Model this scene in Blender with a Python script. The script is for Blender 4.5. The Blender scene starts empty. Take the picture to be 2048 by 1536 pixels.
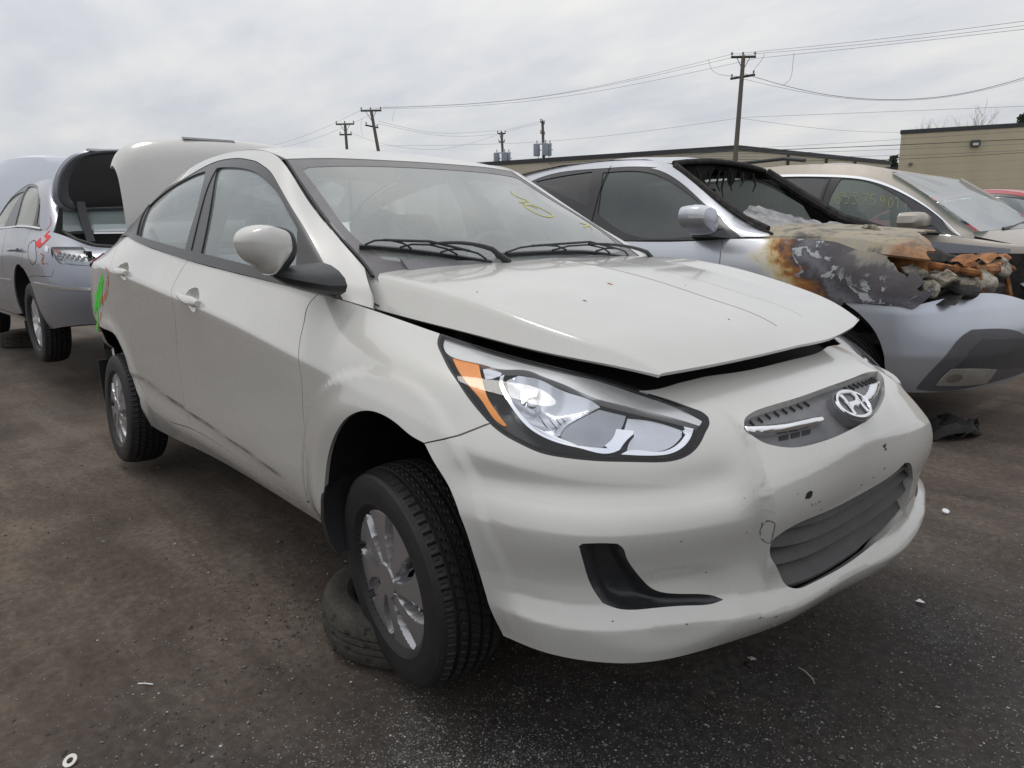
import bpy, bmesh, math, random
import numpy as np
from mathutils import Vector, Matrix, Quaternion
from mathutils.geometry import delaunay_2d_cdt
random.seed(7); rng=np.random.default_rng(7)
SC=bpy.context.scene; COL=SC.collection
GZ=.135                      # the cars stand on welded stands: nominal ride height above the yard ground
# ------------------------------------------------------------------ camera
cam=bpy.data.cameras.new('camera'); cam_o=bpy.data.objects.new('camera',cam); COL.objects.link(cam_o)
R_CAM=[[0.659741, 0.751282, -0.017812], [0.142683, -0.148498, -0.978565], [-0.737823, 0.643059, -0.205165]]
cam_o.matrix_world=Matrix([[R_CAM[0][i],-R_CAM[1][i],-R_CAM[2][i],[1.5066, -1.6823, 1.0587][i]+(GZ if i==2 else 0)] for i in range(3)]+[[0,0,0,1]])
cam.sensor_width=36; cam.lens=1423.28/2048*36; cam.clip_start=.05; cam.clip_end=3000
SC.camera=cam_o
# ------------------------------------------------------------------ world: overcast sky
SUN_EL,SUN_AZ=math.radians(72),math.radians(195)
wd=bpy.data.worlds.new('World'); SC.world=wd; wd.use_nodes=True
nt=wd.node_tree; nt.nodes.clear()
def wn(t,**k):
    n=nt.nodes.new(t)
    for a,b in k.items(): setattr(n,a,b)
    return n
sky=wn('ShaderNodeTexSky',sky_type='NISHITA',sun_disc=False); sky.sun_elevation=SUN_EL; sky.sun_rotation=math.radians(90)-SUN_AZ
sk=wn('ShaderNodeVectorMath',operation='SCALE'); nt.links.new(sky.outputs[0],sk.inputs[0]); sk.inputs['Scale'].default_value=.055
tc=wn('ShaderNodeTexCoord'); sep=wn('ShaderNodeSeparateXYZ'); nt.links.new(tc.outputs['Generated'],sep.inputs[0])
# project the view direction on a cloud deck so that clouds flatten towards the horizon
ad=wn('ShaderNodeMath',operation='ADD'); nt.links.new(sep.outputs['Z'],ad.inputs[0]); ad.inputs[1].default_value=.16
mx=wn('ShaderNodeMath',operation='MAXIMUM'); nt.links.new(ad.outputs[0],mx.inputs[0]); mx.inputs[1].default_value=.05
dv=wn('ShaderNodeVectorMath',operation='DIVIDE'); nt.links.new(tc.outputs['Generated'],dv.inputs[0])
cb=wn('ShaderNodeCombineXYZ')
for i in range(3): nt.links.new(mx.outputs[0],cb.inputs[i])
nt.links.new(cb.outputs[0],dv.inputs[1])
def noise(scale,detail,rough,loc):
    mp=wn('ShaderNodeMapping'); mp.inputs['Location'].default_value=loc; nt.links.new(dv.outputs[0],mp.inputs[0])
    mp.inputs['Rotation'].default_value=(0,0,.6); mp.inputs['Scale'].default_value=(1,1.7,.2)
    n=wn('ShaderNodeTexNoise'); n.inputs['Scale'].default_value=scale; n.inputs['Detail'].default_value=detail; n.inputs['Roughness'].default_value=rough
    nt.links.new(mp.outputs[0],n.inputs['Vector']); return n
n1=noise(.55,7,.52,(3.1,1.2,0)); n2=noise(1.7,8,.55,(9,4,0))
mixn=wn('ShaderNodeMath',operation='MULTIPLY_ADD'); nt.links.new(n2.outputs[0],mixn.inputs[0]); mixn.inputs[1].default_value=.45
m0=wn('ShaderNodeMath',operation='MULTIPLY'); nt.links.new(n1.outputs[0],m0.inputs[0]); m0.inputs[1].default_value=.6
nt.links.new(m0.outputs[0],mixn.inputs[2])
rp=wn('ShaderNodeValToRGB'); nt.links.new(mixn.outputs[0],rp.inputs[0])
e=rp.color_ramp.elements; e[0].position=.40; e[0].color=(.600,.618,.665,1); e[1].position=.66; e[1].color=(.840,.825,.795,1)
k=rp.color_ramp.elements.new(.52); k.color=(.705,.715,.735,1)
# clouds cover ~90 % of the sky
mc=wn('ShaderNodeMix',data_type='RGBA'); mc.inputs[0].default_value=.90
nt.links.new(sk.outputs[0],mc.inputs[6]); nt.links.new(rp.outputs[0],mc.inputs[7])
# an overcast sky is brighter overhead than at the horizon
zc_=wn('ShaderNodeMath',operation='MAXIMUM'); nt.links.new(sep.outputs['Z'],zc_.inputs[0]); zc_.inputs[1].default_value=0
gr_=wn('ShaderNodeMath',operation='MULTIPLY_ADD'); nt.links.new(zc_.outputs[0],gr_.inputs[0]); gr_.inputs[1].default_value=.75; gr_.inputs[2].default_value=.90
bg=wn('ShaderNodeBackground'); nt.links.new(gr_.outputs[0],bg.inputs['Strength']); nt.links.new(mc.outputs[2],bg.inputs[0])
wo=wn('ShaderNodeOutputWorld'); nt.links.new(bg.outputs[0],wo.inputs[0])
# ------------------------------------------------------------------ sun behind the cloud deck: weak and very soft
sun=bpy.data.lights.new('sun','SUN'); sun.energy=.75; sun.angle=math.radians(16); sun.color=(1,.965,.92)
sun_o=bpy.data.objects.new('sun',sun); COL.objects.link(sun_o)
sd=Vector((math.cos(SUN_EL)*math.cos(SUN_AZ),math.cos(SUN_EL)*math.sin(SUN_AZ),math.sin(SUN_EL)))
sun_o.rotation_euler=sd.to_track_quat('Z','Y').to_euler(); sun_o.location=(0,0,30)
vs=SC.view_settings; vs.view_transform='Standard'; vs.look='None'; vs.exposure=.06; vs.gamma=1; vs.use_curve_mapping=False
# ------------------------------------------------------------------ material helpers
def newmat(name):
    m=bpy.data.materials.new(name); m.use_nodes=True; m.node_tree.nodes.clear(); return m,NT(m.node_tree)
class NT:
    def __init__(s,t): s.t=t
    def n(s,typ,ins=None,**k):
        x=s.t.nodes.new(typ)
        for a,b in k.items(): setattr(x,a,b)
        for a,b in (ins or {}).items():
            if hasattr(b,'is_output'): s.t.links.new(b,x.inputs[a])
            elif isinstance(b,bpy.types.Node): s.t.links.new(b.outputs[0],x.inputs[a])
            else:
                if isinstance(b,(tuple,list)) and len(b)==3 and x.inputs[a].type=='RGBA': b=tuple(b)+(1,)
                x.inputs[a].default_value=b
        return x
    def math(s,op,a,b=0.,c=0.,clamp=False): 
        return s.n('ShaderNodeMath',{0:a,1:b,2:c},operation=op,use_clamp=clamp)
    def co(s,kind='Object'): return s.n('ShaderNodeTexCoord').outputs[kind]
    def noise(s,scale,detail=4,rough=.5,vec=None,dist=0.):
        return s.n('ShaderNodeTexNoise',{'Vector':vec if vec is not None else s.co(),'Scale':scale,'Detail':detail,'Roughness':rough,'Distortion':dist})
    def vor(s,scale,vec=None,feature='F1',rand=1.): 
        return s.n('ShaderNodeTexVoronoi',{'Vector':vec if vec is not None else s.co(),'Scale':scale,'Randomness':rand},feature=feature)
    def ramp(s,fac,stops,interp='LINEAR'):
        r=s.n('ShaderNodeValToRGB',{0:fac}); el=r.color_ramp.elements; r.color_ramp.interpolation=interp
        while len(el)<len(stops): el.new(.5)
        for x,(p,c) in zip(el,stops):
            x.position=p; c=(c,c,c) if isinstance(c,(int,float)) else c; x.color=tuple(c)+((1,) if len(c)==3 else ())
        return r
    def mix(s,f,a,b): return s.n('ShaderNodeMix',{0:f,6:a,7:b},data_type='RGBA').outputs[2]
    def map(s,vec,scale=(1,1,1),rot=(0,0,0),loc=(0,0,0)): return s.n('ShaderNodeMapping',{'Vector':vec,'Scale':scale,'Rotation':rot,'Location':loc})
    def bump(s,h,strength=.3,dist=.01): return s.n('ShaderNodeBump',{'Height':h,'Strength':strength,'Distance':dist})
    def pbsdf(s,**k): return s.n('ShaderNodeBsdfPrincipled',{a.replace('_',' '):b for a,b in k.items()})
    def out(s,sh): s.n('ShaderNodeOutputMaterial',{'Surface':sh})
def plain(name,c,rough=.5,metal=0.,grain=0.,gs=60.,spec=.5,bump=0.,coat=0.):
    m,t=newmat(name)
    col=c
    if grain: 
        nz=t.noise(gs,5,.6); nz2=t.noise(gs*.13,4,.55)
        f=t.math('MULTIPLY_ADD',nz,.5,t.math('MULTIPLY',nz2,.5))
        col=t.mix(t.ramp(f,[(.3,0.),(.7,1.)]),tuple(x*(1-grain) for x in c),tuple(min(1,x*(1+grain)) for x in c))
    kw=dict(Base_Color=col,Roughness=rough,Metallic=metal,Specular_IOR_Level=spec,Coat_Weight=coat)
    if bump: kw['Normal']=t.bump(t.noise(gs*4,3),bump,.002)
    t.out(t.pbsdf(**kw)); return m
def paint(name,c,dust=(.42,.39,.34),amount=.5,rough=.28,metal=0.,speck=.5,coat=.6,top=.5):
    # weathered car paint: road film in patches, thicker where dust can settle, small chips and specks
    m,t=newmat(name); co=t.co()
    geo=t.n('ShaderNodeNewGeometry'); nz=t.n('ShaderNodeSeparateXYZ',{0:geo.outputs['Normal']}).outputs['Z']
    up=t.math('MULTIPLY',t.ramp(nz,[(.45,0.),(.95,1.)]).outputs[0],top)
    n1=t.noise(2.3,6,.6,co); n2=t.noise(60,4,.6,co); n3=t.noise(11,6,.65,t.map(co,(1,1,.35)))
    film=t.math('MULTIPLY_ADD',t.ramp(n1,[(.38,0.),(.72,1.)]),.45,t.math('MULTIPLY',t.ramp(n3,[(.42,0.),(.75,1.)]),.35))
    film=t.math('MULTIPLY_ADD',t.ramp(n2,[(.35,0.),(.8,1.)]),.25,film)
    f=t.math('MULTIPLY',t.math('ADD',film,up),amount,clamp=True)
    col=t.mix(f,c,dust)
    v=t.vor(95,co); sp=t.ramp(v.outputs['Distance'],[(.035,1.),(.075,0.)]); sel=t.ramp(t.noise(7,3,.6,co),[(.50,0.),(.66,1.)])
    sel2=t.ramp(t.n('ShaderNodeSeparateColor',{0:v.outputs['Color']}).outputs[0],[(.80,0.),(.82,1.)])
    s=t.math('MULTIPLY',t.math('MULTIPLY',sp,sel),t.math('MULTIPLY',sel2,speck))
    col=t.mix(s,col,(.05,.045,.04))
    r=t.math('MULTIPLY_ADD',f,.45,rough)
    cw=t.math('MULTIPLY_ADD',f,-.35*coat,coat)
    t.out(t.pbsdf(Base_Color=col,Roughness=r,Metallic=metal,Coat_Weight=cw,Coat_Roughness=t.math('MULTIPLY_ADD',f,.14,.03))); return m
def glass(name,tint=(.72,.80,.77),dust=.35,dustc=(.50,.52,.48),tdep=.85,gloss=.9,streak=2.2,fres=.9):
    # clear pane: tinted see-through + mirror-like reflection + a patchy film of dust
    m,t=newmat(name); co=t.co()
    fr=t.n('ShaderNodeLayerWeight',{'Blend':.32}).outputs['Fresnel']
    tr=t.n('ShaderNodeBsdfTransparent',{'Color':tuple(x*tdep for x in tint)})
    gl=t.n('ShaderNodeBsdfGlossy',{'Color':(gloss,gloss,gloss),'Roughness':.03})
    di=t.n('ShaderNodeBsdfDiffuse',{'Color':dustc})
    tl=t.n('ShaderNodeBsdfTranslucent',{'Color':dustc})
    dd=t.n('ShaderNodeMixShader',{0:.15,1:di,2:tl})
    n=t.noise(streak,7,.62,t.map(co,(1,1,.5))); n2=t.noise(30,5,.65,co)
    f=t.math('MULTIPLY_ADD',t.ramp(n,[(.3,0.),(.75,1.)]),dust*.30,t.math('MULTIPLY_ADD',t.ramp(n2,[(.35,0.),(.8,1.)]),dust*.14,dust*.78),clamp=True)
    a=t.n('ShaderNodeMixShader',{0:f,1:tr,2:dd})
    fr2=t.math('MULTIPLY_ADD',fr,fres,.03,clamp=True)
    b=t.n('ShaderNodeMixShader',{0:t.math('MULTIPLY',fr2,t.math('MULTIPLY_ADD',f,-.6,1.)),1:a,2:gl})
    t.out(b); return m
def spray(name,c,gs=26,lo=.34,hi=.60):
    # paint from a spray can: patchy, thin at the edges of the pass
    m,t=newmat(name); co=t.co(); n=t.math('MULTIPLY_ADD',t.noise(gs,5,.65,co),.65,t.math('MULTIPLY',t.noise(gs*5,3,.6,co),.35))
    a=t.ramp(n,[(lo,0.),(hi,1.)]); t.out(t.n('ShaderNodeMixShader',{0:a,1:t.n('ShaderNodeBsdfTransparent'),2:t.pbsdf(Base_Color=c,Roughness=.7)})); return m
# ------------------------------------------------------------------ object helpers
def tag(o,label=None,cat=None,group=None,kind=None):
    if label:o['label']=label
    if cat:o['category']=cat
    if group:o['group']=group
    if kind:o['kind']=kind
    return o
def link(name,me,mat=None,parent=None,smooth=True):
    o=bpy.data.objects.new(name,me); COL.objects.link(o)
    if mat is not None and not me.materials:
        for x in (mat if isinstance(mat,(list,tuple)) else [mat]): me.materials.append(x)
    if parent is not None: o.parent=parent
    if smooth: me.polygons.foreach_set('use_smooth',[True]*len(me.polygons))
    return o
def mesh(name,V,F,mat=None,parent=None,smooth=True):
    me=bpy.data.meshes.new(name); me.from_pydata([tuple(map(float,v)) for v in V],[],[tuple(map(int,f)) for f in F]); me.update()
    return link(name,me,mat,parent,smooth)
def empty(name,loc=(0,0,0),rot=(0,0,0)):
    o=bpy.data.objects.new(name,None); COL.objects.link(o); o.location=loc; o.rotation_euler=rot; o.empty_display_size=.2; return o
class MB:
    # collects simple shapes into one mesh
    def __init__(s): s.V=[];s.F=[]
    def add(s,V,F):
        b=len(s.V); s.V+=[tuple(map(float,v)) for v in V]; s.F+=[tuple(int(i)+b for i in f) for f in F]; return s
    def box(s,c,d,M=None,bev=0.):
        x,y,z=[q/2 for q in d]; bm=bmesh.new(); bmesh.ops.create_cube(bm,size=1)
        for v in bm.verts: v.co=Vector((v.co.x*d[0],v.co.y*d[1],v.co.z*d[2]))
        if bev: bmesh.ops.bevel(bm,geom=bm.edges[:],offset=bev,segments=2,affect='EDGES',profile=.5)
        if M is not None:
            for v in bm.verts: v.co=M@v.co
        for v in bm.verts: v.co+=Vector(c)
        bm.verts.index_update(); s.add([v.co for v in bm.verts],[[v.index for v in f.verts] for f in bm.faces]); bm.free(); return s
    def tube(s,P,r,n=8,caps=True):
        P=[Vector(p) for p in P]; rr=r if isinstance(r,(list,tuple)) else [r]*len(P); V=[];F=[]
        up=Vector((0,0,1)); prev=None
        for i,p in enumerate(P):
            d=(P[min(i+1,len(P)-1)]-P[max(i-1,0)]).normalized()
            if prev is None: a=d.orthogonal().normalized()
            else: a=(prev-d*prev.dot(d)).normalized()
            prev=a; b=d.cross(a)
            for k in range(n): t=2*math.pi*k/n; V.append(p+(a*math.cos(t)+b*math.sin(t))*rr[i])
        for i in range(len(P)-1):
            for k in range(n): F.append((i*n+k,i*n+(k+1)%n,(i+1)*n+(k+1)%n,(i+1)*n+k))
        if caps: F.append(tuple(range(n-1,-1,-1))); F.append(tuple((len(P)-1)*n+k for k in range(n)))
        return s.add(V,F)
    def loft(s,rings,close=True,caps=True):
        n=len(rings[0]); V=[v for r in rings for v in r]; F=[]
        for i in range(len(rings)-1):
            for k in range(n if close else n-1): F.append((i*n+k,i*n+(k+1)%n,(i+1)*n+(k+1)%n,(i+1)*n+k))
        if caps: F.append(tuple(range(n-1,-1,-1))); F.append(tuple((len(rings)-1)*n+k for k in range(n)))
        return s.add(V,F)
    def lathe(s,prof,n=48,a0=0.,a1=2*math.pi,axis='y'):
        # prof: (radius, along-axis)
        full=abs(a1-a0-2*math.pi)<1e-6; m=n if full else n+1; V=[];F=[]
        for r,h in prof:
            for k in range(m):
                t=a0+(a1-a0)*k/n; x,z=r*math.cos(t),r*math.sin(t); V.append((x,h,z) if axis=='y' else (x,z,h))
        for i in range(len(prof)-1):
            for k in range(m if full else n): F.append((i*m+k,i*m+(k+1)%m,(i+1)*m+(k+1)%m,(i+1)*m+k))
        return s.add(V,F)
    def xf(s,M): s.V=[tuple(M@Vector(v)) for v in s.V]; return s
    def build(s,name,mat,parent=None,smooth=True,fixn=True):
        o=mesh(name,s.V,s.F,mat,parent,smooth)
        if fixn:
            bm=bmesh.new(); bm.from_mesh(o.data); bmesh.ops.recalc_face_normals(bm,faces=bm.faces[:]); bm.to_mesh(o.data); bm.free()
        if smooth: sharp(o.data,35)
        return o
def sharp(me,deg):
    bm=bmesh.new(); bm.from_mesh(me); c=math.radians(deg)
    for e in bm.edges:
        if len(e.link_faces)==2 and e.calc_face_angle(0)>c: e.smooth=False
        elif len(e.link_faces)!=2: e.smooth=False
    bm.to_mesh(me); bm.free()
# ------------------------------------------------------------------ spline surfaces
# ---------- tensor spline surfaces
def nat_spline(t, Y, tq):
    # natural cubic spline, Y (n,...) ; not-a-knot-ish clamp avoided
    t=np.asarray(t,float);Y=np.asarray(Y,float);n=len(t);h=np.diff(t)
    A=np.zeros((n,n));B=np.zeros_like(Y);A[0,0]=A[-1,-1]=1
    for i in range(1,n-1):
        A[i,i-1]=h[i-1];A[i,i]=2*(h[i-1]+h[i]);A[i,i+1]=h[i]
        B[i]=6*((Y[i+1]-Y[i])/h[i]-(Y[i]-Y[i-1])/h[i-1])
    M=np.linalg.solve(A,B.reshape(n,-1)).reshape(Y.shape)
    tq=np.asarray(tq,float);k=np.clip(np.searchsorted(t,tq,side='right')-1,0,n-2)
    sh=(len(tq),)+(1,)*(Y.ndim-1)
    a=((t[k+1]-tq)/h[k]).reshape(sh);b=((tq-t[k])/h[k]).reshape(sh);hk=h[k].reshape(sh)
    return a*Y[k]+b*Y[k+1]+((a**3-a)*M[k]+(b**3-b)*M[k+1])*hk*hk/6
class Surf:
    # P[ni][nj][3]; vseg: list of row index breaks (C0 creases)
    def __init__(s,P,breaks=(),ut=None,vt=None,res=.012,soft=0,disp=None):
        P=np.array(P,float);s.P=P;ni,nj=P.shape[:2]
        du=np.linalg.norm(np.diff(P,axis=0),axis=2).mean(1);dv=np.linalg.norm(np.diff(P,axis=1),axis=2).mean(0)
        s.u=np.concatenate([[0],np.cumsum(du)]) if ut is None else np.array(ut,float)
        s.v=np.concatenate([[0],np.cumsum(dv)]) if vt is None else np.array(vt,float)
        s.nu=int(np.ceil(s.u[-1]/res))+1;s.nv=int(np.ceil(s.v[-1]/res))+1
        s.gu=np.linspace(0,s.u[-1],s.nu);s.gv=np.linspace(0,s.v[-1],s.nv)
        Q=nat_spline(s.u,P,s.gu)            # (nu,nj,3)
        Q=np.swapaxes(Q,0,1)                # (nj,nu,3)
        G=np.empty((s.nv,s.nu,3));bk=[0]+list(breaks)+[nj-1]
        for a,b in zip(bk[:-1],bk[1:]):
            m=(s.gv>=s.v[a]-1e-9)&(s.gv<=s.v[b]+1e-9)
            G[m]=nat_spline(s.v[a:b+1],Q[a:b+1],s.gv[m]) if b-a>1 else (Q[a]+((s.gv[m]-s.v[a])/(s.v[b]-s.v[a]))[:,None,None]*(Q[b]-Q[a]))
        for k in range(soft):
            H=G.copy();H[1:-1]=(G[:-2]+2*G[1:-1]+G[2:])/4;G=H
        s.G=np.swapaxes(G,0,1).copy()       # (nu,nv,3)
        if disp is not None:
            N=s.normals(s.G);s.G=s.G+N*disp(s.G)[...,None]
        s.N=s.normals(s.G)
    @staticmethod
    def normals(G):
        a=np.gradient(G,axis=0);b=np.gradient(G,axis=1);n=np.cross(a,b)
        return n/np.maximum(np.linalg.norm(n,axis=2,keepdims=True),1e-12)
    def _bil(s,A,uv):
        uv=np.atleast_2d(uv);x=np.clip(uv[:,0]/s.u[-1],0,1)*(s.nu-1);y=np.clip(uv[:,1]/s.v[-1],0,1)*(s.nv-1)
        i=np.minimum(x.astype(int),s.nu-2);j=np.minimum(y.astype(int),s.nv-2);a=(x-i)[:,None];b=(y-j)[:,None]
        return (1-a)*(1-b)*A[i,j]+a*(1-b)*A[i+1,j]+(1-a)*b*A[i,j+1]+a*b*A[i+1,j+1]
    def pos(s,uv):return s._bil(s.G,uv)
    def nrm(s,uv):
        n=s._bil(s.N,uv);return n/np.linalg.norm(n,axis=1,keepdims=True)
    def near(s,X):
        d=((s.G-np.asarray(X))**2).sum(-1);i,j=np.unravel_index(d.argmin(),d.shape)
        return (s.gu[i],s.gv[j])
def smooth(a,b,x):
    t=np.clip((x-a)/(b-a),0,1);return t*t*(3-2*t)
# control points of the sedan, metres, front axle at x=0
def neg(T): 
    A=np.array(T,float);A[...,1]*=-1;return A
# S : stations rear->front centre (then mirrored ghosts), rows bottom->top   (x,|y|,z)
# rows: r0 bottom, r1 sill top/lip crease, r2 lower, r3 mid, r4 character line (C0), r5 shoulder, r6 top
S_T=[
 [(-3.40,.00,.36),(-3.44,.00,.46),(-3.46,.00,.56),(-3.46,.00,.72),(-3.44,.00,.92),(-3.42,.00,.95),(-3.38,.00,.965)],
 [(-3.33,.45,.34),(-3.37,.46,.44),(-3.40,.47,.55),(-3.40,.48,.72),(-3.38,.47,.93),(-3.35,.45,.95),(-3.32,.43,.965)],
 [(-3.18,.69,.30),(-3.20,.715,.42),(-3.22,.735,.54),(-3.22,.748,.72),(-3.17,.742,.935),(-3.14,.715,.958),(-3.10,.680,.965)],
 [(-2.92,.78,.24),(-2.92,.815,.34),(-2.92,.835,.50),(-2.92,.845,.70),(-2.92,.822,.955),(-2.90,.765,.995),(-2.86,.710,1.035)],
 [(-2.57,.79,.18),(-2.57,.825,.30),(-2.57,.845,.48),(-2.57,0.854,0.66),(-2.57,0.848,0.945),(-2.57,.800,1.01),(-2.56,.730,1.085)],
 [(-2.15,.785,.162),(-2.15,.822,.285),(-2.15,.838,.47),(-2.15,0.844,0.64),(-2.15,0.855,0.915),(-2.15,.818,.985),(-2.15,.775,1.058)],
 [(-1.45,.775,.19),(-1.45,.822,.290),(-1.45,.838,.45),(-1.45,0.842,0.62),(-1.45,0.857,0.855),(-1.45,.820,.92),(-1.45,.785,.988)],
 [(-.80,.775,.20),(-.80,.820,.290),(-.80,.838,.43),(-0.8,0.842,0.59),(-0.8,0.857,0.793),(-.80,.818,.865),(-.80,.780,.940)],
 [(-.36,.778,.20),(-.36,.820,.290),(-.36,.838,.42),(-0.36,0.844,0.57),(-0.36,0.85,0.735),(-.36,.805,.815),(-.30,.735,.893)],
 [(0.0,.785,.20),(0.0,.824,.285),(0.0,.842,.40),(0.0,.852,.55),(0.0,.842,.69),(0.0,.790,.775),(0.03,.672,.832)],
 [(.24,.790,.20),(.24,.824,.27),(.25,.840,.38),(.25,.844,.52),(.25,.822,.645),(.24,.755,.735),(.25,.618,.790)],
 [(.415,.778,.200),(.42,.792,.262),(.42,.803,.36),(.43,.815,.48),(.425,.790,.605),(.405,.705,.705),(.41,.578,.768)],
 [(.555,.762,.210),(.572,.755,.280),(.572,.745,.37),(.590,.755,.47),(.580,.718,.585),(.540,.640,.685),(.485,.520,.748)],
 [(.690,.665,.210),(.692,.652,.283),(.680,.630,.37),(.700,.635,.47),(.690,.598,.575),(.635,.525,.665),(.545,.440,.727)],
 [(.757,.441,.190),(.772,.440,.253),(.760,.425,.35),(.785,.425,.47),(.775,.400,.555),(.712,.370,.650),(.585,.330,.730)],
 [(.790,.215,.178),(.808,.215,.240),(.795,.210,.35),(.818,.210,.47),(.812,.205,.560),(.757,.190,.652),(.612,.175,.738)],
 [(.805,.000,.175),(.820,.000,.236),(.808,.000,.35),(.828,.000,.47),(.825,.000,.563),(.772,.000,.655),(.622,.000,.741)],
]
S_P=neg(S_T)
ghost=S_P[-2::-1][:8].copy();ghost[...,1]*=-1
ghost[...,0]+=.05*np.array([.75,1,1,.9,.5,0,0,0])[:,None]*np.array([1,1,1,.85,.6,.35,.05])
NS=len(S_P)
S_full=np.concatenate([S_P,ghost])
def dispS(G):
    x,y,z=G[...,0],-G[...,1],G[...,2]
    d=np.zeros(x.shape)
    # lower door crease scallop
    zc=.333+(.437-.333)*(-.643-x)/(-.643+2.277)
    k=smooth(-.45,-.95,x)*smooth(-2.35,-2.15,x)
    t=(zc-z)
    d-=.013*k*smooth(0,.010,t)*smooth(.13,.02,t)
    # wheel arch lips (front & rear): slight flare
    for cx,cz,R in ((0.03,.30,.345),(-2.57,.285,.345)):
        r=np.hypot(x-cx,z-cz);m=smooth(.55,.65,y)
        d+=.012*m*np.exp(-((r-R)/.05)**2)*smooth(.15,.3,z)
    # centre section of bumper proud, bounded by crisp corner lines
    ay=np.abs(y)
    ye=.380-.24*(np.sqrt((z-.53)**2+.02**2)-.02)
    fr=smooth(.30,.5,x); m=fr*smooth(.285,.36,z)*smooth(.70,.62,z)
    cs=smooth(ye+.010,ye-.002,ay)
    d+=.019*m*cs
    # crease across the plate area, bright above, upright below
    zc=.566-.09*ay
    d+=.010*fr*cs*np.clip(1-np.abs(z-zc)/np.where(z>zc,.075,.11),0,1)
    # lip: narrow shelf under the grille and fog recess, blade face below it
    zl=.232+.055*smooth(.20,.65,ay)
    d+=.021*smooth(.40,.52,x)*np.where(z>zl,np.clip(1-(z-zl)/.040,0,1),np.clip(1-(zl-z)/.075,-.2,1))
    # hollow under the headlamp running into the wheel arch, shoulder below it
    cor=smooth(.28,.45,x)*smooth(ye+.01,ye+.10,ay)
    d-=.017*cor*np.exp(-((z-.565)/.033)**2)
    d+=.010*cor*np.clip(1-np.abs(z-.485)/np.where(z>.485,.05,.12),0,1)
    # raised ring round the front arch
    r=np.hypot(x-.03,z-.30); d+=.007*smooth(.55,.65,y)*smooth(.452,.425,r)*smooth(.2,.3,z)
    # scoop beside fog recess
    rr=np.hypot((np.abs(y)-.57)/.17,(z-.315)/.085)
    d-=.007*smooth(.25,.5,x)*smooth(1.05,.5,rr)
    return d
S=Surf(S_full,breaks=(4,),soft=4,disp=dispS,res=.004)
UMID=S.u[NS-1]
# rear quarter / greenhouse G: rows belt ->rail;  stations rear -> front
G_T=[
 [(-2.86,.710,1.035),(-2.80,.690,1.085),(-2.76,.665,1.12),(-2.72,.640,1.155)],
 [(-2.56,.730,1.085),(-2.52,.690,1.145),(-2.48,.645,1.205),(-2.44,.595,1.262)],
 [(-2.15,.775,1.058),(-2.12,.725,1.165),(-2.09,.660,1.265),(-2.06,.570,1.360)],
 [(-1.80,.783,1.022),(-1.78,.728,1.150),(-1.77,.660,1.285),(-1.76,.560,1.398)],
 [(-1.45,.785,.988),(-1.45,.730,1.135),(-1.45,.660,1.285),(-1.45,.555,1.403)],
 [(-1.10,.784,.962),(-1.12,.730,1.11),(-1.15,.663,1.26),(-1.20,.555,1.385)],
 [(-.80,.780,.940),(-.85,.728,1.075),(-.91,.670,1.21),(-1.00,.562,1.335)],
 [(-.52,.765,.918),(-.58,.722,1.015),(-.66,.672,1.11),(-.74,.595,1.180)],
 [(-.30,.735,.893),(-.36,.708,.943),(-.42,.680,.985),(-.48,.622,1.047)],
 [(-.20,.690,.868),(-.23,.675,.905),(-.27,.660,.935),(-.335,.632,.972)],
]
Gs=Surf(neg(G_T),res=.006)
# windshield+roof: rows right edge -> centre -> left edge; stations front(base)->rear
def full(rowlist):
    out=[]
    for r in rowlist:
        r=[np.array(p,float) for p in r];L=[p*[1,-1,1] for p in r];out.append(L+[p for p in r[-2::-1]])
    return np.array(out)
W_T=[ # windshield: base -> top ; edge, q1, q2, centre
 [(-.27,.638,.925),(-.19,.45,.915),(-.115,.23,.912),(-.09,.0,.912)],
 [(-.335,.632,.972),(-.27,.45,.955),(-.205,.23,.957),(-.18,.0,.958)],
 [(-.48,.622,1.047),(-.43,.45,1.060),(-.375,.23,1.066),(-.35,.0,1.068)],
 [(-.75,.592,1.190),(-.71,.42,1.208),(-.68,.21,1.216),(-.67,.0,1.218)],
 [(-1.00,.556,1.334),(-.975,.39,1.343),(-.963,.2,1.346),(-.958,.0,1.347)],
]
W=Surf(full(W_T),res=.015)
R_T=[
 [(-1.00,.556,1.335),(-.975,.39,1.345),(-.963,.2,1.348),(-.958,.0,1.349)],
 [(-1.20,.550,1.384),(-1.19,.39,1.397),(-1.18,.2,1.403),(-1.18,.0,1.405)],
 [(-1.45,.550,1.405),(-1.45,.39,1.424),(-1.45,.2,1.433),(-1.45,.0,1.436)],
 [(-1.76,.555,1.400),(-1.77,.39,1.418),(-1.78,.2,1.428),(-1.78,.0,1.431)],
 [(-2.06,.565,1.362),(-2.10,.39,1.390),(-2.12,.2,1.402),(-2.13,.0,1.406)],
 [(-2.44,.590,1.264),(-2.50,.39,1.285),(-2.53,.2,1.296),(-2.54,.0,1.300)],
 [(-2.72,.640,1.158),(-2.80,.42,1.165),(-2.84,.2,1.172),(-2.86,.0,1.175)],
]
RF=Surf(full(R_T),res=.02)
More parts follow.
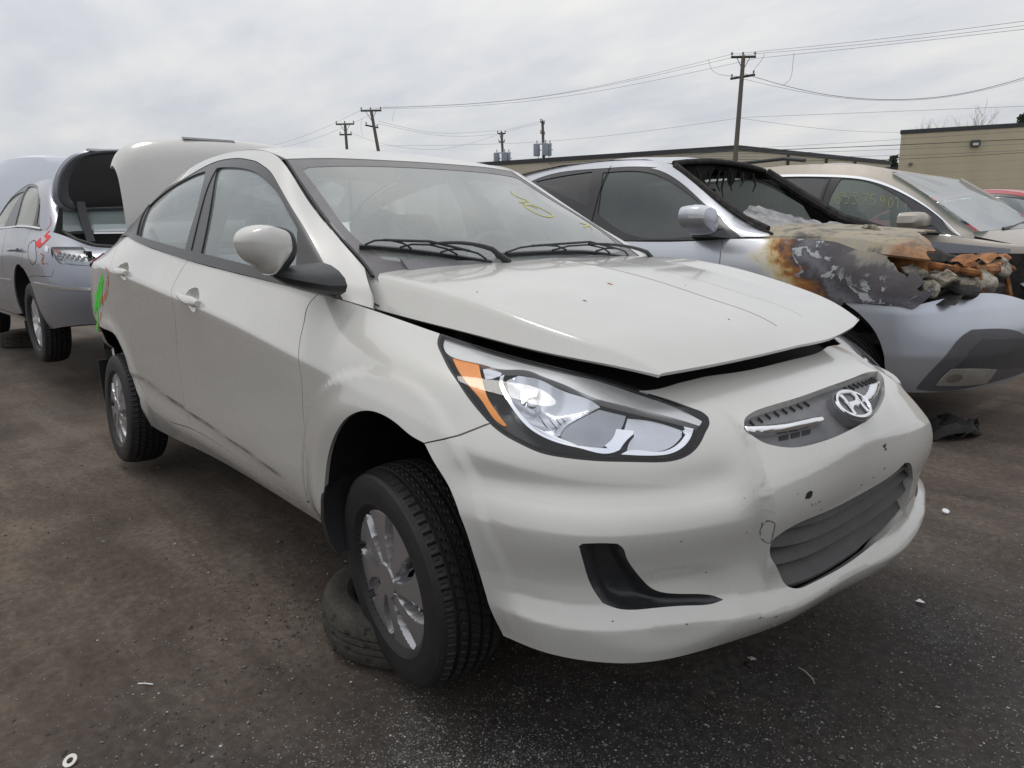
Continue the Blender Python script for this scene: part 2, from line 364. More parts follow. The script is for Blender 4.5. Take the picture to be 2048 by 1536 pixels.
# hood: stations rear->front ; rows: edge bottom, crease, mid.., centre
H_T=[
 [(-.29,.668,.868),(-.36,.615,.962),(-.30,.42,.972),(-.235,.2,.978),(-.21,.0,.982)],
 [(-.05,.655,.845),(-.08,.602,.930),(-.04,.41,.945),(-.01,.2,.953),(0.,.0,.958)],
 [(.18,.628,.822),(.16,.582,.893),(.19,.40,.907),(.215,.2,.915),(.225,.0,.920)],
 [(.38,.585,.797),(.37,.550,.845),(.40,.385,.858),(.425,.2,.868),(.435,.0,.872)],
 [(.53,.520,.777),(.525,.497,.800),(.555,.36,.813),(.58,.19,.822),(.59,.0,.826)],
 [(.598,.475,.762),(.600,.466,.765),(.632,.345,.770),(.658,.18,.776),(.668,.0,.780)],
]
def fullb(rowlist):
    out=[]
    for r in rowlist:
        r=[np.array(p,float) for p in r];L=[p*[1,-1,1] for p in r]
        x=r[2][0];k=.028*smooth(-.4,.0,x)
        q=r[2]+[0,.03,.004];q[2]+=.012*smooth(.3,.6,x)
        cr=r[1]+[0,.02,k];ed=r[0]+[0,.005,k]
        out.append(L+[r[3],q,cr,ed])
    return np.array(out)
H=Surf(fullb(H_T),breaks=(1,4,6,7),soft=3,res=.006)
# ---- burnt silver crossover, right side and bumper (car frame of the sedan)
def arr(T): return np.array(T,float)
def row(x,ys,zs): return [(x,y,z) for y,z in zip(ys,zs)]
_z=(.17,.34,.52,.74,.90,1.00)
RS_T=[row(-4.25,(2.62,2.58,2.57,2.58,2.60,2.64),_z),row(-3.9,(2.53,2.48,2.465,2.47,2.50,2.54),_z),row(-3.2,(2.51,2.455,2.44,2.445,2.47,2.52),_z),
 row(-2.2,(2.51,2.455,2.44,2.445,2.47,2.52),_z),row(-1.3,(2.51,2.455,2.44,2.445,2.47,2.52),_z),row(-.95,(2.51,2.455,2.44,2.445,2.47,2.545),(.17,.34,.52,.74,.91,1.02)),
 row(-.6,(2.51,2.455,2.44,2.44,2.475,2.585),(.17,.34,.52,.73,.90,1.015)),row(-.3,(2.52,2.465,2.445,2.45,2.49,2.61),(.17,.34,.52,.70,.86,.985)),
 row(-.05,(2.54,2.48,2.46,2.47,2.52,2.64),(.17,.34,.50,.66,.80,.93)),row(.12,(2.60,2.54,2.52,2.55,2.60,2.70),(.17,.34,.48,.62,.75,.87))]
RS=Surf(arr(RS_T),res=.02)
RB_T=[row(-.42,(2.52,2.475,2.46,2.455,2.455,2.46),(.14,.22,.36,.50,.60,.645)),row(-.20,(2.52,2.475,2.46,2.455,2.455,2.46),(.14,.22,.36,.50,.60,.643)),
 row(.0,(2.55,2.495,2.485,2.485,2.49,2.50),(.14,.22,.36,.50,.60,.640)),[(.11,2.63,.14),(.13,2.59,.22),(.14,2.575,.36),(.14,2.585,.50),(.12,2.60,.61),(.09,2.625,.665)],
 [(.21,2.80,.14),(.245,2.765,.22),(.26,2.75,.36),(.255,2.765,.50),(.225,2.79,.615),(.185,2.83,.69)],[(.30,3.07,.14),(.335,3.04,.22),(.35,3.03,.36),(.345,3.04,.50),(.305,3.06,.615),(.26,3.10,.69)],
 [(.34,3.45,.14),(.38,3.45,.22),(.395,3.45,.36),(.39,3.45,.50),(.345,3.45,.615),(.30,3.45,.69)],[(.29,3.87,.14),(.33,3.88,.22),(.345,3.89,.36),(.34,3.88,.50),(.30,3.86,.615),(.26,3.82,.69)],[(.12,4.25,.14),(.14,4.29,.22),(.15,4.30,.36),(.14,4.29,.50),(.12,4.27,.615),(.09,4.25,.69)]]
RBa=arr(RB_T); RBa[:,0:2,0]-=.025; RBa[:3,0:2,1]+=.03; RBa[3:5,0:2,1]+=.02; RBa[:,3:5,0]-=.0
RB=Surf(RBa,breaks=(2,4),res=.015)
RG_T=[[(-4.1,2.55,1.0),(-4.02,2.63,1.2),(-3.95,2.71,1.38),(-3.88,2.82,1.53)],[(-3.5,2.52,1.0),(-3.45,2.60,1.2),(-3.40,2.68,1.42),(-3.36,2.81,1.595)],[(-3.0,2.52,1.0),(-2.96,2.595,1.22),(-2.94,2.67,1.44),(-2.92,2.80,1.622)],
 [(-2.4,2.52,1.0),(-2.38,2.59,1.22),(-2.37,2.66,1.45),(-2.36,2.79,1.618)],[(-1.95,2.52,1.0),(-1.97,2.585,1.2),(-2.0,2.65,1.42),(-2.03,2.78,1.592)],[(-1.6,2.52,1.0),(-1.64,2.58,1.16),(-1.68,2.635,1.31),(-1.745,2.75,1.53)],
 [(-1.25,2.525,1.005),(-1.30,2.57,1.09),(-1.36,2.625,1.18),(-1.43,2.72,1.325)],[(-1.0,2.545,1.02),(-1.03,2.57,1.05),(-1.07,2.61,1.08),(-1.12,2.68,1.13)],[(-.86,2.56,1.02),(-.88,2.58,1.035),(-.91,2.61,1.05),(-.95,2.65,1.065)]]
RG=Surf(arr(RG_T),res=.015)
RH_T=[]
for x,ze,zc in ((-1.12,1.055,1.085),(-.85,1.05,1.075),(-.55,1.035,1.055),(-.28,1.012,1.03),(-.05,.965,.99),(.06,.915,.945)):
    RH_T.append([(x+.02,2.56,ze-.03),(x,2.66,ze),(x-.03,2.9,zc+.004),(x-.03,3.4,zc+.02)])
RH=Surf(arr(RH_T),res=.02)
# ---- silver saloon parked back to back: own frame, x forwards, y left, rear axle at x=0
AZ_A=math.radians(182.5); AZ_O=(-5.552,.091,.087)
AS_T=[[(-1.25,.0,.38),(-1.29,.0,.52),(-1.30,.0,.64),(-1.27,.0,.79),(-1.22,.0,.875),(-1.15,.0,.925)],[(-1.21,.42,.38),(-1.25,.43,.52),(-1.26,.43,.64),(-1.23,.42,.79),(-1.18,.41,.875),(-1.11,.39,.93)],
 [(-1.09,.71,.38),(-1.12,.75,.52),(-1.13,.76,.64),(-1.11,.75,.79),(-1.05,.71,.885),(-.96,.61,.945)],[(-.88,.83,.36),(-.88,.875,.50),(-.88,.89,.64),(-.87,.885,.79),(-.85,.85,.92),(-.79,.70,1.005)],
 [(-.45,.85,.31),(-.45,.905,.47),(-.45,.92,.64),(-.45,.925,.79),(-.45,.91,.94),(-.42,.80,1.075)],[(0,.86,.30),(0,.91,.47),(0,.925,.64),(0,.93,.79),(0,.925,.94),(0,.86,1.10)],
 [(.8,.86,.30),(.8,.91,.47),(.8,.925,.64),(.8,.93,.79),(.8,.925,.94),(.8,.875,1.105)],[(2.2,.86,.30),(2.2,.91,.47),(2.2,.925,.64),(2.2,.93,.79),(2.2,.92,.94),(2.2,.86,1.06)],[(3.6,.80,.30),(3.6,.84,.47),(3.6,.85,.64),(3.6,.84,.77),(3.6,.80,.86),(3.6,.74,.90)]]
AS=Surf(arr(AS_T),res=.02)
AG_T=[[(-.52,.76,1.05),(-.42,.70,1.15),(-.28,.64,1.28),(-.12,.58,1.40)],[(-.38,.82,1.08),(-.30,.75,1.21),(-.18,.68,1.34),(.02,.585,1.465)],[(-.15,.86,1.10),(-.10,.79,1.23),(-.02,.71,1.37),(.14,.59,1.492)],[(.3,.872,1.105),(.3,.80,1.25),(.32,.72,1.38),(.40,.59,1.505)],
 [(.9,.872,1.105),(.9,.80,1.25),(.92,.72,1.385),(.95,.59,1.505)],[(1.4,.87,1.10),(1.36,.80,1.22),(1.32,.73,1.345),(1.26,.61,1.47)],[(1.9,.86,1.09),(1.80,.80,1.165),(1.70,.74,1.245),(1.58,.66,1.33)],[(2.25,.85,1.07),(2.18,.82,1.10),(2.10,.78,1.14),(2.02,.74,1.175)]]
AG=Surf(arr(AG_T),res=.015)
U={"archF": [[3.6823, 0.0], [3.6103, 0.0], [3.6943, 0.0801], [3.7172, 0.1201], [3.7446, 0.1766], [3.7716, 0.2328], [3.8016, 0.2806], [3.847, 0.3339], [3.8924, 0.3771], [3.9406, 0.4172], [3.9873, 0.447], [4.0277, 0.4654], [4.0725, 0.4753], [4.109, 0.476], [4.1452, 0.4709], [4.1875, 0.4609], [4.2282, 0.4486], [4.2683, 0.4298], [4.3028, 0.403], [4.3384, 0.3661], [4.3676, 0.3176], [4.3848, 0.2545], [4.3953, 0.1984], [4.4055, 0.1348], [4.4115, 0.0848], [4.4161, 0.0464], [4.4244, 0.0161]], "gapF": [[3.5395, 0.7133], [3.5476, 0.6756], [3.5945, 0.6142], [3.6291, 0.543], [3.6445, 0.5088], [3.6527, 0.4472], [3.6462, 0.3973], [3.6369, 0.3463], [3.6474, 0.252], [3.628, 0.1495], [3.5725, 0.0885]], "doorbot": [[3.5427, 0.071], [3.5125, 0.0662], [3.1258, 0.0722], [2.8112, 0.0923], [2.4181, 0.095], [2.0392, 0.0879], [1.9261, 0.1084], [1.8504, 0.1266]], "rearedge": [[1.6856, 0.2493], [1.5743, 0.3398], [1.5112, 0.3894], [1.5181, 0.4371], [1.5456, 0.4703], [1.5809, 0.4966], [1.5907, 0.5384], [1.5485, 0.608], [1.4186, 0.6977], [1.4993, 0.7284]], "gapB": [[2.5714, 0.7251], [2.5517, 0.6818], [2.5347, 0.6198], [2.5303, 0.5661], [2.5396, 0.5288], [2.5642, 0.4981], [2.559, 0.4699], [2.507, 0.3717], [2.4949, 0.2783], [2.5017, 0.2016], [2.4721, 0.1351], [2.4933, 0.1039]], "archR": [[1.7232, 0.0192], [1.7835, 0.1101], [1.7265, 0.1639], [1.6974, 0.2227], [1.635, 0.2821], [1.5811, 0.3131], [1.501, 0.3239], [1.3874, 0.3197], [1.29, 0.3019], [1.186, 0.2698]], "hl": [[4.0422, 0.7284], [4.0571, 0.7125], [4.0797, 0.6956], [4.1379, 0.6654], [4.1958, 0.6363], [4.2479, 0.6123], [4.2921, 0.5912], [4.3372, 0.5727], [4.3761, 0.5583], [4.4106, 0.5495], [4.454, 0.5426], [4.4803, 0.5389], [4.5046, 0.5369], [4.5387, 0.5373], [4.5721, 0.5382], [4.6138, 0.5394], [4.6564, 0.541], [4.7008, 0.5419], [4.7349, 0.5436], [4.7608, 0.5479], [4.7814, 0.5548], [4.8044, 0.5685], [4.8216, 0.5843], [4.8383, 0.6011], [4.8586, 0.6206], [4.8625, 0.631], [4.8565, 0.6394], [4.8352, 0.651], [4.7749, 0.6768], [4.6858, 0.7085], [4.6141, 0.7211], [4.5339, 0.7284], [4.45, 0.7284], [4.378, 0.7284], [4.294, 0.7284], [4.1981, 0.7284], [4.1261, 0.7284], [4.0661, 0.7284]], "bumgap": [[4.2339, 0.4599], [4.2734, 0.4907], [4.3267, 0.5262], [4.383, 0.555]], "bumtop": [[4.6765, 0.7049], [4.8129, 0.7279], [5.1052, 0.7233], [5.4046, 0.7207], [6.0812, 0.6329]], "ugr": [[4.9452, 0.6052], [4.9778, 0.6214], [5.0525, 0.6321], [5.1744, 0.636], [5.3178, 0.64], [5.4999, 0.6431], [5.6613, 0.6355], [5.7092, 0.6269], [5.6782, 0.6167], [5.5933, 0.6012], [5.5216, 0.5832], [5.4682, 0.5703], [5.3912, 0.553], [5.2986, 0.5432], [5.2042, 0.5382], [5.1103, 0.5387], [5.0447, 0.5434], [5.0008, 0.5527], [4.9625, 0.5667], [4.9378, 0.5843], [4.9367, 0.5951]], "lgr": [[4.9936, 0.2601], [4.9901, 0.2818], [4.9958, 0.2948], [5.0208, 0.3071], [5.1485, 0.3113], [5.3279, 0.313], [5.4508, 0.3458], [5.4921, 0.3706], [5.5146, 0.3634], [5.5452, 0.334], [5.5931, 0.279], [5.599, 0.2294], [5.5953, 0.1698], [5.5286, 0.1431], [5.4386, 0.1256], [5.3268, 0.1115], [5.218, 0.1096], [5.152, 0.111], [5.1089, 0.115], [5.0855, 0.1262], [5.0577, 0.1617], [5.0127, 0.2213]], "chr": [[4.9411, 0.6002], [4.9942, 0.5971], [5.0607, 0.5922], [5.1298, 0.5899], [5.1977, 0.5851], [5.1913, 0.5739], [5.1109, 0.5734], [5.0504, 0.5756], [4.9903, 0.5801], [4.939, 0.5916]], "chl": [[5.3595, 0.59], [5.4284, 0.5981], [5.4916, 0.6092], [5.5295, 0.6162], [5.5711, 0.6156], [5.6139, 0.6125], [5.5277, 0.5966], [5.4543, 0.5855], [5.4061, 0.5809], [5.3508, 0.5794]], "emb": [[5.2794, 0.5854]], "lslots": [[5.0378, 0.5726], [5.1575, 0.5706], [5.1475, 0.5609], [5.0318, 0.5649]], "tow": [[4.9683, 0.3092], [4.9666, 0.3301], [4.9666, 0.3444], [4.9693, 0.3523], [4.975, 0.346], [4.9804, 0.3287], [4.9871, 0.3005], [4.9864, 0.2823], [4.9823, 0.2816], [4.9745, 0.2918]], "fog": [[4.5927, 0.3431], [4.5983, 0.351], [4.6283, 0.3541], [4.6592, 0.3519], [4.6694, 0.3391], [4.6789, 0.3097], [4.6959, 0.2649], [4.7214, 0.2151], [4.7504, 0.1832], [4.7877, 0.1719], [4.8492, 0.165], [4.8894, 0.1524], [4.9015, 0.1449], [4.8802, 0.1399], [4.8231, 0.1403], [4.74, 0.1373], [4.6716, 0.1394], [4.6466, 0.1526], [4.6273, 0.1898], [4.6054, 0.2787]], "hole": [[5.054, 0.3964], [5.0571, 0.4129], [5.0685, 0.417], [5.0777, 0.4112], [5.0762, 0.3972], [5.0688, 0.3913]], "ws": [[0.9087, 0.0149], [0.7995, 0.0151], [0.6691, 0.0144], [0.5118, 0.0115], [0.3603, 0.0045], [0.2086, 0.0], [0.1053, 0.0023]], "wstop": [[0.9087, 0.0149], [0.9087, 0.2822], [0.8924, 0.5115], [0.8954, 0.8683], [0.8938, 1.2478]], "frit": [[0.8296, 0.0478], [0.7147, 0.0455], [0.5919, 0.044], [0.3856, 0.03], [0.2392, 0.0287]], "frame": [[2.4808, 0.0], [2.4688, 0.0], [2.43, 0.097], [2.3795, 0.1859], [2.3163, 0.2215], [2.2368, 0.2386], [2.1666, 0.2485], [2.0955, 0.2635], [2.004, 0.2835], [1.8934, 0.3023], [1.8055, 0.3073], [1.7216, 0.3135], [1.6283, 0.3166], [1.5286, 0.3206], [1.3589, 0.3227], [1.22, 0.3194], [1.0418, 0.2964], [0.8734, 0.2769], [0.5273, 0.3108], [0.4314, 0.2391], [0.2277, 0.2152], [0.1079, 0.1913], [0.1042, 0.1496]], "fglass": [[1.4912, 0.0136], [1.4871, 0.0641], [1.4642, 0.1539], [1.3477, 0.2753], [1.3495, 0.287], [1.5337, 0.2842], [1.6949, 0.2818], [1.7812, 0.2791], [1.8452, 0.2751], [1.9048, 0.2711], [2.0165, 0.2592], [2.1115, 0.2312], [2.1966, 0.2046], [2.1963, 0.1417], [2.1942, 0.0775], [2.1991, 0.031], [1.9408, 0.0157], [1.7269, 0.0129]], "rglass": [[0.4195, 0.2391], [0.6692, 0.2578], [0.8894, 0.2703], [1.078, 0.2806], [1.1961, 0.2823], [1.2912, 0.2146], [1.3284, 0.1523], [1.3219, 0.0883], [1.3235, 0.01], [1.1595, 0.0059], [0.9993, 0.0036], [0.7233, 0.0041], [0.6595, 0.0645], [0.592, 0.1321]], "qline": [[0.4075, 0.2391], [0.6765, 0.0121]], "char": [[1.2449, 0.5103], [2.1149, 0.5171], [2.5599, 0.5136], [2.8816, 0.5238], [3.6383, 0.5125], [3.817, 0.4872]], "handleF": [[2.6032, 0.5311], [2.8794, 0.5161]], "handleR": [[1.6682, 0.5262], [1.9235, 0.524]], "wip1": [[0.217, 0.0296], [0.1187, 0.3879]], "wip2": [[0.1483, 0.4244], [0.0983, 1.0935]], "taillamp": [[1.2295, 0.4991], [1.3457, 0.4969], [1.3057, 0.4624], [1.2094, 0.4271], [1.1385, 0.4087]], "h_amber": [[4.1532, 0.6762], [4.1856, 0.6827], [4.2293, 0.6811], [4.2568, 0.6614], [4.2949, 0.6332], [4.3306, 0.6066], [4.3713, 0.5836], [4.4073, 0.5663], [4.4028, 0.5635], [4.3817, 0.5677], [4.3284, 0.5932], [4.2749, 0.6163], [4.215, 0.644]], "h_top": [[4.0792, 0.7077], [4.0567, 0.7269], [4.1261, 0.7284], [4.1981, 0.7284], [4.294, 0.7284], [4.378, 0.7284], [4.5373, 0.7248], [4.6848, 0.7003], [4.8107, 0.6517], [4.8471, 0.6273], [4.833, 0.6171], [4.7586, 0.6383], [4.6961, 0.6505], [4.6251, 0.661], [4.5676, 0.6677], [4.472, 0.6869], [4.3799, 0.699], [4.3267, 0.7009], [4.2986, 0.6888], [4.2349, 0.6838], [4.1488, 0.6776]], "h_ring": [[4.2495, 0.6738], [4.2599, 0.685], [4.2978, 0.6786], [4.3121, 0.6604], [4.3372, 0.6385], [4.3752, 0.6141], [4.4145, 0.5917], [4.4526, 0.5741], [4.5021, 0.5624], [4.5387, 0.5591], [4.5679, 0.5576], [4.6308, 0.5571], [4.6422, 0.5624], [4.6515, 0.5778], [4.666, 0.5933], [4.6674, 0.6011], [4.6302, 0.602], [4.6255, 0.5826], [4.6117, 0.5679], [4.6183, 0.5633], [4.5669, 0.5618], [4.5375, 0.5634], [4.5034, 0.5671], [4.4566, 0.5793], [4.5671, 0.561], [4.5376, 0.5632], [4.5036, 0.5666], [4.4547, 0.5797], [4.4185, 0.5968], [4.3818, 0.618], [4.3414, 0.6437], [4.3188, 0.6631], [4.3084, 0.6768], [4.2959, 0.6542], [4.284, 0.6496]], "h_ring2": [[4.7898, 0.6177], [4.8155, 0.6127], [4.8028, 0.5948], [4.7794, 0.5736], [4.7472, 0.5596], [4.7149, 0.5555], [4.6457, 0.5545], [4.6538, 0.5593], [4.7145, 0.5619], [4.7439, 0.5671], [4.7694, 0.5806], [4.7907, 0.6009]], "h_bowl": [[4.3252, 0.6655], [4.3315, 0.6895], [4.3681, 0.6944], [4.4293, 0.6855], [4.5037, 0.6743], [4.5649, 0.6648], [4.5853, 0.6536], [4.5707, 0.6386], [4.5409, 0.61], [4.5234, 0.5885], [4.5193, 0.5739], [4.506, 0.5684], [4.4734, 0.5718], [4.4366, 0.5848], [4.4016, 0.605], [4.3627, 0.6329]], "h_smoke": [[4.5204, 0.588], [4.5359, 0.6059], [4.5609, 0.6274], [4.5851, 0.6481], [4.6487, 0.6415], [4.6431, 0.6117], [4.6255, 0.5826], [4.6091, 0.5663], [4.5895, 0.5636], [4.5548, 0.564], [4.5234, 0.5707], [4.5184, 0.5765]], "h_inner": [[4.6542, 0.6383], [4.6952, 0.6389], [4.7555, 0.6275], [4.7892, 0.6159], [4.7847, 0.6008], [4.7623, 0.5818], [4.7339, 0.5695], [4.708, 0.5652], [4.6592, 0.5634], [4.6607, 0.577], [4.6715, 0.5952], [4.6695, 0.6028], [4.6485, 0.6057]], "h_bulb": [[4.4292, 0.6254]], "dishF": [[2.723, 0.5762], [2.7516, 0.5871], [2.7833, 0.5875], [2.8082, 0.5709], [2.8381, 0.5386], [2.8472, 0.5137], [2.8208, 0.4945], [2.7964, 0.4876], [2.7715, 0.4915], [2.7421, 0.5024], [2.7082, 0.5197], [2.6949, 0.5415], [2.7033, 0.5617]], "dishR": [[1.7847, 0.564], [1.816, 0.5747], [1.8564, 0.5773], [1.896, 0.5547], [1.928, 0.5266], [1.918, 0.5047], [1.8797, 0.4943], [1.8362, 0.4942], [1.7873, 0.5025], [1.7476, 0.516], [1.7322, 0.5323], [1.7482, 0.5496]], "barF": [[2.6042, 0.5274], [2.8633, 0.5206]], "barR": [[1.6754, 0.5231], [1.9217, 0.5187]], "w1b": [[0.2183, 0.0296], [0.1801, 0.2158], [0.1122, 0.3855]], "w2b": [[0.1458, 0.4227], [0.1498, 0.6605], [0.1322, 0.9033], [0.0931, 1.1001]], "w1p": [[0.1041, 0.4379]], "w2p": [[0.0149, 1.2478]], "s1": [[0.6469, 0.9166], [0.571, 0.8927], [0.5424, 0.9114], [0.52, 0.8385], [0.4887, 0.8706], [0.4611, 0.8797]], "s2": [[0.4903, 0.8303], [0.4953, 0.8902], [0.4498, 0.9144], [0.4094, 0.9159], [0.3901, 0.8704], [0.4089, 0.8244], [0.4523, 0.8187], [0.4903, 0.8303]], "s3": [[0.3548, 1.0476], [0.3442, 1.0831], [0.3168, 1.0275], [0.3362, 1.1069], [0.3079, 1.0828]], "gr1": [[1.4333, 0.4792], [1.3797, 0.454], [1.314, 0.4217], [1.2086, 0.3809], [1.156, 0.3493]], "gr2": [[1.2011, 0.4114], [1.2348, 0.3838], [1.2263, 0.3321], [1.098, 0.2754]], "or1": [[1.5087, 0.509], [1.549, 0.4893], [1.4948, 0.4549], [1.3961, 0.4217], [1.3607, 0.4284]], "or2": [[1.3155, 0.4074], [1.3768, 0.4088], [1.3419, 0.4012]], "or3": [[1.3239, 0.3702], [1.2869, 0.3403], [1.265, 0.31]], "scuff": [[1.8572, 0.3912], [1.9448, 0.3971], [1.9657, 0.3694], [1.9042, 0.3116], [1.8196, 0.2819], [1.7966, 0.3203]], "f1": [[4.4146, 0.605], [4.4365, 0.5878], [4.4592, 0.5742]], "f2": [[4.4269, 0.603], [4.4533, 0.5857], [4.4798, 0.5717]], "f3": [[4.4397, 0.6029], [4.471, 0.5838], [4.5025, 0.5696]], "f4": [[4.4523, 0.611], [4.4803, 0.5917], [4.5069, 0.5744]], "f5": [[4.4717, 0.614], [4.4926, 0.6005], [4.5146, 0.5869]], "f6": [[4.4886, 0.6179], [4.5026, 0.6073], [4.5197, 0.5982]], "f7": [[4.5041, 0.6195], [4.5171, 0.612], [4.5321, 0.6077]], "h_dark": [[4.3856, 0.6403], [4.3676, 0.6644], [4.3622, 0.6846], [4.379, 0.6885], [4.4014, 0.6763], [4.4145, 0.654], [4.4026, 0.6455], [4.4039, 0.6284], [4.4021, 0.6238]]}
U2={"r_frame": [[2.9218, 0.0], [2.9146, 0.0328], [2.7913, 0.3627], [2.6035, 0.4187], [2.4705, 0.4432], [2.3199, 0.4566], [2.2026, 0.4625], [2.0852, 0.461], [2.1584, 0.4773], [1.9415, 0.4597], [1.4778, 0.4541], [0.7305, 0.4301]], "r_fglass": [[1.6492, 0.1579], [1.6298, 0.2867], [1.5791, 0.4145], [1.7913, 0.4164], [2.1265, 0.4301], [2.2883, 0.4263], [2.4494, 0.4148], [2.6049, 0.3965], [2.592, 0.2846], [2.577, 0.0423], [2.066, 0.0238]], "r_rglass": [[0.7662, 0.416], [1.0633, 0.4279], [1.4496, 0.4342], [1.534, 0.1976], [1.1579, 0.2915]], "r_gapF": [[3.0819, 0.834], [3.1028, 0.74], [3.1141, 0.6558]], "r_seam": [[3.9465, 0.4939], [4.1472, 0.5129], [4.2939, 0.5341], [4.3217, 0.5442]], "r_torn": [[4.1026, 0.7914], [4.1377, 0.7725], [4.1735, 0.7489], [4.2043, 0.7353], [4.248, 0.7253], [4.26, 0.7624], [4.3095, 0.749], [4.3398, 0.7752], [4.3178, 0.7228], [4.3581, 0.7173], [4.3088, 0.6603], [4.335, 0.6494], [4.3802, 0.7061], [4.4069, 0.6724], [4.3301, 0.5506]], "r_arch": [[0.1028, 0.5582], [0.1775, 0.4864], [0.2479, 0.4145], [0.3023, 0.3347], [0.3337, 0.2563], [0.3538, 0.1832], [0.3737, 0.0683]], "r_clad": [[1.2576, 0.3188], [1.1618, 0.3508], [0.7846, 0.3856], [0.7045, 0.3442], [0.6534, 0.2799], [0.5926, 0.1747], [0.5255, 0.0363], [0.6068, 0.0208], [1.0728, 0.0361], [1.6129, 0.0295]], "r_clad2": [[0.771, 0.2351], [0.7828, 0.2739], [0.8603, 0.3301], [1.2628, 0.3007], [1.4594, 0.0952], [1.0561, 0.1397], [0.6814, 0.1784], [0.6404, 0.1218]], "r_fog": [[0.6312, 0.0627], [0.6599, 0.1344], [0.6898, 0.1717], [0.8362, 0.1643], [1.0548, 0.1359], [1.0277, 0.0423], [0.818, 0.048]], "r_btop": [[0.4814, 0.5371], [0.6738, 0.566], [0.7636, 0.566], [0.9582, 0.566], [1.2518, 0.5319], [1.3694, 0.5085]], "a_frame": [[0.1374, 0.0307], [0.2596, 0.2415], [0.4452, 0.3482], [0.9374, 0.4481], [1.2994, 0.4948], [1.5383, 0.4648], [1.628, 0.3448], [1.7432, 0.2175], [1.6997, 0.1737]], "a_g1": [[0.6882, 0.0118], [0.8336, 0.1829], [1.1292, 0.4396], [0.8253, 0.4133], [0.4085, 0.3295], [0.3161, 0.2394], [0.2484, 0.0192]], "a_g2": [[0.2, 0.0261], [0.2625, 0.2136], [0.221, 0.1757], [0.1478, 0.0414]], "a_g3": [[1.6997, 0.1737], [1.5673, 0.3084], [1.5831, 0.4198], [1.4935, 0.4948], [0.9006, 0.1846], [0.7528, 0.0131], [1.3275, 0.0129]], "a_door": [[1.6506, 0.6714], [1.6232, 0.6199], [1.6486, 0.5514], [1.777, 0.4595]], "a_doorB": [[2.4549, 0.7155], [2.4101, 0.6117], [2.5288, 0.5047], [2.5937, 0.3522], [2.6106, 0.2528]], "a_arch": [[1.8951, 0.1601], [1.8323, 0.2819], [1.8334, 0.3998], [1.7282, 0.4549], [1.6588, 0.4451], [1.6014, 0.3942], [1.5366, 0.2932], [1.4301, 0.2059], [1.3218, 0.1324], [1.1734, 0.0457]], "a_seam": [[1.5532, 0.3897], [0.9874, 0.4056], [0.9543, 0.4522], [0.9278, 0.4934]], "a_lamp": [[1.0332, 0.6107], [0.9272, 0.641], [0.8073, 0.6877], [0.6967, 0.6115], [0.6517, 0.5364], [0.6526, 0.48], [0.756, 0.4891], [0.8933, 0.4986], [0.9292, 0.5253], [0.9713, 0.5666]], "a_strip": [[1.4332, 0.3445], [1.0793, 0.338], [0.9141, 0.328], [0.7912, 0.322], [0.6833, 0.3186]], "a_fuel": [[1.4943, 0.605], [1.4783, 0.6206], [1.3353, 0.6229], [1.2184, 0.5162], [1.2511, 0.5019], [1.4203, 0.503], [1.4482, 0.5236]], "a_five": [[1.2174, 0.7272], [1.3171, 0.7272], [1.3034, 0.6986], [1.201, 0.6689], [1.1862, 0.6301], [1.3352, 0.6481]], "a_scr": [[1.1372, 0.5556], [1.0815, 0.5381], [1.1038, 0.5088], [1.0179, 0.4963]], "a_scr2": [[0.0746, 0.1289], [0.0519, 0.097], [0.0709, 0.0092], [0.1048, 0.0144], [0.1005, 0.0832]], "a_patch": [[1.1222, 0.617], [1.0609, 0.6108], [1.0347, 0.5717], [1.0865, 0.5789]], "a_trunk": [[1.1774, 0.7272], [1.0178, 0.7272], [0.8382, 0.7272], [0.6848, 0.6355], [0.6284, 0.5657]], "a_handle": [[1.9397, 0.5807], [1.7499, 0.5755]]}
# ------------------------------------------------------------------ panels cut out of spline surfaces
def resample(P,step,smooth_deg=32):
    # closed uv outline -> evenly spaced points; spline through gentle bends, keep corners sharp
    P=np.asarray(P,float); d=np.linalg.norm(np.roll(P,-1,0)-P,axis=1); P=P[d>1e-6]; n=len(P)
    a=P-np.roll(P,1,0); b=np.roll(P,-1,0)-P; an=np.degrees(np.abs(np.arctan2(a[:,0]*b[:,1]-a[:,1]*b[:,0],(a*b).sum(1))))
    cor=np.nonzero(an>smooth_deg)[0]
    if len(cor)==0: cor=np.array([0])
    out=[]
    for i,c in enumerate(cor):
        e=cor[(i+1)%len(cor)]; m=(e-c)%n or n; seg=P[[(c+k)%n for k in range(m+1)]]
        L=np.concatenate([[0],np.cumsum(np.linalg.norm(np.diff(seg,axis=0),axis=1))]); k=max(1,int(round(L[-1]/step)))
        tq=np.linspace(0,L[-1],k+1)[:-1]
        if len(seg)>2:
            # centripetal-like: blend linear and natural spline to avoid overshoot
            q=nat_spline(L,seg,tq)
        else: q=seg[0]+(seg[1]-seg[0])*(tq/L[-1])[:,None]
        out.append(q)
    return np.concatenate(out)
def area2(P): x,y=P[:,0],P[:,1]; return (x*np.roll(y,-1)-y*np.roll(x,-1)).sum()
def offset_poly(P,g):
    # move a closed outline inwards (positive) by g
    if area2(P)<0: g=-g
    t=np.roll(P,-1,0)-np.roll(P,1,0); t/=np.maximum(np.linalg.norm(t,axis=1,keepdims=True),1e-9)
    return P+np.stack([-t[:,1],t[:,0]],1)*g
def inside(P,Q):
    x,y=Q[:,0][:,None],Q[:,1][:,None]; a=P; b=np.roll(P,-1,0)
    c=((a[:,1]>y)!=(b[:,1]>y))
    with np.errstate(all='ignore'): xi=(b[:,0]-a[:,0])*(y-a[:,1])/(b[:,1]-a[:,1])+a[:,0]
    return ((c&(x<xi)).sum(1)%2)==1
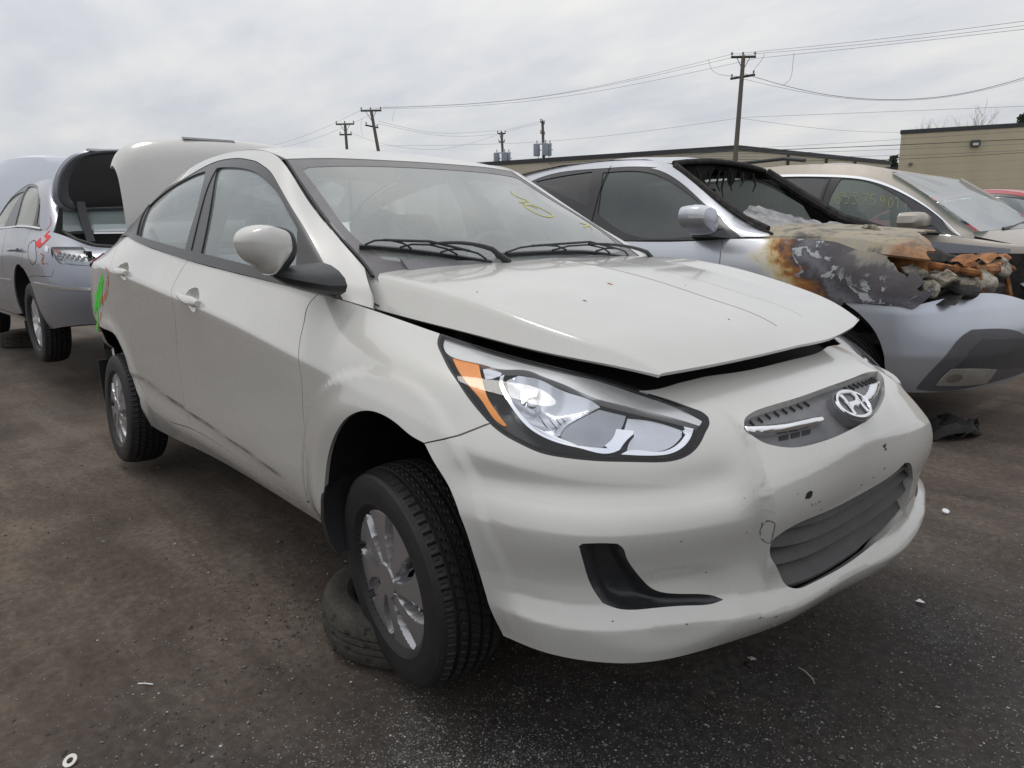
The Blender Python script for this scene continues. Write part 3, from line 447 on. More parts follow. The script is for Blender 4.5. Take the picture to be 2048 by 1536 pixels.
def dist_poly(P,Q):
    out=np.full(len(Q),9.)
    for a,b in zip(P,np.roll(P,-1,0)):
        ab=b-a; t=np.clip(((Q-a)@ab)/max(ab@ab,1e-12),0,1); out=np.minimum(out,np.linalg.norm(Q-a-t[:,None]*ab,axis=1))
    return out
def solve_yz(s,y,z,uv0,n=8):
    # surface coordinates of the point with the given y and z
    uv=np.array(uv0,float)
    for k in range(n):
        p=s.pos([uv])[0]; a=(s.pos([uv+[.006,0]])[0]-s.pos([uv-[.006,0]])[0])/.012; b=(s.pos([uv+[0,.006]])[0]-s.pos([uv-[0,.006]])[0])/.012
        J=np.array([[a[1],b[1]],[a[2],b[2]]]); uv=uv+np.clip(np.linalg.solve(J,[y-p[1],z-p[2]]),-.03,.03)
    return uv
def fill(outer,holes,res,lines=()):
    # triangulate an outline with holes, with an even grid of points inside
    loops=[outer]+list(holes); lo=outer.min(0); hi=outer.max(0)
    gx=np.arange(lo[0]+res/2,hi[0],res); gy=np.arange(lo[1]+res/2,hi[1],res)
    if len(gx) and len(gy):
        Q=np.stack(np.meshgrid(gx,gy,indexing='ij'),-1).reshape(-1,2)
        m=inside(outer,Q)
        for h in holes: m&=~inside(h,Q)
        Q=Q[m]
        if len(Q):
            dd=np.min([dist_poly(l,Q) for l in loops]+[dist_poly(np.vstack([l,l[::-1]]),Q) for l in lines],0); Q=Q[dd>res*.45]
    else: Q=np.zeros((0,2))
    ins=[]
    for l in lines:
        l=np.asarray(l); m=inside(outer,l)
        for h in holes: m&=~inside(h,l)
        m&=np.min([dist_poly(q,l) for q in loops],0)>res*.4; ins.append(m)
    V=np.concatenate(loops+[np.asarray(l) for l in lines]+[Q]); E=[];b=0
    for l in loops: E+=[(b+i,b+(i+1)%len(l)) for i in range(len(l))]; b+=len(l)
    drop=[]
    for l,m in zip(lines,ins): E+=[(b+i,b+i+1) for i in range(len(l)-1) if m[i] and m[i+1]]; drop+=[b+i for i in range(len(l)) if not m[i]]; b+=len(l)
    if drop:
        keep=np.ones(len(V),bool); keep[drop]=False; re0=np.cumsum(keep)-1; V=V[keep]; E=[(int(re0[i]),int(re0[j])) for i,j in E]
    r=delaunay_2d_cdt([Vector(v) for v in V],E,[],0,1e-7)
    V2=np.array([tuple(v) for v in r[0]]); F=np.array([f for f in r[2] if len(f)==3])
    cen=V2[F].mean(1); m=inside(outer,cen)
    for h in holes: m&=~inside(h,cen)
    F=F[m]
    a=V2[F]; s=(a[:,1,0]-a[:,0,0])*(a[:,2,1]-a[:,0,1])-(a[:,1,1]-a[:,0,1])*(a[:,2,0]-a[:,0,0])
    F[s<0]=F[s<0][:,::-1]; F=F[np.abs(s)>1e-12]
    used=np.unique(F); re=-np.ones(len(V2),int); re[used]=np.arange(len(used))
    return V2[used],re[F]
def flip_y(V): V=np.array(V); V[:,1]*=-1; return V
def panel(name,s,outer,holes=(),mat=None,parent=None,inset=.0018,flange=.013,off=0.,res=.014,mirror=False,hflange=None,fn=None,step=None,resmp=True,lines=()):
    # s: surface; outline in surface coordinates; flange: the edge folds inwards by that much
    step=step or res*.75
    o=resample(outer,step) if resmp else np.asarray(outer,float)
    if inset: o=offset_poly(o,inset)
    hs=[resample(h,step) for h in holes]
    V,F=fill(o,hs,res,lines)
    X=s.pos(V);N=s.nrm(V)
    sgn=1 if s.out else -1
    N=N*sgn
    if off: X=X+N*off
    if fn is not None: X=fn(V,X,N)
    nv=[*N] if fn is None else [(0,0,0)]*len(X); XV=[*X]; FF=[tuple(f) if s.out else tuple(f[::-1]) for f in F]
    loops=[(o,flange)]+[(h,flange if hflange is None else hflange) for h in hs]
    for L,fl in loops:
        if not fl: continue
        A=s.pos(L);n=s.nrm(L)*sgn
        if off: A=A+n*off
        if fn is not None: A=fn(L,A,n)
        b=len(XV); m=len(L); r=min(.0022,abs(fl)*.4)
        rows=[A,A-n*r*.45,A-n*fl]
        if L is o: cen=offset_poly(L,-.0007); 
        for q in rows: XV+=[*q]; nv+=[(0,0,0)]*m
        ccw=(area2(L)>0)==(L is o)
        for k in range(len(rows)-1):
            for i in range(m):
                j=(i+1)%m; f=(b+k*m+i,b+(k+1)*m+i,b+(k+1)*m+j,b+k*m+j)
                if not ccw: f=f[::-1]
                FF.append(f if s.out else f[::-1])
    XV=np.array(XV); nv=np.array(nv)
    if mirror: XV=flip_y(XV); nv=flip_y(nv); FF=[f[::-1] for f in FF]
    ob=mesh(name,XV,FF,mat,parent)
    ob.data.normals_split_custom_set_from_vertices([tuple(map(float,q)) for q in nv])
    return ob
def strip(name,s,uv,width,mat,parent=None,off=.002,thick=.003,mirror=False,step=.01,taper=None):
    # a thin moulding along an open line on a surface
    uv=np.asarray(uv,float); L=np.concatenate([[0],np.cumsum(np.linalg.norm(np.diff(uv,axis=0),axis=1))])
    n=max(2,int(L[-1]/step)); tq=np.linspace(0,L[-1],n+1); c=nat_spline(L,uv,tq) if len(uv)>2 else uv[0]+(uv[1]-uv[0])*(tq/L[-1])[:,None]
    t=np.gradient(c,axis=0); t/=np.linalg.norm(t,axis=1,keepdims=True); m=np.stack([-t[:,1],t[:,0]],1)
    w=np.full(n+1,width/2) if taper is None else width/2*np.interp(tq/L[-1],[0,.5,1],taper)
    a,b=c+m*w[:,None],c-m*w[:,None]; sg=1 if s.out else -1
    A,B=s.pos(a),s.pos(b); NA,NB=s.nrm(a)*sg,s.nrm(b)*sg
    rings=[]
    for i in range(n+1): rings.append([A[i]+NA[i]*(off-thick),A[i]+NA[i]*off,B[i]+NB[i]*off,B[i]+NB[i]*(off-thick)])
    mb=MB().loft(rings)
    if mirror: mb.V=[(x,-y,z) for x,y,z in mb.V]
    return mb.build(name,mat,parent)
# ================================================================== the off-white sedan
for s_,o_ in ((S,True),(Gs,True),(W,False),(RF,False),(H,True)): s_.out=o_
VM=float(S.v[-1]); VB=.0005
DUST=(.40,.385,.35)
M_body=paint('offwhite_paint',(.535,.527,.500),dust=(.455,.445,.41),amount=.42,rough=.20,speck=.8,top=.55,coat=1.0)
M_blk=plain('black_plastic',(.020,.021,.023),.42,grain=.35,gs=30,bump=.08)
M_trim=plain('gloss_black_trim',(.030,.030,.033),.30,grain=.3,gs=14)
M_rub=plain('rubber_seal',(.012,.012,.013),.6)
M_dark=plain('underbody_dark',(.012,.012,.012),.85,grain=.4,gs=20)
M_grey=plain('dusty_grey_plastic',(.14,.14,.148),.55,grain=.28,gs=18,bump=.08)
M_slat=plain('dusty_slat_plastic',(.050,.048,.049),.55,grain=.40,gs=26,bump=.1)
M_chrome=plain('chrome',(.80,.81,.83),.09,1.0,grain=.06,gs=9)
M_satin=plain('satin_chrome',(.62,.62,.63),.30,1.0,grain=.12,gs=20)
M_white_bezel=plain('pale_bezel',(.72,.72,.69),.22,.55,grain=.10,gs=25)
M_glass=glass('cabin_glass',(.86,.97,1.0),.34,(.62,.71,.73),fres=1.25)
M_wsglass=glass('windscreen_glass',(.92,1.0,.98),.34,(.70,.735,.69),streak=1.6,fres=1.55)
M_lens=glass('lamp_lens',(.97,.98,1.0),.012,tdep=1.0,gloss=.8,fres=.32)
M_frit=plain('ceramic_frit',(.125,.117,.118),.30,grain=.25,gs=12)
car=empty('sedan',(0,0,GZ)); tag(car,'off-white four-door sedan with popped hood, raised trunk lid and hanging wheels, nearest in the yard','car')
def P_(k): return np.array(U[k],float)
def near_i(A,p): return int(((np.asarray(A)-np.asarray(p))**2).sum(1).argmin())
aF=P_('archF'); aF[0]=[aF[1,0]+.002,VB]; aF[-1,1]=VB
bg_=P_('bumgap'); hl=P_('hl'); 
jA=near_i(aF,bg_[0]); jH=near_i(hl,bg_[-1])
ugF=P_('gapF'); ugF[0,1]=VM-.001
db=P_('doorbot'); gB=P_('gapB'); gB[0,1]=VM-.001
_t=np.concatenate([[0],np.cumsum(np.linalg.norm(np.diff(db,axis=0),axis=1))]); dbd=nat_spline(_t,db,np.linspace(0,_t[-1],90)); kB=int(np.abs(dbd[:,0]-gB[-1,0]).argmin()); gB[-1]=dbd[kB]
re_=P_('rearedge'); re_=np.vstack([re_[:-1],[re_[-1,0],VM-.001]])
aR=P_('archR'); aR=aR[:8]; aR[0,1]=VB
apex=aR[-1,0]-.10
aR=np.vstack([aR,np.stack([2*apex-aR[::-1,0],aR[::-1,1]],1)])
hl_l=near_i(hl,hl[0]); 
def handle(door,k,mir):
    ds=P_('dish'+k); dr=resample(ds,.006)
    panel('handle_recess',S,ds,mat=M_body,parent=door,inset=-.001,flange=0,res=.007,mirror=mir,fn=lambda V,X,N:X-N*(.024*np.sin(np.pi/2*np.clip(dist_poly(dr,V)/.030,0,1)))[:,None])
    c=P_('bar'+k); n=15; tq=np.linspace(0,1,n); c=c[0]+(c[1]-c[0])*tq[:,None]; c[:,1]-=.006*np.sin(np.pi*tq)
    hw=np.interp(tq,[0,.12,.4,.8,.95,1],[.004,.011,.0125,.0165,.017,.011]); oo=np.interp(tq,[0,.15,.4,.8,1],[.004,.014,.026,.030,.020])
    rings=[]
    for i in range(n):
        p,nn=S.pos(c[i:i+1])[0],S.nrm(c[i:i+1])[0]; u_=S.pos([c[i]+[0,.01]])[0]-p; u_/=np.linalg.norm(u_)
        dp=np.interp(tq[i],[0,.2,.8,1],[.010,.012,.014,.032])
        rings.append([p+nn*(oo[i]-dp*(1-math.cos(a))/2)+u_*hw[i]*math.sin(a) for a in [2*math.pi*q/12 for q in range(12)]])
    mb=MB().loft(rings)
    if mir: mb.V=[(x,-y,z) for x,y,z in mb.V]
    mb.build('door_handle',M_body,door)
for side in (False,True):
    mir=side
    # front fender
    k0=hl[:jH+1]
    fend=np.vstack([[[ugF[0,0],VM-.001]],[[hl[0,0]-.002,VM-.001]],k0[1:],bg_[::-1][1:],aF[:jA][::-1],[[ugF[-1,0],VB]],ugF[::-1][:-1]])
    panel('front_fender',S,fend,mat=M_body,parent=car,mirror=mir)
    fd=np.vstack([ugF,dbd[:kB],gB[::-1]])
    fdoor=panel('front_door',S,fd,holes=[P_('dishF')],mat=M_body,parent=car,mirror=mir)
    rd=np.vstack([gB,dbd[kB+1:],re_])
    rdoor=panel('rear_door',S,rd,holes=[P_('dishR')],mat=M_body,parent=car,mirror=mir)
    for d_,k_ in ((fdoor,'F'),(rdoor,'R')): handle(d_,k_,mir)
    # quarter panel and rocker are one pressing
    rear_u=.62
    sp=np.vstack([[[ugF[-1,0],VB]],aR,[[aR[-1,0]-.02,.30],[rear_u,.34],[rear_u,.46],[1.16,.50],[1.21,.60],[rear_u,.61],[rear_u,VM-.001],[re_[-1,0],VM-.001]],re_[::-1][1:],db[::-1],[[ugF[-1,0],db[0,1]]]])
    sp[len(aR),1]=VB
    sp=np.vstack([[[ugF[-1,0],VB]],aR[:-3],[[rear_u,aR[-4,1]],[rear_u,.46],[1.16,.50],[1.21,.60],[rear_u,.61],[rear_u,VM-.001],[re_[-1,0],VM-.001]],re_[::-1][1:],dbd[::-1][:-1],[[ugF[-1,0],db[0,1]]]])
    panel('quarter_panel',S,sp,mat=M_body,parent=car,mirror=mir)
    panel('tail_light',S,np.array([[rear_u+.003,.465],[1.15,.505],[1.20,.597],[rear_u+.003,.605]]),mat=plain('red_lens',(.35,.012,.015),.12,coat=.5) if not mir else bpy.data.materials['red_lens'],parent=car,mirror=mir,off=.004,inset=.004)
# rear bumper, one piece right round
rb=np.array([[.005,VB],[aR[-1,0],VB],aR[-2],aR[-3],aR[-4],[.60,aR[-4,1]-.003],[.005,aR[-4,1]-.003]])
panel('rear_bumper',S,rb,mat=M_body,parent=car); panel('rear_bumper',S,rb,mat=M_body,parent=car,mirror=True)
# front bumper: right half outline, mirrored in surface space about the centre line
bt=P_('bumtop'); i0=near_i(hl,bt[0]); 
side_hl=hl[jH:i0+1]                       # under and round the lamp to its inner top edge
rh=np.vstack([[[UMID,bt[2:4,1].mean()]],bt[:3][::-1],side_hl[::-1][1:],bg_[::-1][1:],aF[jA+1:],[[UMID,VB]]])
lh=rh[::-1].copy(); lh[:,0]=2*UMID-lh[:,0]; lh=lh[1:-1]
bump_o=np.vstack([rh,lh])
ug=P_('ugr'); lg=P_('lgr'); fog=P_('fog'); fogL=fog.copy(); fogL[:,0]=2*UMID-fogL[:,0]
hole=P_('hole')
# lines the bumper mesh must follow: corner lines of the centre section, plate crease, lip
def trace(pts,uv0):
    out=[]; uv=np.array(uv0,float)
    for y,z in pts: uv=solve_yz(S,y,z,uv); out.append(uv.copy())
    return np.array(out)
yef=lambda z:.380-.24*(math.sqrt((z-.53)**2+.02**2)-.02)
zs=np.linspace(.31,.69,52); g0=S.near((.74,-.37,.31)); Ls=[trace([(-(yef(z)+o_),z) for z in zs],g0) for o_ in (-.002,.004,.010)]
ysn=np.linspace(-.355,0,46); Ls.append(trace([(y,.566-.09*abs(y)) for y in ysn],S.near((.80,-.355,.534))))
ysl=np.linspace(-.70,0,80); zl_=lambda y:.232+.055*float(smooth(.20,.65,abs(y)))
for dz in (0,.040): Ls.append(trace([(y,zl_(y)+dz) for y in ysl],S.near((.63,-.70,.285+dz))))
Ls+=[np.stack([2*UMID-l[:,0],l[:,1]],1) for l in Ls]
bumper=panel('front_bumper',S,bump_o,holes=[ug,lg,fog,fogL],mat=M_body,parent=car,res=.009,hflange=.022,lines=Ls)
panel('bumper_hole',S,hole,mat=M_rub,parent=bumper,off=.0012,inset=0,flange=.003,res=.006)
M_tow=plain('seam_line',(.16,.155,.145),.5)
tow=P_('tow'); strip('tow_cover_seam',S,np.vstack([tow,tow[:1]]),.0022,M_tow,bumper,off=.0006,thick=.002,step=.004)
# upper grille: dusty grey insert, mesh slots, chrome wings, oval badge
grille=panel('upper_grille',S,ug,mat=M_grey,parent=bumper,off=-.020,inset=-.004,flange=0)
def band(u,v0,v1,off0,off1):            # small slab on the bumper surface
    return [S.pos([[u,v0]])[0]+S.nrm([[u,v0]])[0]*off0,S.pos([[u,v1]])[0]+S.nrm([[u,v1]])[0]*off1]
def wingf(pl):
    pr=resample(pl,.006)
    return lambda V,X,N: X+(N+np.array([0,0,.0]))*(.010*np.sin(np.pi/2*np.clip(dist_poly(pr,V)/.013,0,1)))[:,None]
panel('chrome_wing',S,P_('chr'),mat=M_chrome,parent=bumper,off=-.004,inset=0,flange=.016,res=.004,fn=wingf(P_('chr')))
panel('chrome_wing',S,P_('chl'),mat=M_chrome,parent=bumper,off=-.004,inset=0,flange=.016,res=.004,fn=wingf(P_('chl')))
sl=P_('lslots'); 
for i in range(3):
    f0,f1=(i+.08)/3,(i+.86)/3
    q=np.array([sl[0]+(sl[1]-sl[0])*f0,sl[0]+(sl[1]-sl[0])*f1,sl[3]+(sl[2]-sl[3])*f1,sl[3]+(sl[2]-sl[3])*f0])
    panel('grille_slot',S,q,mat=M_rub,parent=bumper,off=-.0185,inset=0,flange=.002)
# row of ribs along the grille's upper edge, both sides
ugmin,ugmax=ug[:,0].min(),ug[:,0].max()
for i in range(22):
    u=ugmin+.05+(ugmax-ugmin-.10)*i/21
    if abs(u-UMID)<.085: continue
    col_=ug[np.abs(ug[:,0]-u)<.06]; vt=np.interp(u,*[np.array(z) for z in zip(*sorted(map(tuple,ug[4:9])))]) if u>ug[4,0] else np.interp(u,*[np.array(z) for z in zip(*sorted(map(tuple,ug[1:5])))])
    a=band(u,vt-.017,vt-.004,-.0195,-.0195); b=band(u+.0022,vt-.017,vt-.004,-.0195,-.0195); n=S.nrm([[u,vt]])[0]*.006
    MB().loft([[a[0],a[0]+n,b[0]+n,b[0]],[a[1],a[1]+n,b[1]+n,b[1]]]).build('grille_rib',M_slat,bumper)
# badge
ec=np.array(U['emb'][0]); ec=np.array([UMID,ec[1]-.0]); E0=S.pos([ec])[0]; EN=S.nrm([ec])[0]
ex=np.array([0,1,0])-EN*EN[1]; ex/=np.linalg.norm(ex); ey=np.cross(EN,ex)*1.0
if ey[2]<0: ey=-ey
E0=E0+EN*.004+ex*.004
EA_,EB_=.064,.043
def ell(a,b,h,n=48): return [E0+ex*a*math.cos(2*math.pi*k/n)+ey*b*math.sin(2*math.pi*k/n)+EN*h for k in range(n)]
MB().loft([ell(EA_+.004,EB_+.004,-.03),ell(EA_+.004,EB_+.004,-.004)],caps=True).build('badge_base',M_grey,bumper)
ring=[];
for k in range(48):
    t=2*math.pi*k/48; c=E0+ex*EA_*.93*math.cos(t)+ey*EB_*.90*math.sin(t); d=ex*math.cos(t)+ey*math.sin(t)
    ring.append([c+(d*math.cos(q)*.0052+EN*math.sin(q)*.0050) for q in [2*math.pi*j/8 for j in range(8)]])
mb=MB().loft(ring+[ring[0]],caps=False)
# slanted H with flaring strokes
def e2(x,y,h): return E0+ex*x*EA_+ey*y*EB_+EN*h
def stroke(P,w):
    rings=[]
    for (x,y),ww in zip(P,w): rings.append([e2(x-ww,y,-.004),e2(x-ww*.75,y,.0045),e2(x+ww*.75,y,.0045),e2(x+ww,y,-.004)])
    mb.loft(rings)
stroke([(-.60,-.62),(-.50,-.30),(-.40,.05),(-.32,.40),(-.30,.74)],[.13,.10,.09,.11,.14])
stroke([(.60,.62),(.50,.30),(.40,-.05),(.32,-.40),(.30,-.74)],[.13,.10,.09,.11,.14])
bar=[]
for f in np.linspace(0,1,7):
    x=-.42+.84*f; y=-.10+.20*f+.10*math.sin((f-.5)*math.pi*2)*-.6; h=.17+.10*abs(f-.5)*2
    bar.append([e2(x,y-h,-.004),e2(x,y-h*.7,.0045),e2(x,y+h*.7,.0045),e2(x,y+h,-.004)])
mb.loft(bar); mb.build('badge',M_chrome,bumper)
# lower grille: black mouth with four broad slats
panel('lower_grille',S,lg,mat=M_dark,parent=bumper,off=-.058,inset=-.02,flange=0)
def span_at(poly,v):
    xs=[]
    for a,b in zip(poly,np.roll(poly,-1,0)):
        if (a[1]>v)!=(b[1]>v): xs.append(a[0]+(v-a[1])/(b[1]-a[1])*(b[0]-a[0]))
    return (min(xs),max(xs)) if xs else None
lgr_s=resample(lg,.01); v0,v1=lg[:,1].min(),lg[:,1].max()
def lgv(u):   # lower and upper edge of the mouth at u
    ys=[]
    for a,b in zip(lgr_s,np.roll(lgr_s,-1,0)):
        if (a[0]>u)!=(b[0]>u): ys.append(a[1]+(u-a[0])/(b[0]-a[0])*(b[1]-a[1]))
    return (min(ys),max(ys)) if len(ys)>1 else None
ua,ub=lgr_s[:,0].min(),lgr_s[:,0].max()
vlo=np.percentile(lgr_s[:,1],3); 
UU=np.linspace(ua+.004,ub-.004,70)
_uc=np.linspace(ua+.16,ub-.10,24); _lo=np.polyfit(_uc,[lgv(u)[0] for u in _uc],2); _hi=np.polyfit(_uc,[lgv(u)[1] for u in _uc],2)
for i in range(4):
    rings=[]
    for u in UU:
        e_=lgv(u)
        if e_ is None: continue
        # slat line follows the sweep of the mouth's own edges
        lo,hi=np.polyval(_lo,u),np.polyval(_hi,u); base=lo+(hi-lo)*(.03+.245*i); h=(hi-lo)*.205
        if False: pass
        top=min(base+h,e_[1]+.002); bot=max(base,e_[0]-.002)
        if top-bot<.004: continue
        p0,n0=S.pos([[u,bot]])[0],S.nrm([[u,bot]])[0]; p1,n1=S.pos([[u,top]])[0],S.nrm([[u,top]])[0]
        f=(top-bot)/h
        rings.append([p0-n0*.040,p0-n0*.014+(p1-p0)*.02,p0-n0*.010+(p1-p0)*.16,p1-n1*(.010+.030*f),p1-n1*(.016+.034*f)])
    MB().loft(rings).build('grille_slat',M_slat,bumper)
for uu_ in ():
    u=UMID+uu_; lo,hi=lgv(u); a=band(u-.006,lo,hi,-.055,-.055); b=band(u+.006,lo,hi,-.055,-.055); n=S.nrm([[u,lo]])[0]*.018
    MB().loft([[a[0],a[0]+n,b[0]+n,b[0]],[a[1],a[1]+n,b[1]+n,b[1]]]).build('grille_strut',M_rub,bumper)
# fog lamp recesses (right one in view, left mirrored)
for fo in (fog,fogL):
    c=fo.mean(0)
    def ff(V,X,N,fo=fo):
        d=np.clip(dist_poly(resample(fo,.008),V)/.03,0,1); return X-N*(.030*d*d*(3-2*d))[:,None]
    panel('fog_recess',S,fo,mat=M_blk,parent=bumper,off=-.002,inset=.0005,flange=.02,res=.008,fn=ff)
ROOT_HL=[]
# headlights: black housing, chrome bowl, bezels, amber marker under a clear lens
def hpoly(k): return P_(k)
M_amber=plain('amber_lens',(.95,.27,.004),.35,coat=.2,grain=.25,gs=160,bump=.25)
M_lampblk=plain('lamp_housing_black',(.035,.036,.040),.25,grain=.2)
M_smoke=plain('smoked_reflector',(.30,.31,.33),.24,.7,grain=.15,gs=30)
M_smoke2=plain('satin_reflector',(.56,.575,.61),.22,.6,grain=.12,gs=30)
M_bowl,t_=newmat('fluted_reflector'); 
_w=t_.n('ShaderNodeTexWave',{'Vector':t_.map(t_.co(),(1,1,1),(0,.5,.6)),'Scale':9.,'Distortion':.1,'Detail':1.},bands_direction='X')
t_.out(t_.pbsdf(Base_Color=t_.ramp(_w.outputs[0],[(.2,(.52,.54,.57)),(.6,(.76,.78,.82))]),Metallic=.45,Roughness=.16,Normal=t_.bump(_w.outputs[0],.25,.004)))
for mir in (False,True):
    lamp=panel('headlight',S,hl,mat=M_lens,parent=car,off=-.001,inset=.003,flange=0,mirror=mir,res=.012)
    panel('lamp_housing',S,hl,mat=M_lampblk,parent=lamp,off=-.088,inset=.006,flange=-.085,mirror=mir,res=.02)
    panel('amber_marker',S,hpoly('h_amber'),mat=M_amber,parent=lamp,off=-.012,inset=0,flange=.012,mirror=mir,res=.008)
    panel('lamp_bezel',S,hpoly('h_top'),mat=M_white_bezel,parent=lamp,off=-.009,inset=0,flange=.016,mirror=mir,res=.008)
    panel('chrome_ring',S,hpoly('h_ring'),mat=M_chrome,parent=lamp,off=-.013,inset=0,flange=.014,mirror=mir,res=.006)
    panel('chrome_ring',S,hpoly('h_ring2'),mat=M_chrome,parent=lamp,off=-.012,inset=0,flange=.014,mirror=mir,res=.006)
    for fk in ('f1','f2','f3','f4','f5','f6','f7'): strip('flute_dark_streak',S,hpoly(fk),.0024,M_lampblk,lamp,off=-.036,thick=.002,mirror=mir,taper=[.4,1,.5])  # black strips drawn for the dark streaks reflected along the bowl's flutes
    panel('bowl_dark_reflection',S,hpoly('h_dark'),mat=M_smoke,parent=lamp,off=-.030,inset=0,flange=.004,mirror=mir,res=.006)  # dark reflection in the chrome bowl, painted as a separate panel
    bo=hpoly('h_bowl'); bc=np.array(U['h_bulb'][0]); bor=resample(bo,.006)
    def bf(V,X,N,bor=bor):
        d=np.clip(dist_poly(bor,V)/.055,0,1); return X-N*(.030*(1-(1-d)**2))[:,None]
    panel('lamp_bowl',S,bo,mat=M_bowl,parent=lamp,off=-.018,inset=0,flange=0,mirror=mir,res=.005,fn=bf)
    panel('smoked_panel',S,hpoly('h_smoke'),mat=M_smoke,parent=lamp,off=-.020,inset=0,flange=.01,mirror=mir,res=.01)
    panel('inner_reflector',S,hpoly('h_inner'),mat=M_smoke2,parent=lamp,off=-.024,inset=0,flange=0,mirror=mir,res=.008)
    p=S.pos([bc])[0]; n=S.nrm([bc])[0]; p=p-n*.05
    mb=MB(); q=[Vector(p+n*h) for h in (0,.012,.028,.036,.040)]; mb.tube(q,[.016,.017,.016,.011,.003],16)
    if mir: mb.V=[(x,-y,z) for x,y,z in mb.V]
    mb.build('bulb_shield',M_chrome,lamp)
    sm=resample(hl,.008); strip('lamp_seal',S,np.vstack([hl,hl[:1]]),.006,M_rub,lamp,off=-.0015,thick=.008,mirror=mir,step=.008)
# hood, popped a hand's width
hu,hv=float(H.u[-1]),float(H.v[-1])
hood=panel('hood',H,np.array([[.001,.001],[hu-.001,.001],[hu-.001,hv-.001],[.001,hv-.001]]),mat=M_body,parent=car,inset=.0005,flange=.009,res=.014)
# body side above the belt: pillars and roof rail, black window surround, panes
gu,gv=float(Gs.u[-1]),float(Gs.v[-1]); fr=P_('frame'); fr[0]=[fr[0,0]+.012,.0005]
fr[-1]=[fr[-1,0],fr[-1,1]]
belt_end=fr[-1]
GV=gv-.0005
for mir in (False,True):
    uo=np.vstack([[[gu-.001,.0005]],[[gu-.001,GV]],[[.001,GV]],[[.001,.0005]],[[belt_end[0]+.10,.0005]],fr[::-1]])
    rail=panel('roof_rail',Gs,uo,mat=M_body,parent=car,inset=.001,flange=.012,mirror=mir)
    fg=P_('fglass'); rg=P_('rglass')
    tr=np.vstack([fr,[[belt_end[0]+.10,.0005]]])
    surround=panel('window_surround',Gs,tr,holes=[fg,rg],mat=M_trim,parent=car,inset=.001,flange=.010,hflange=.012,off=-.002,mirror=mir,res=.012)
    # panes sit 8 mm inside
    wf=panel('window_glass',Gs,fg,mat=M_glass,parent=car,off=-.009,inset=-.004,flange=0,mirror=mir,res=.03)
    wr=panel('window_glass',Gs,rg,mat=M_glass,parent=car,off=-.009,inset=-.004,flange=0,mirror=mir,res=.03)
    bl=np.array([[belt_end[0]+.10,.013],[1.0,.0125],[1.6,.0125],[fr[0,0]-.05,.012]])
    strip('belt_moulding',Gs,bl,.030,M_trim,car,off=.007,thick=.012,mirror=mir,step=.02)
    gb0=Gs.near(S.pos([gB[0]])[0]); 
    bp_=np.array([[gb0[0]+.003,.03],[gb0[0]-.01,.14],[gb0[0]-.035,.235],[gb0[0]-.055,.285]])
    strip('pillar_gap',Gs,bp_,.006,M_rub,car,off=.0005,thick=.004,mirror=mir,step=.01)
    ql=P_('qline'); strip('pillar_gap',Gs,np.vstack([ql[:1],ql[1:]]),.012,M_rub,car,off=.004,thick=.008,mirror=mir)
# windscreen with black ceramic border, roof, rear window
wu,wv=float(W.u[-1]),float(W.v[-1]); ws=P_('ws'); fri=P_('frit')
topu=.905*wu if False else wu-.004
e_v=.012
e_l=.046
wo_=np.array([[.002,e_v],[wu-.004,e_v+.004],[wu-.004,wv-e_l-.004],[.002,wv-e_l]])
panel('windshield_pillar',W,np.array([[.03,wv-e_l+.002],[wu-.004,wv-e_l-.002],[wu-.004,wv-.001],[.03,wv-.001]]),mat=M_body,parent=car,inset=0,flange=.006,res=.02,off=.003)
wsc=panel('windshield',W,wo_,mat=M_wsglass,parent=car,inset=0,flange=0,off=0,res=.03)
fb=.052
inner=np.array([[.155,.075],[.23,.058],[.55,.050],[wu-.095,.048],[wu-.075,.075],[wu-.068,.3],[wu-.066,wv/2],[wu-.068,wv-.3],[wu-.075,wv-.11],[wu-.095,wv-.085],[.55,wv-.085],[.23,wv-.09],[.155,wv-.10],[.128,wv-.2],[.118,wv/2],[.128,.2]])
panel('windshield_frit',W,wo_,holes=[inner],mat=M_frit,parent=wsc,off=.0012,inset=.001,flange=0,hflange=0,res=.03)
strip('windshield_seal',W,np.array([[.05,e_v-.004],[.4,e_v-.004],[wu-.004,e_v]]),.007,M_rub,car,off=.002,thick=.008); strip('windshield_seal',W,np.array([[.05,wv-e_l],[.4,wv-e_l],[wu-.004,wv-e_l-.003]]),.007,M_rub,car,off=.002,thick=.008)
strip('windshield_seal',W,np.array([[wu-.003,.02],[wu-.003,wv/2],[wu-.003,wv-.02]]),.008,M_rub,car,off=.001,thick=.008)
ru,rv=float(RF.u[-1]),float(RF.v[-1]); rglass_u=.62*ru
iu=float(RF.u[4])
panel('roof',RF,np.array([[.004,.016],[iu,.012],[iu,rv-.012],[.004,rv-.016]]),mat=M_body,parent=car,inset=0,flange=.012,res=.03)
panel('rear_window',RF,np.array([[iu+.002,.003],[ru-.005,.003],[ru-.005,rv-.003],[iu+.002,rv-.003]]),mat=M_glass,parent=car,inset=0,flange=0,off=-.004,res=.04)
for v_ in (.006,rv-.006): strip('roof_ditch',RF,np.array([[.01,v_],[iu*.5,v_],[iu,v_],[ru-.05,v_]]),.014,M_rub,car,off=-.004,thick=.006,step=.03)
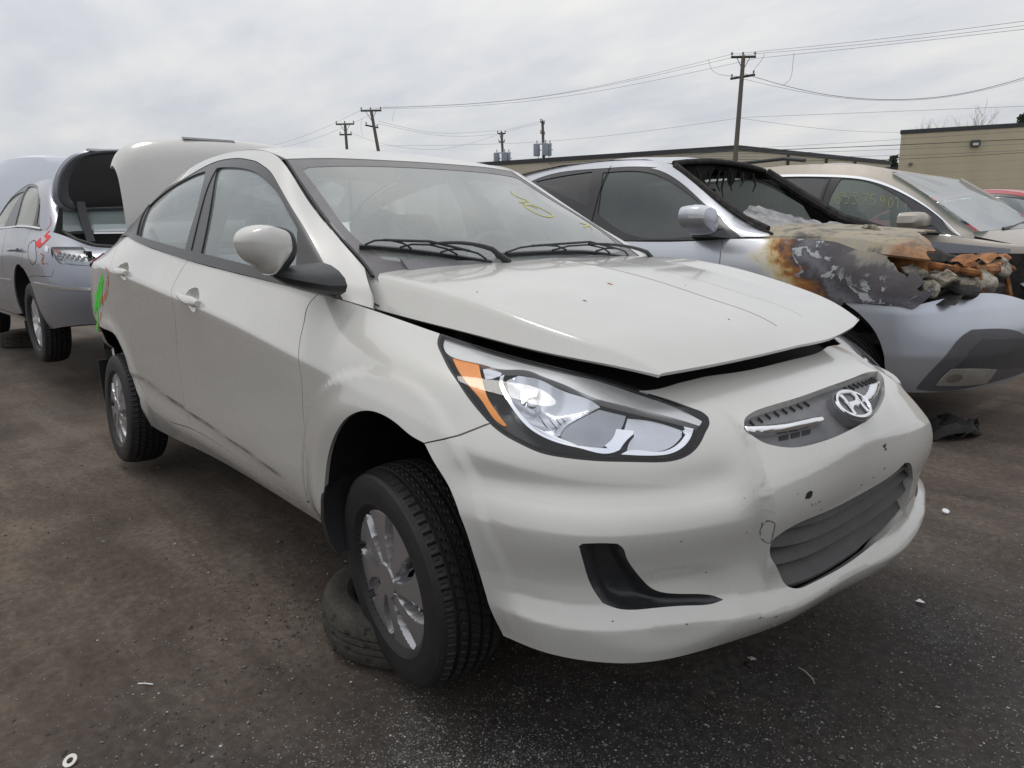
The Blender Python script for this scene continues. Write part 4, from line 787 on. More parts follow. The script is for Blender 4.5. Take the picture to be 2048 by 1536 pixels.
# inner shell so that the gaps between panels look into darkness, wheel arches cut out
def arch_full(a): return a
shell_o=np.array([[.02,.004],[UMID,.004],[2*UMID-.02-4.4,.004],[2*UMID-4.42,VM-.03],[UMID,VM-.03],[4.75,VM-.03],[4.1,VM-.03],[.02,VM-.03]])
V_sh=np.array([[.02,.0],[aR[-1,0],.0]]);
lgh=lg[lg[:,0]<UMID]; lgh=np.vstack([lgh[lgh[:,0].argsort()]])[:0]
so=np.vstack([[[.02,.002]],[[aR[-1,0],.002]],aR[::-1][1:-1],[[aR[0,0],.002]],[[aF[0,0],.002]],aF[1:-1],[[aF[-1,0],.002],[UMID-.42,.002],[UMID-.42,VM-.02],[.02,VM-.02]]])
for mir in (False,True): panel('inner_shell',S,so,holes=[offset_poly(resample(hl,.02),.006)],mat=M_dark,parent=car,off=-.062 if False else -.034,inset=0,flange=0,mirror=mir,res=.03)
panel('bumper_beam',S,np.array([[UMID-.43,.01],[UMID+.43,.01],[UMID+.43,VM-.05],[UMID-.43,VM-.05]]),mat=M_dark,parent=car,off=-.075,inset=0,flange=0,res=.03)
# engine bay closing plate under the hood gap, floor, wheel wells
MB().loft([[(x,-y,z),(x,y,z)] for x,y,z in ((-.25,.64,.82),(.0,.62,.775),(.25,.57,.745),(.45,.50,.71),(.56,.44,.69))],close=False,caps=False).build('engine_bay_cover',M_dark,car)
mb=MB(); mb.box((-1.35,0,.20),(3.3,1.50,.03)); mb.box((.25,0,.24),(.5,1.15,.04)); mb.build('floor_pan',M_dark,car)
for mir in (False,True):
    for arch,cx in ((aF,.03),(aR,-2.6)):
        L_=np.concatenate([[0],np.cumsum(np.linalg.norm(np.diff(arch,axis=0),axis=1))]); tq_=np.linspace(0,L_[-1],60)
        X=S.pos(np.stack([np.interp(tq_,L_,arch[:,0]),np.interp(tq_,L_,arch[:,1])],1)); X=X[X[:,2]>.203]; c=X.mean(0)
        rings=[]
        for k,(dy,sc) in enumerate(((.012,1.0),(.04,1.03),(.16,1.06),(.30,1.05),(.40,.98))):
            R=X.copy(); R[:,1]=np.sign(R[:,1])*(np.abs(R[:,1])*(1 if k==0 else 0)+ (0 if k==0 else .80)-(dy if k else .012)) if k else X[:,1]+.012
            R[:,0]=c[0]+(X[:,0]-c[0])*sc; R[:,2]=.2+(X[:,2]-.2)*sc; rings.append([tuple(q) for q in R])
        mb=MB().loft(rings,close=False,caps=False)
        cen=(c[0],-.40,.30); b=len(mb.V); mb.V.append(cen); n=len(X); mb.F+=[(4*n+i,4*n+i+1,b) for i in range(n-1)]
        if mir: mb.V=[(x,-y,z) for x,y,z in mb.V]
        mb.build('wheel_liner',M_blk if cx>-1 else M_dark,car)

# ------------------------------------------------------------------ marks on the sedan: spray paint, rust, chips, creases
M_green=spray('green_spray_paint',(.05,.66,.035),20,.30,.56); M_osp=spray('orange_spray_paint_thin',(.66,.24,.11),40,.42,.66)
strip('spray_mark',S,P_('gr1'),.038,M_green,car,off=.0016,thick=.002,taper=[.5,1.6,.4]); strip('spray_mark',S,P_('gr2'),.03,M_green,car,off=.0022,thick=.002,taper=[.4,1.2,.6])
for k,w_ in (('or1',.022),('or2',.03),('or3',.02)): strip('spray_mark',S,P_(k),w_,M_osp,car,off=.002,thick=.002,taper=[.4,1,.5])
M_seam=plain('hood_crease_brown',(.27,.24,.20),.7)  # brown of the centre crease line and the bumper scratch
hc=[H.near((x,0,z)) for x,z in ((-.18,.98),(0,.958),(.22,.92),(.43,.872),(.60,.82))]; strip('hood_crease_line',H,np.array([[a,H.v[4]] for a,b in hc]),.0020,M_seam,hood,off=.0006,thick=.002)
lc_=[(H.near((x,.45,.9))[0],H.v[5]) for x in (-.2,0,.2,.4,.56)]; strip('hood_crease_line',H,np.array(lc_),.0016,plain('hood_crease_light',(.62,.60,.55),.6),hood,off=.0006,thick=.002)
M_rsp=plain('rust_spot',(.30,.145,.085),.9,grain=.5,gs=200); M_chip=plain('chip_black',(.04,.038,.036),.8)
def blot(s,c,r,mat,parent,n=11,seed=0,asp=1.):
    g=np.random.default_rng(seed); a=np.linspace(0,2*math.pi,n+1)[:-1]; rr=r*g.uniform(.45,1.15,n)
    panel('paint_chip' if mat is M_chip else 'rust_spot',s,np.array(c)+np.stack([rr*np.cos(a),rr*np.sin(a)*asp],1),mat=mat,parent=parent,off=.0007,inset=0,flange=.001,res=.02,resmp=False)
for k,(hx,hy,r,m_) in enumerate(((.20,-.17,.0105,M_rsp),(.30,-.36,.006,M_chip),(.12,-.53,.0035,M_chip),(.54,-.12,.004,M_chip),(.28,.06,.002,M_chip))):
    u_=float(np.interp(hx,H.G[:,H.nv//2,0],H.gu)); v_=float(np.interp(hy,H.G[H.nu//2,:,1],H.gv)); blot(H,(u_,v_),r,m_,hood,seed=k,asp=.6)
for k,(du,v_,r,m_) in enumerate(((.06,.47,.008,M_chip),(.064,.455,.005,M_chip),(-.02,.35,.003,M_chip),(.03,.36,.003,M_chip),(.07,.38,.003,M_chip),(-.19,.33,.002,M_chip),(-.52,.10,.002,M_chip),(-.35,.09,.0025,M_chip),(-.30,.075,.003,M_chip),(-.47,.22,.002,M_chip),(-.40,.32,.0025,M_rsp),(-.6,.15,.002,M_chip),(-.66,.11,.002,M_chip),(-.10,.075,.003,M_chip),(-.42,.44,.0018,M_chip),(-.3,.42,.0018,M_chip),(-.55,.34,.0018,M_chip))):
    blot(S,(UMID+du,v_),r,m_,bumper,seed=40+k,asp=1.2 if k<2 else .9)
MB().tube([tuple(S.pos([[UMID-.245+.004*i,.372-.012*abs(math.sin(i*.9))]])[0]+S.nrm([[UMID-.24,.37]])[0]*.0004) for i in range(12)],.0007,4).build('scratch',M_seam,bumper)
# ------------------------------------------------------------------ wheels
M_tyre,t_=newmat('tyre_rubber'); c_=t_.co()
n_=t_.math('MULTIPLY_ADD',t_.noise(9,6,.65,c_),.6,t_.math('MULTIPLY',t_.noise(90,4,.6,c_),.4))
t_.out(t_.pbsdf(Base_Color=t_.ramp(n_,[(.36,(.009,.009,.010)),(.60,(.017,.0165,.017)),(.76,(.050,.044,.038))]),Roughness=.58,Specular_IOR_Level=.45,Normal=t_.bump(t_.noise(160,3,.5,c_),.25,.002)))
M_tyre2,t_=newmat('weathered_tyre_rubber'); c_=t_.co()
n_=t_.math('MULTIPLY_ADD',t_.noise(7,6,.65,c_),.6,t_.math('MULTIPLY',t_.noise(70,4,.6,c_),.4))
t_.out(t_.pbsdf(Base_Color=t_.ramp(n_,[(.34,(.032,.030,.026)),(.55,(.065,.060,.052)),(.74,(.13,.115,.095))]),Roughness=.85,Specular_IOR_Level=.2,Normal=t_.bump(t_.noise(140,3,.5,c_),.3,.002)))
M_rust,t_=newmat('rusty_steel'); c_=t_.co()
n_=t_.math('MULTIPLY_ADD',t_.noise(14,7,.65,c_),.65,t_.math('MULTIPLY',t_.noise(80,4,.6,c_),.35))
t_.out(t_.pbsdf(Base_Color=t_.ramp(n_,[(.36,(.035,.024,.018)),(.52,(.13,.055,.026)),(.68,(.23,.10,.045))]),Roughness=.85,Normal=t_.bump(n_,.35,.004)))
M_cap,t_=newmat('hubcap_silver'); c_=t_.co()
f_=t_.ramp(t_.noise(11,6,.65,c_),[(.45,0.),(.75,1.)])
t_.out(t_.pbsdf(Base_Color=t_.mix(t_.math('MULTIPLY',f_,.45),(.40,.40,.415),(.30,.26,.18)),Metallic=.75,Roughness=t_.math('MULTIPLY_ADD',f_,.25,.28)))
def tyre_mesh(name,R=.300,rb=.184,w=.092,tw=.070,ns=66,mode='road',grooves=(-.047,-.018,.014,.043),na=6):
    n=ns*na; ys=[]
    yy=np.linspace(-tw,tw,65)
    def crown(y): return R-.010*(np.abs(y)/tw)**3
    prof=[(rb,-w*.72),(rb+.008,-w*.86),(rb+.022,-w*.95),(rb+.024,-w*.965),(rb+.030,-w*.962),(rb+.050,-w*1.0),(rb+.075,-w*.985),(R-.022,-w*.93),(R-.021,-w*.915),(R-.014,-w*.865),(R-.0115,-tw-.002)]
    P=prof+[(float(crown(y)),float(y)) for y in yy]+[(r,-y) for r,y in prof[::-1]]
    P=np.array(P); m=len(P); th=2*np.pi*np.arange(n)/n
    r=np.repeat(P[:,0][None],n,0); y=P[:,1]; k=np.arange(n)%na; blk=np.arange(n)//na
    on=(np.abs(y)<=tw+1e-6)
    for g in grooves:
        gw=.0042 if mode=='road' else .0036
        r[:,on&(np.abs(y-g)<gw)]-=.010
    for i in range(n):
        if mode=='road':
            sh=on&(np.abs(y)>.050)
            if k[i]==0: r[i,sh]-=.006
            elif k[i]==3: r[i,on&(np.abs(y)>.056)]-=.0022
            ph=(i*1.0/na+ (y*22))%1.0
            cen=on&(np.abs(y)<.041)&(np.abs(np.abs(y)-.016)>.005)
            r[i,cen&(ph<.26)]-=.004
        else:
            row=np.floor((y+tw)/.028).astype(int); ph=(i/(na*2.0)+.5*(row%2))%1.0
            r[i,on&(ph<.10)]-=.006
    X=np.stack([r*np.cos(th)[:,None],np.repeat(y[None],n,0),r*np.sin(th)[:,None]],-1).reshape(-1,3)
    F=[]
    for i in range(n):
        j=(i+1)%n
        for a in range(m-1): F.append((i*m+a,i*m+a+1,j*m+a+1,j*m+a))
    me=bpy.data.meshes.new(name); me.from_pydata(X.tolist(),[],F); me.update(); sharp(me,30)
    bm=bmesh.new(); bm.from_mesh(me); bmesh.ops.recalc_face_normals(bm,faces=bm.faces[:]); bm.to_mesh(me); bm.free()
    me.polygons.foreach_set('use_smooth',[True]*len(me.polygons)); return me
def hubcap_mesh(name,R=.192,ns=8):
    na=22; n=ns*na; nr=34; rr=np.linspace(.030,R,nr); th=2*np.pi*np.arange(n)/n
    H=np.zeros((nr,n)); keep=np.ones((nr,n),bool)
    for i,r in enumerate(rr):
        q=r/R
        for j in range(n):
            tw=.30*(q-.5)                                 # petals sweep a little
            x=((th[j]-tw)*ns/(2*np.pi))%1.0               # 0 = trough centre
            d=min(x,1-x)                                  # 0 at trough, .5 at petal centre
            half=.135+.10*math.sin(max(0,min(1,(q-.25)/.65))*math.pi)      # trough half-width
            half*=1 if q<.9 else max(0,(1-q)/.1)**.6
            if q<.24: half=0
            s=float(smooth(half,half-.05,d)) if half>0 else 0.
            lean=(x if x<.5 else x-1)/max(half,.01)
            dep=.010+.026*math.sin(max(0,min(1,(q-.2)/.75))*math.pi)
            H[i,j]=-(s*dep*(1+.35*lean))
            oc=.58; a=((q-oc)/.19)**2+((x if x<.5 else x-1)/.125)**2
            if a<1: keep[i,j]=False
        H[i]-=.010*q**2.2; 
        if q>.965: H[i]-=.008*((q-.965)/.035)
    H[rr<.045]+=.004
    V=[(r*math.cos(t),-H[i,j],r*math.sin(t)) for i,r in enumerate(rr) for j,t in enumerate(th)]
    F=[]
    for i in range(nr-1):
        for j in range(n):
            k=(j+1)%n
            if keep[i,j] and keep[i+1,j] and keep[i,k] and keep[i+1,k]: F.append((i*n+j,i*n+k,(i+1)*n+k,(i+1)*n+j))
    b=len(V); V.append((0,-.004,0)); F+=[(b,(j+1)%n,j) for j in range(n)]
    # rolled outer edge
    b=len(V); V+=[((R+.001)*math.cos(t),.030,(R+.001)*math.sin(t)) for t in th]
    F+=[((nr-1)*n+j,(nr-1)*n+(j+1)%n,b+(j+1)%n,b+j) for j in range(n)]
    me=bpy.data.meshes.new(name); me.from_pydata(V,[],F); me.update()
    bm=bmesh.new(); bm.from_mesh(me); bmesh.ops.recalc_face_normals(bm,faces=bm.faces[:]); bm.to_mesh(me); bm.free()
    me.polygons.foreach_set('use_smooth',[True]*len(me.polygons)); sharp(me,38); return me
def rim_obj(parent,mat,R=.186,depth=.05,name='steel_rim'):
    mb=MB().lathe([(R,-.070),(R-.006,-.068),(R-.012,-.045),(R-.028,-.030),(R-.030,.06),(R-.012,.075),(R,.078)],48)
    mb.lathe([(R-.028,-.012),(R-.05,-.022),(.105,-.040),(.075,-.046),(.060,-.034),(.030,-.034),(.0,-.034)],48)
    return mb.build(name,mat,parent)
ME_tyre=tyre_mesh('tyre'); ME_cap=hubcap_mesh('hubcap')
def sedan_wheel(loc,steer,camber,spin,right=True):
    w=empty('wheel',loc); w.parent=car
    w.rotation_euler=(Matrix.Rotation(steer,3,'Z')@Matrix.Rotation(camber,3,'X')@Matrix.Rotation(0 if right else math.pi,3,'Z')).to_euler()
    o=link('tyre',ME_tyre,M_tyre,w); o.location=(0,.076,0); o.scale=(.975,1.04,.975)
    c=link('hubcap',ME_cap,M_cap,w); c.location=(0,-.012,0); c.rotation_euler=(0,spin,0)
    r=rim_obj(w,M_rust); r.location=(0,.092,0)
    # cap centre emblem: oval ring with slanted letter
    mb=MB(); 
    ring=[[((.019+.0028*math.cos(q))*math.cos(a)*1.25,-.0075-.0022*math.sin(q),(.019+.0028*math.cos(q))*math.sin(a)*.9) for q in [2*math.pi*j/6 for j in range(6)]] for a in [2*math.pi*k/24 for k in range(25)]]
    mb.loft(ring,caps=False)
    for sx in (-1,1): mb.box((.008*sx,-.0075,0),(.005,.005,.026),Matrix.Rotation(.35,4,'Y'))
    mb.box((0,-.0075,0),(.017,.005,.005),Matrix.Rotation(-.25,4,'Y'))
    mb.build('cap_emblem',M_satin,w)
    return w
sedan_wheel((.012,-.806,.192),math.radians(-6.0),math.radians(2.7),.30)
sedan_wheel((-2.587,-.845,.204),math.radians(-.6),math.radians(-3.5),.1)
sedan_wheel((.012,.806,.192),math.radians(-6.0),math.radians(-2.7),.5,False)
sedan_wheel((-2.587,.845,.204),0,math.radians(3.5),.7,False)
# splash guards and under-tray bits in the wheel arches
def guard(P,name='mud_flap'):
    rings=[]
    for (x,z,y0,y1,t) in P: rings.append([(x,-y0,z),(x,-y1,z),(x-t,-y1,z),(x-t,-y0,z)])
    return MB().loft(rings).build(name,M_blk,car)
guard([(-.250,.40,.842,.70,.012),(-.258,.34,.850,.68,.016),(-.262,.28,.850,.66,.022),(-.250,.215,.842,.66,.022),(-.235,.185,.830,.66,.022)])
guard([(-2.93,.42,.852,.72,.012),(-2.945,.30,.848,.70,.014),(-2.95,.20,.842,.70,.016),(-2.93,.13,.832,.70,.014)])
# suspension strut seen behind the front wheel, rear axle beam
mb=MB(); mb.tube([(0,-.52,.85),(0,-.60,.30)],.032,12); mb.build('suspension_strut',M_dark,car); MB().tube([(.02,-.35,.12),(.0,-.66,.14)],.022,10).build('control_arm',M_dark,car); MB().tube([(-2.5,-.65,.22),(-2.5,.65,.22)],.035,10).build('rear_axle',M_dark,car)
MB().loft([[(x,-y,z) for y in np.linspace(-.66,.66,9)] for x,z in ((.30,.24),(.50,.215),(.62,.21),(.66,.215))],close=False,caps=False).build('under_tray',M_blk,car)
# ------------------------------------------------------------------ door mirrors
MIR=[(-1.0067,1.0568),(-1.0017,1.071),(-.9866,1.0843),(-.9578,1.094),(-.9368,1.0957),(-.9064,1.0901),(-.8858,1.0788),(-.8777,1.0581),(-.8785,1.0262),(-.8881,1.0076),(-.9079,.9857),(-.9272,.9678),(-.9331,.9681),(-.9582,.9879),(-.9847,1.0073),(-1.0026,1.0333)]
mo=resample(np.array(MIR),.006,60); mc=np.array([-.938,1.035])
def msplit(y): return -.325+.062*float(smooth(-.915,-.868,y))
def mring(x,s,dy=0.,dz=0.,cap_=0.): return [(max(x,msplit(p[0])+.006*cap_) if cap_ else x,float(mc[0]+(p[0]-mc[0])*s+dy),float(mc[1]+(p[1]-mc[1])*s+dz)) for p in mo]
for mir in (False,):
    def fl(mb):
        if mir: mb.V=[(x,-y,z) for x,y,z in mb.V]
        return mb
    cap=fl(MB().loft([mring(-.322,1.0),mring(-.310,1.0),mring(-.290,.985),mring(-.268,.93),mring(-.250,.80,.004,.004),mring(-.241,.60,.006,.006),mring(-.237,.32,.008,.008),mring(-.236,.08,.008,.008)])).build('side_mirror',M_body,car)
    fl(MB().loft([mring(-.314,.93,.018,-.004),mring(-.318,1.0,.030,-.004),mring(-.328,1.03,.038,-.005),mring(-.375,1.02,.044,-.003),mring(-.388,.93,.044)])).build('mirror_housing',M_blk,cap)
    # arm and foot on the triangular sail
    def oval(x,y,z,a,b,tilt=0.): return [(x+a*math.cos(q),y,z+b*math.sin(q)+a*math.cos(q)*tilt) for q in [2*math.pi*k/14 for k in range(14)]]
    fl(MB().loft([oval(-.318,-.915,.968,.012,.006,.0),oval(-.325,-.885,.962,.045,.020,-.1),oval(-.335,-.845,.956,.078,.030,-.12),oval(-.345,-.795,.950,.105,.036,-.14),oval(-.345,-.745,.948,.110,.042,-.14)])).build('mirror_foot',M_blk,cap)
# ------------------------------------------------------------------ wipers
def wpt(uv,h): 
    uv=np.atleast_2d(np.array(uv,float)); return (W.pos(uv)-W.nrm(uv)*h)     # W normals point inwards
def wiper(bk,pk,lift):
    b=P_(bk); p=P_(pk)[0]; L=np.linspace(0,1,24); q=nat_spline(np.linspace(0,1,len(b)),b,L)
    root=MB()
    X=[wpt(c,.004)[0] for c in q]; X2=[wpt(c,.016)[0] for c in q]
    d=X[-1]-X[0]; d/=np.linalg.norm(d)
    n=-W.nrm(q[:1])[0]; s_=np.cross(d,n)
    rings=[[a-s_*.006,a+s_*.006,c+s_*.004,c-s_*.004] for a,c in zip(X,X2)]
    wip=root.loft(rings).build('wiper',M_blk,car)
    mb=MB(); mid=q[12]
    for a,c,e in ((1,5,9),(7,12,17),(14,18,22)):
        mb.tube([wpt(q[a],.018)[0],wpt(q[a]*.6+q[c]*.4,.034)[0],wpt(q[c],.040)[0],wpt(q[c]*.4+q[e]*.6,.034)[0],wpt(q[e],.018)[0]],.0032,6)
    mb.tube([wpt(q[4],.038)[0],wpt(q[12],.052)[0],wpt(q[19],.038)[0]],.0042,6)
    mb.build('wiper_frame',M_blk,wip)
    mb=MB(); arm=[wpt(mid*(1-f)+p*f,(.044 if f<.8 else .03)+lift*math.sin(math.pi*min(1,f*1.15))*(1 if f<.9 else .4))[0] for f in np.linspace(0,1,9)]
    arm[-1]=wpt(p,.012)[0]
    mb.tube(arm,[.0045,.0045,.005,.0055,.006,.007,.008,.010,.012],8); mb.build('wiper_arm',M_blk,wip)
wiper('w1b','w1p',.018); wiper('w2b','w2p',.022)
# cowl grille strip between hood and glass
cg=np.array([[.10,.20],[.10,.5],[.095,.8],[.10,1.1]])
strip('cowl_panel',W,np.array([[.105,.12],[.085,.35],[.075,wv/2],[.085,wv-.35],[.105,wv-.12]]),.085,M_grey,car,off=.010,thick=.02,step=.03)
# yellow crayon scribble on the driver's side of the glass
M_cray=plain('yellow_crayon',(.50,.48,.16),.8)
def scrib(parent,s,C_,w=.005,mat=None,off=.0015,step=.006): strip('crayon_mark',s,np.array(C_),w,mat or M_cray,parent,off=off,thick=.001,step=step)
def zigzag(c,du,dv,n,s): return [(c[0]+du*(i/n),c[1]+dv*(i/n)+s*(1 if i%2 else -1)) for i in range(n+1)]
for k in ('s1','s2','s3'): scrib(wsc,W,P_(k),.007)
# ------------------------------------------------------------------ raised trunk lid
ty=np.array([-.622,-.600,-.55,-.42,-.22,0,.22,.42,.55,.600,.622]); tops=[1.475,1.535,1.585,1.628,1.648,1.655,1.648,1.628,1.585,1.535,1.475]
TL=[]
for y,zt in zip(ty,tops):
    e=abs(y)/.622; fx=-.05*e**3
    col=[]
    for f,xx in ((0,-2.90),(.22,-2.895),(.5,-2.905),(.74,-2.925),(.86,-2.945),(.95,-2.985),(1.0,-3.045)):
        col.append((xx+fx,y,1.03+(zt-1.03)*f))
    col.append((-3.085+fx,y,zt-.012)); TL.append(col)
TLs=Surf(np.array(TL),res=.015); TLs.out=True
lid=panel('trunk_lid',TLs,np.array([[.003,.003],[TLs.u[-1]-.003,.003],[TLs.u[-1]-.003,TLs.v[-1]-.003],[.003,TLs.v[-1]-.003]]),mat=M_body,parent=car,inset=0,flange=.03,res=.022)
# flip if the outline runs the other way round
MB().loft([[(x-.035,y*.94,z) for x,y,z in [TL[i][k] for i in range(len(TL))]] for k in (0,2,4)],close=False,caps=False).build('lid_lining',M_dark,lid)
mb=MB(); mb.box((-3.012,-.10,1.6435),(.03,.30,.004),Matrix.Rotation(.48,4,'Y')); mb.build('high_brake_light',M_grey,lid)
for y in (-.5,.5): MB().tube([(-2.80,y,1.02),(-2.86,y,1.08),(-2.93,y,1.12)],.014,8).build('lid_hinge',M_dark,lid)
mb=MB(); mb.box((-3.1,0,.62),(.7,1.2,.02)); mb.box((-2.78,0,.85),(.02,1.2,.40)); mb.build('trunk_floor',M_dark,car)
# ------------------------------------------------------------------ cabin
M_seat=plain('grey_seat_cloth',(.55,.565,.57),.9,grain=.2,gs=40); M_dash=plain('dashboard_plastic',(.24,.245,.25),.6,grain=.15); M_liner=plain('beige_headliner',(.72,.71,.67),.9)
def rr_(x0,x1,y0,y1,z,r,n=4):
    P=[]
    for cx,cy,a in ((x1-r,y1-r,0),(x0+r,y1-r,90),(x0+r,y0+r,180),(x1-r,y0+r,270)):
        for k in range(n+1): t=math.radians(a+90*k/n); P.append((cx+r*math.cos(t),cy+r*math.sin(t),z))
    return P
def seat(x,y,wd=.25,name='seat'):
    mb=MB(); rings=[]
    for f in np.linspace(0,1,7):
        xx=x-.10-.20*f; w=wd*(1-.18*max(0,f-.5)*2); t=.11-.05*f
        rings.append(rr_(xx-t,xx+t*.6,y-w,y+w,.42+.54*f,.045))
    mb.loft(rings); mb.loft([rr_(x-.18,x+.34,y-wd,y+wd,.30,.06),rr_(x-.18,x+.36,y-wd,y+wd,.42,.06),rr_(x-.16,x+.32,y-wd*.9,y+wd*.9,.46,.06)])
    s=mb.build(name,M_seat,car)
    hb=MB().loft([rr_(x-.36,x-.28,y-.11,y+.11,1.00,.035),rr_(x-.39,x-.27,y-.13,y+.13,1.06,.045),rr_(x-.40,x-.29,y-.125,y+.125,1.13,.045),rr_(x-.39,x-.31,y-.10,y+.10,1.165,.035)])
    for sg in (-.05,.05): hb.tube([(x-.31,y+sg,.93),(x-.33,y+sg,1.02)],.007,6)
    hb.build('head_restraint',M_seat,s)
seat(-1.22,-.36); seat(-1.22,.36)
mb=MB()
mb.loft([rr_(-2.42,-2.22,-.62,.62,.44,.06),rr_(-2.50,-2.30,-.62,.62,.70,.06),rr_(-2.60,-2.44,-.58,.58,.98,.05)]); mb.box((-2.05,0,.38),(.5,1.22,.14),bev=.04); mb.build('rear_seat',M_seat,car)
MB().box((-2.68,0,1.0),(.36,1.15,.02)).build('parcel_shelf',M_dash,car)
rings=[]
for x,z0,z1 in ((-.78,.62,.90),(-.74,.60,.945),(-.62,.60,.962),(-.40,.60,.945),(-.22,.60,.905)): rings.append([(x,-.66,z0),(x,-.66,z1-.03),(x,-.4,z1),(x,0,z1+.008),(x,.4,z1),(x,.66,z1-.03),(x,.66,z0)])
dash=MB().loft(rings).build('dashboard',M_dash,car)
MB().box((-.70,.37,.965),(.16,.34,.05),bev=.02).build('instrument_hood',M_dash,dash)
mb=MB(); sw=Matrix.Translation((-.88,.37,.90))@Matrix.Rotation(math.radians(-25),4,'Y')
ring=[[sw@Vector(((.0125*math.sin(q)),(.185+.0125*math.cos(q))*math.cos(a),(.185+.0125*math.cos(q))*math.sin(a))) for q in [2*math.pi*j/8 for j in range(8)]] for a in [2*math.pi*k/36 for k in range(37)]]
mb.loft(ring,caps=False)
for a in (0,math.pi,-math.pi/2): mb.tube([sw@Vector((.02,0,0)),sw@Vector((.0,.18*math.cos(a),.18*math.sin(a)))],.014,6)
mb.tube([sw@Vector((0,0,0)),sw@Vector((.05,0,0))],.06,14); mb.tube([sw@Vector((.05,0,0)),sw@Vector((.25,0,-.03))],.03,8); mb.build('steering_wheel',M_dash,car)
panel('headliner',RF,np.array([[.02,.05],[iu-.02,.05],[iu-.02,rv-.05],[.02,rv-.05]]),mat=M_liner,parent=car,inset=0,flange=0,off=-.035,res=.05)
for mir in (-1,1):
    mb=MB(); mb.tube([(-1.47,mir*.71,.95),(-1.46,mir*.62,1.22),(-1.45,mir*.52,1.34)],[.045,.04,.03],8); mb.build('inner_pillar',M_liner,car)
    mb=MB(); mb.tube([(-1.44,mir*.64,1.16),(-1.42,mir*.70,.90),(-1.40,mir*.71,.55)],.012,6); mb.build('seat_belt',M_dash,car)
mb=MB(); mb.box((-1.00,0,1.30),(.02,.20,.06),bev=.008); mb.tube([(-.96,0,1.345),(-.99,0,1.31)],.008,6); mb.build('rear_view_mirror',M_dash,car)
MB().box((-1.4,0,.30),(2.2,1.4,.03)).build('carpet',M_dash,car)
# ================================================================== other cars in the yard
for s_,o_ in ((RS,True),(RB,True),(RG,True),(RH,True),(AS,False),(AG,False)): s_.out=o_
from mathutils import noise as MN
def crumple(V,amp,sc,seed=0.):
    return [tuple(Vector(v)+MN.noise_vector(Vector(v)*sc+Vector((seed,seed*.7,0)))*amp) for v in V]
def lump(name,c,r,mat,parent,amp=.03,sc=14,seed=1.,sub=3):
    bm=bmesh.new(); bmesh.ops.create_icosphere(bm,subdivisions=sub,radius=1)
    V=[(c[0]+v.co.x*r[0],c[1]+v.co.y*r[1],c[2]+v.co.z*r[2]) for v in bm.verts]; F=[[v.index for v in f.verts] for f in bm.faces]; bm.free()
    V=crumple(crumple(V,amp,sc,seed),amp*.5,sc*2.7,seed+3); return mesh(name,V,F,mat,parent)
M_silver=paint('silver_paint',(.47,.50,.565),amount=.22,rough=.33,metal=.55,speck=.2,top=.2)
M_slateblue=paint('silver_blue_paint',(.27,.29,.345),amount=.25,rough=.30,metal=.55,speck=.2,top=.2)
M_palehood=paint('pale_hood_paint',(.60,.63,.69),amount=.08,rough=.3,metal=.15,speck=.1,top=.05)
M_beige=paint('beige_metallic_paint',(.40,.36,.315),dust=(.36,.33,.28),amount=.5,rough=.32,metal=.4,speck=.2)
M_darkclad=plain('dark_grey_cladding',(.085,.085,.095),.5,grain=.18,gs=9)
M_tint=glass('tinted_glass',(.10,.115,.13),.22,(.22,.22,.24),tdep=1.0)
M_paleglass=glass('dusty_side_glass',(.75,.85,.82),.60,(.46,.51,.47))
M_smglass=glass('smoky_green_glass',(.16,.20,.20),.5,(.17,.195,.195),tdep=1.0)
# fire damage: ash-grey steel, purple-black scale, orange rust and scorched cream paint in bands round the seat of the fire
def burnt(name,base,metal,c0=(-.10,2.55,1.02),r0=.16,r1=.84,scl=(1,.6,1.25)):
    m,t=newmat(name); co=t.co(); d=t.n('ShaderNodeVectorMath',{0:co,1:c0},operation='SUBTRACT'); d=t.n('ShaderNodeVectorMath',{0:d.outputs[0],1:scl},operation='MULTIPLY')
    ln=t.n('ShaderNodeVectorMath',{0:d.outputs[0]},operation='LENGTH').outputs['Value']
    n1=t.noise(3.2,7,.62,co,.6); n2=t.noise(13,6,.65,co); n3=t.noise(5.5,5,.6,t.map(co,loc=(7,3,1)),1.2)
    x=t.math('MULTIPLY_ADD',t.math('SUBTRACT',n1,.5),.62,ln); x=t.math('MULTIPLY_ADD',t.math('SUBTRACT',n2,.5),.10,x)
    f=t.n('ShaderNodeMapRange',{0:x,1:r0,2:r1})
    rp=t.ramp(f.outputs[0],[(0,(.23,.20,.15)),(.07,(.19,.18,.16)),(.14,(.085,.075,.080)),(.34,(.060,.055,.064)),(.50,(.13,.13,.148)),(.60,(.045,.034,.038)),(.71,(.28,.11,.022)),(.78,(.52,.40,.20)),(.88,(.60,.57,.47)),(1.0,base)])
    # blistered patches of bare pale metal
    isl=t.ramp(n3,[(.55,0.),(.575,1.)],'LINEAR'); zone=t.ramp(f.outputs[0],[(.22,0.),(.30,1.),(.60,1.),(.68,0.)])
    col=t.mix(t.math('MULTIPLY',isl,zone),rp,(.33,.345,.36))
    edge=t.math('MULTIPLY',t.ramp(n3,[(.515,0.),(.55,1.),(.575,0.)]),zone); col=t.mix(t.math('MULTIPLY',edge,.8),col,(.05,.04,.042))
    clean=t.ramp(f.outputs[0],[(.8,0.),(.98,1.)])
    t.out(t.pbsdf(Base_Color=col,Metallic=t.math('MULTIPLY',clean,metal),Roughness=t.math('MULTIPLY_ADD',clean,-.45,.78),Coat_Weight=t.math('MULTIPLY',clean,.5),Normal=t.bump(t.math('MULTIPLY_ADD',n2,.6,n3),t.math('MULTIPLY_ADD',clean,-.55,.6),.012)))
    return m
M_burn=burnt('fire_scorched_silver',(.50,.515,.55),.55)
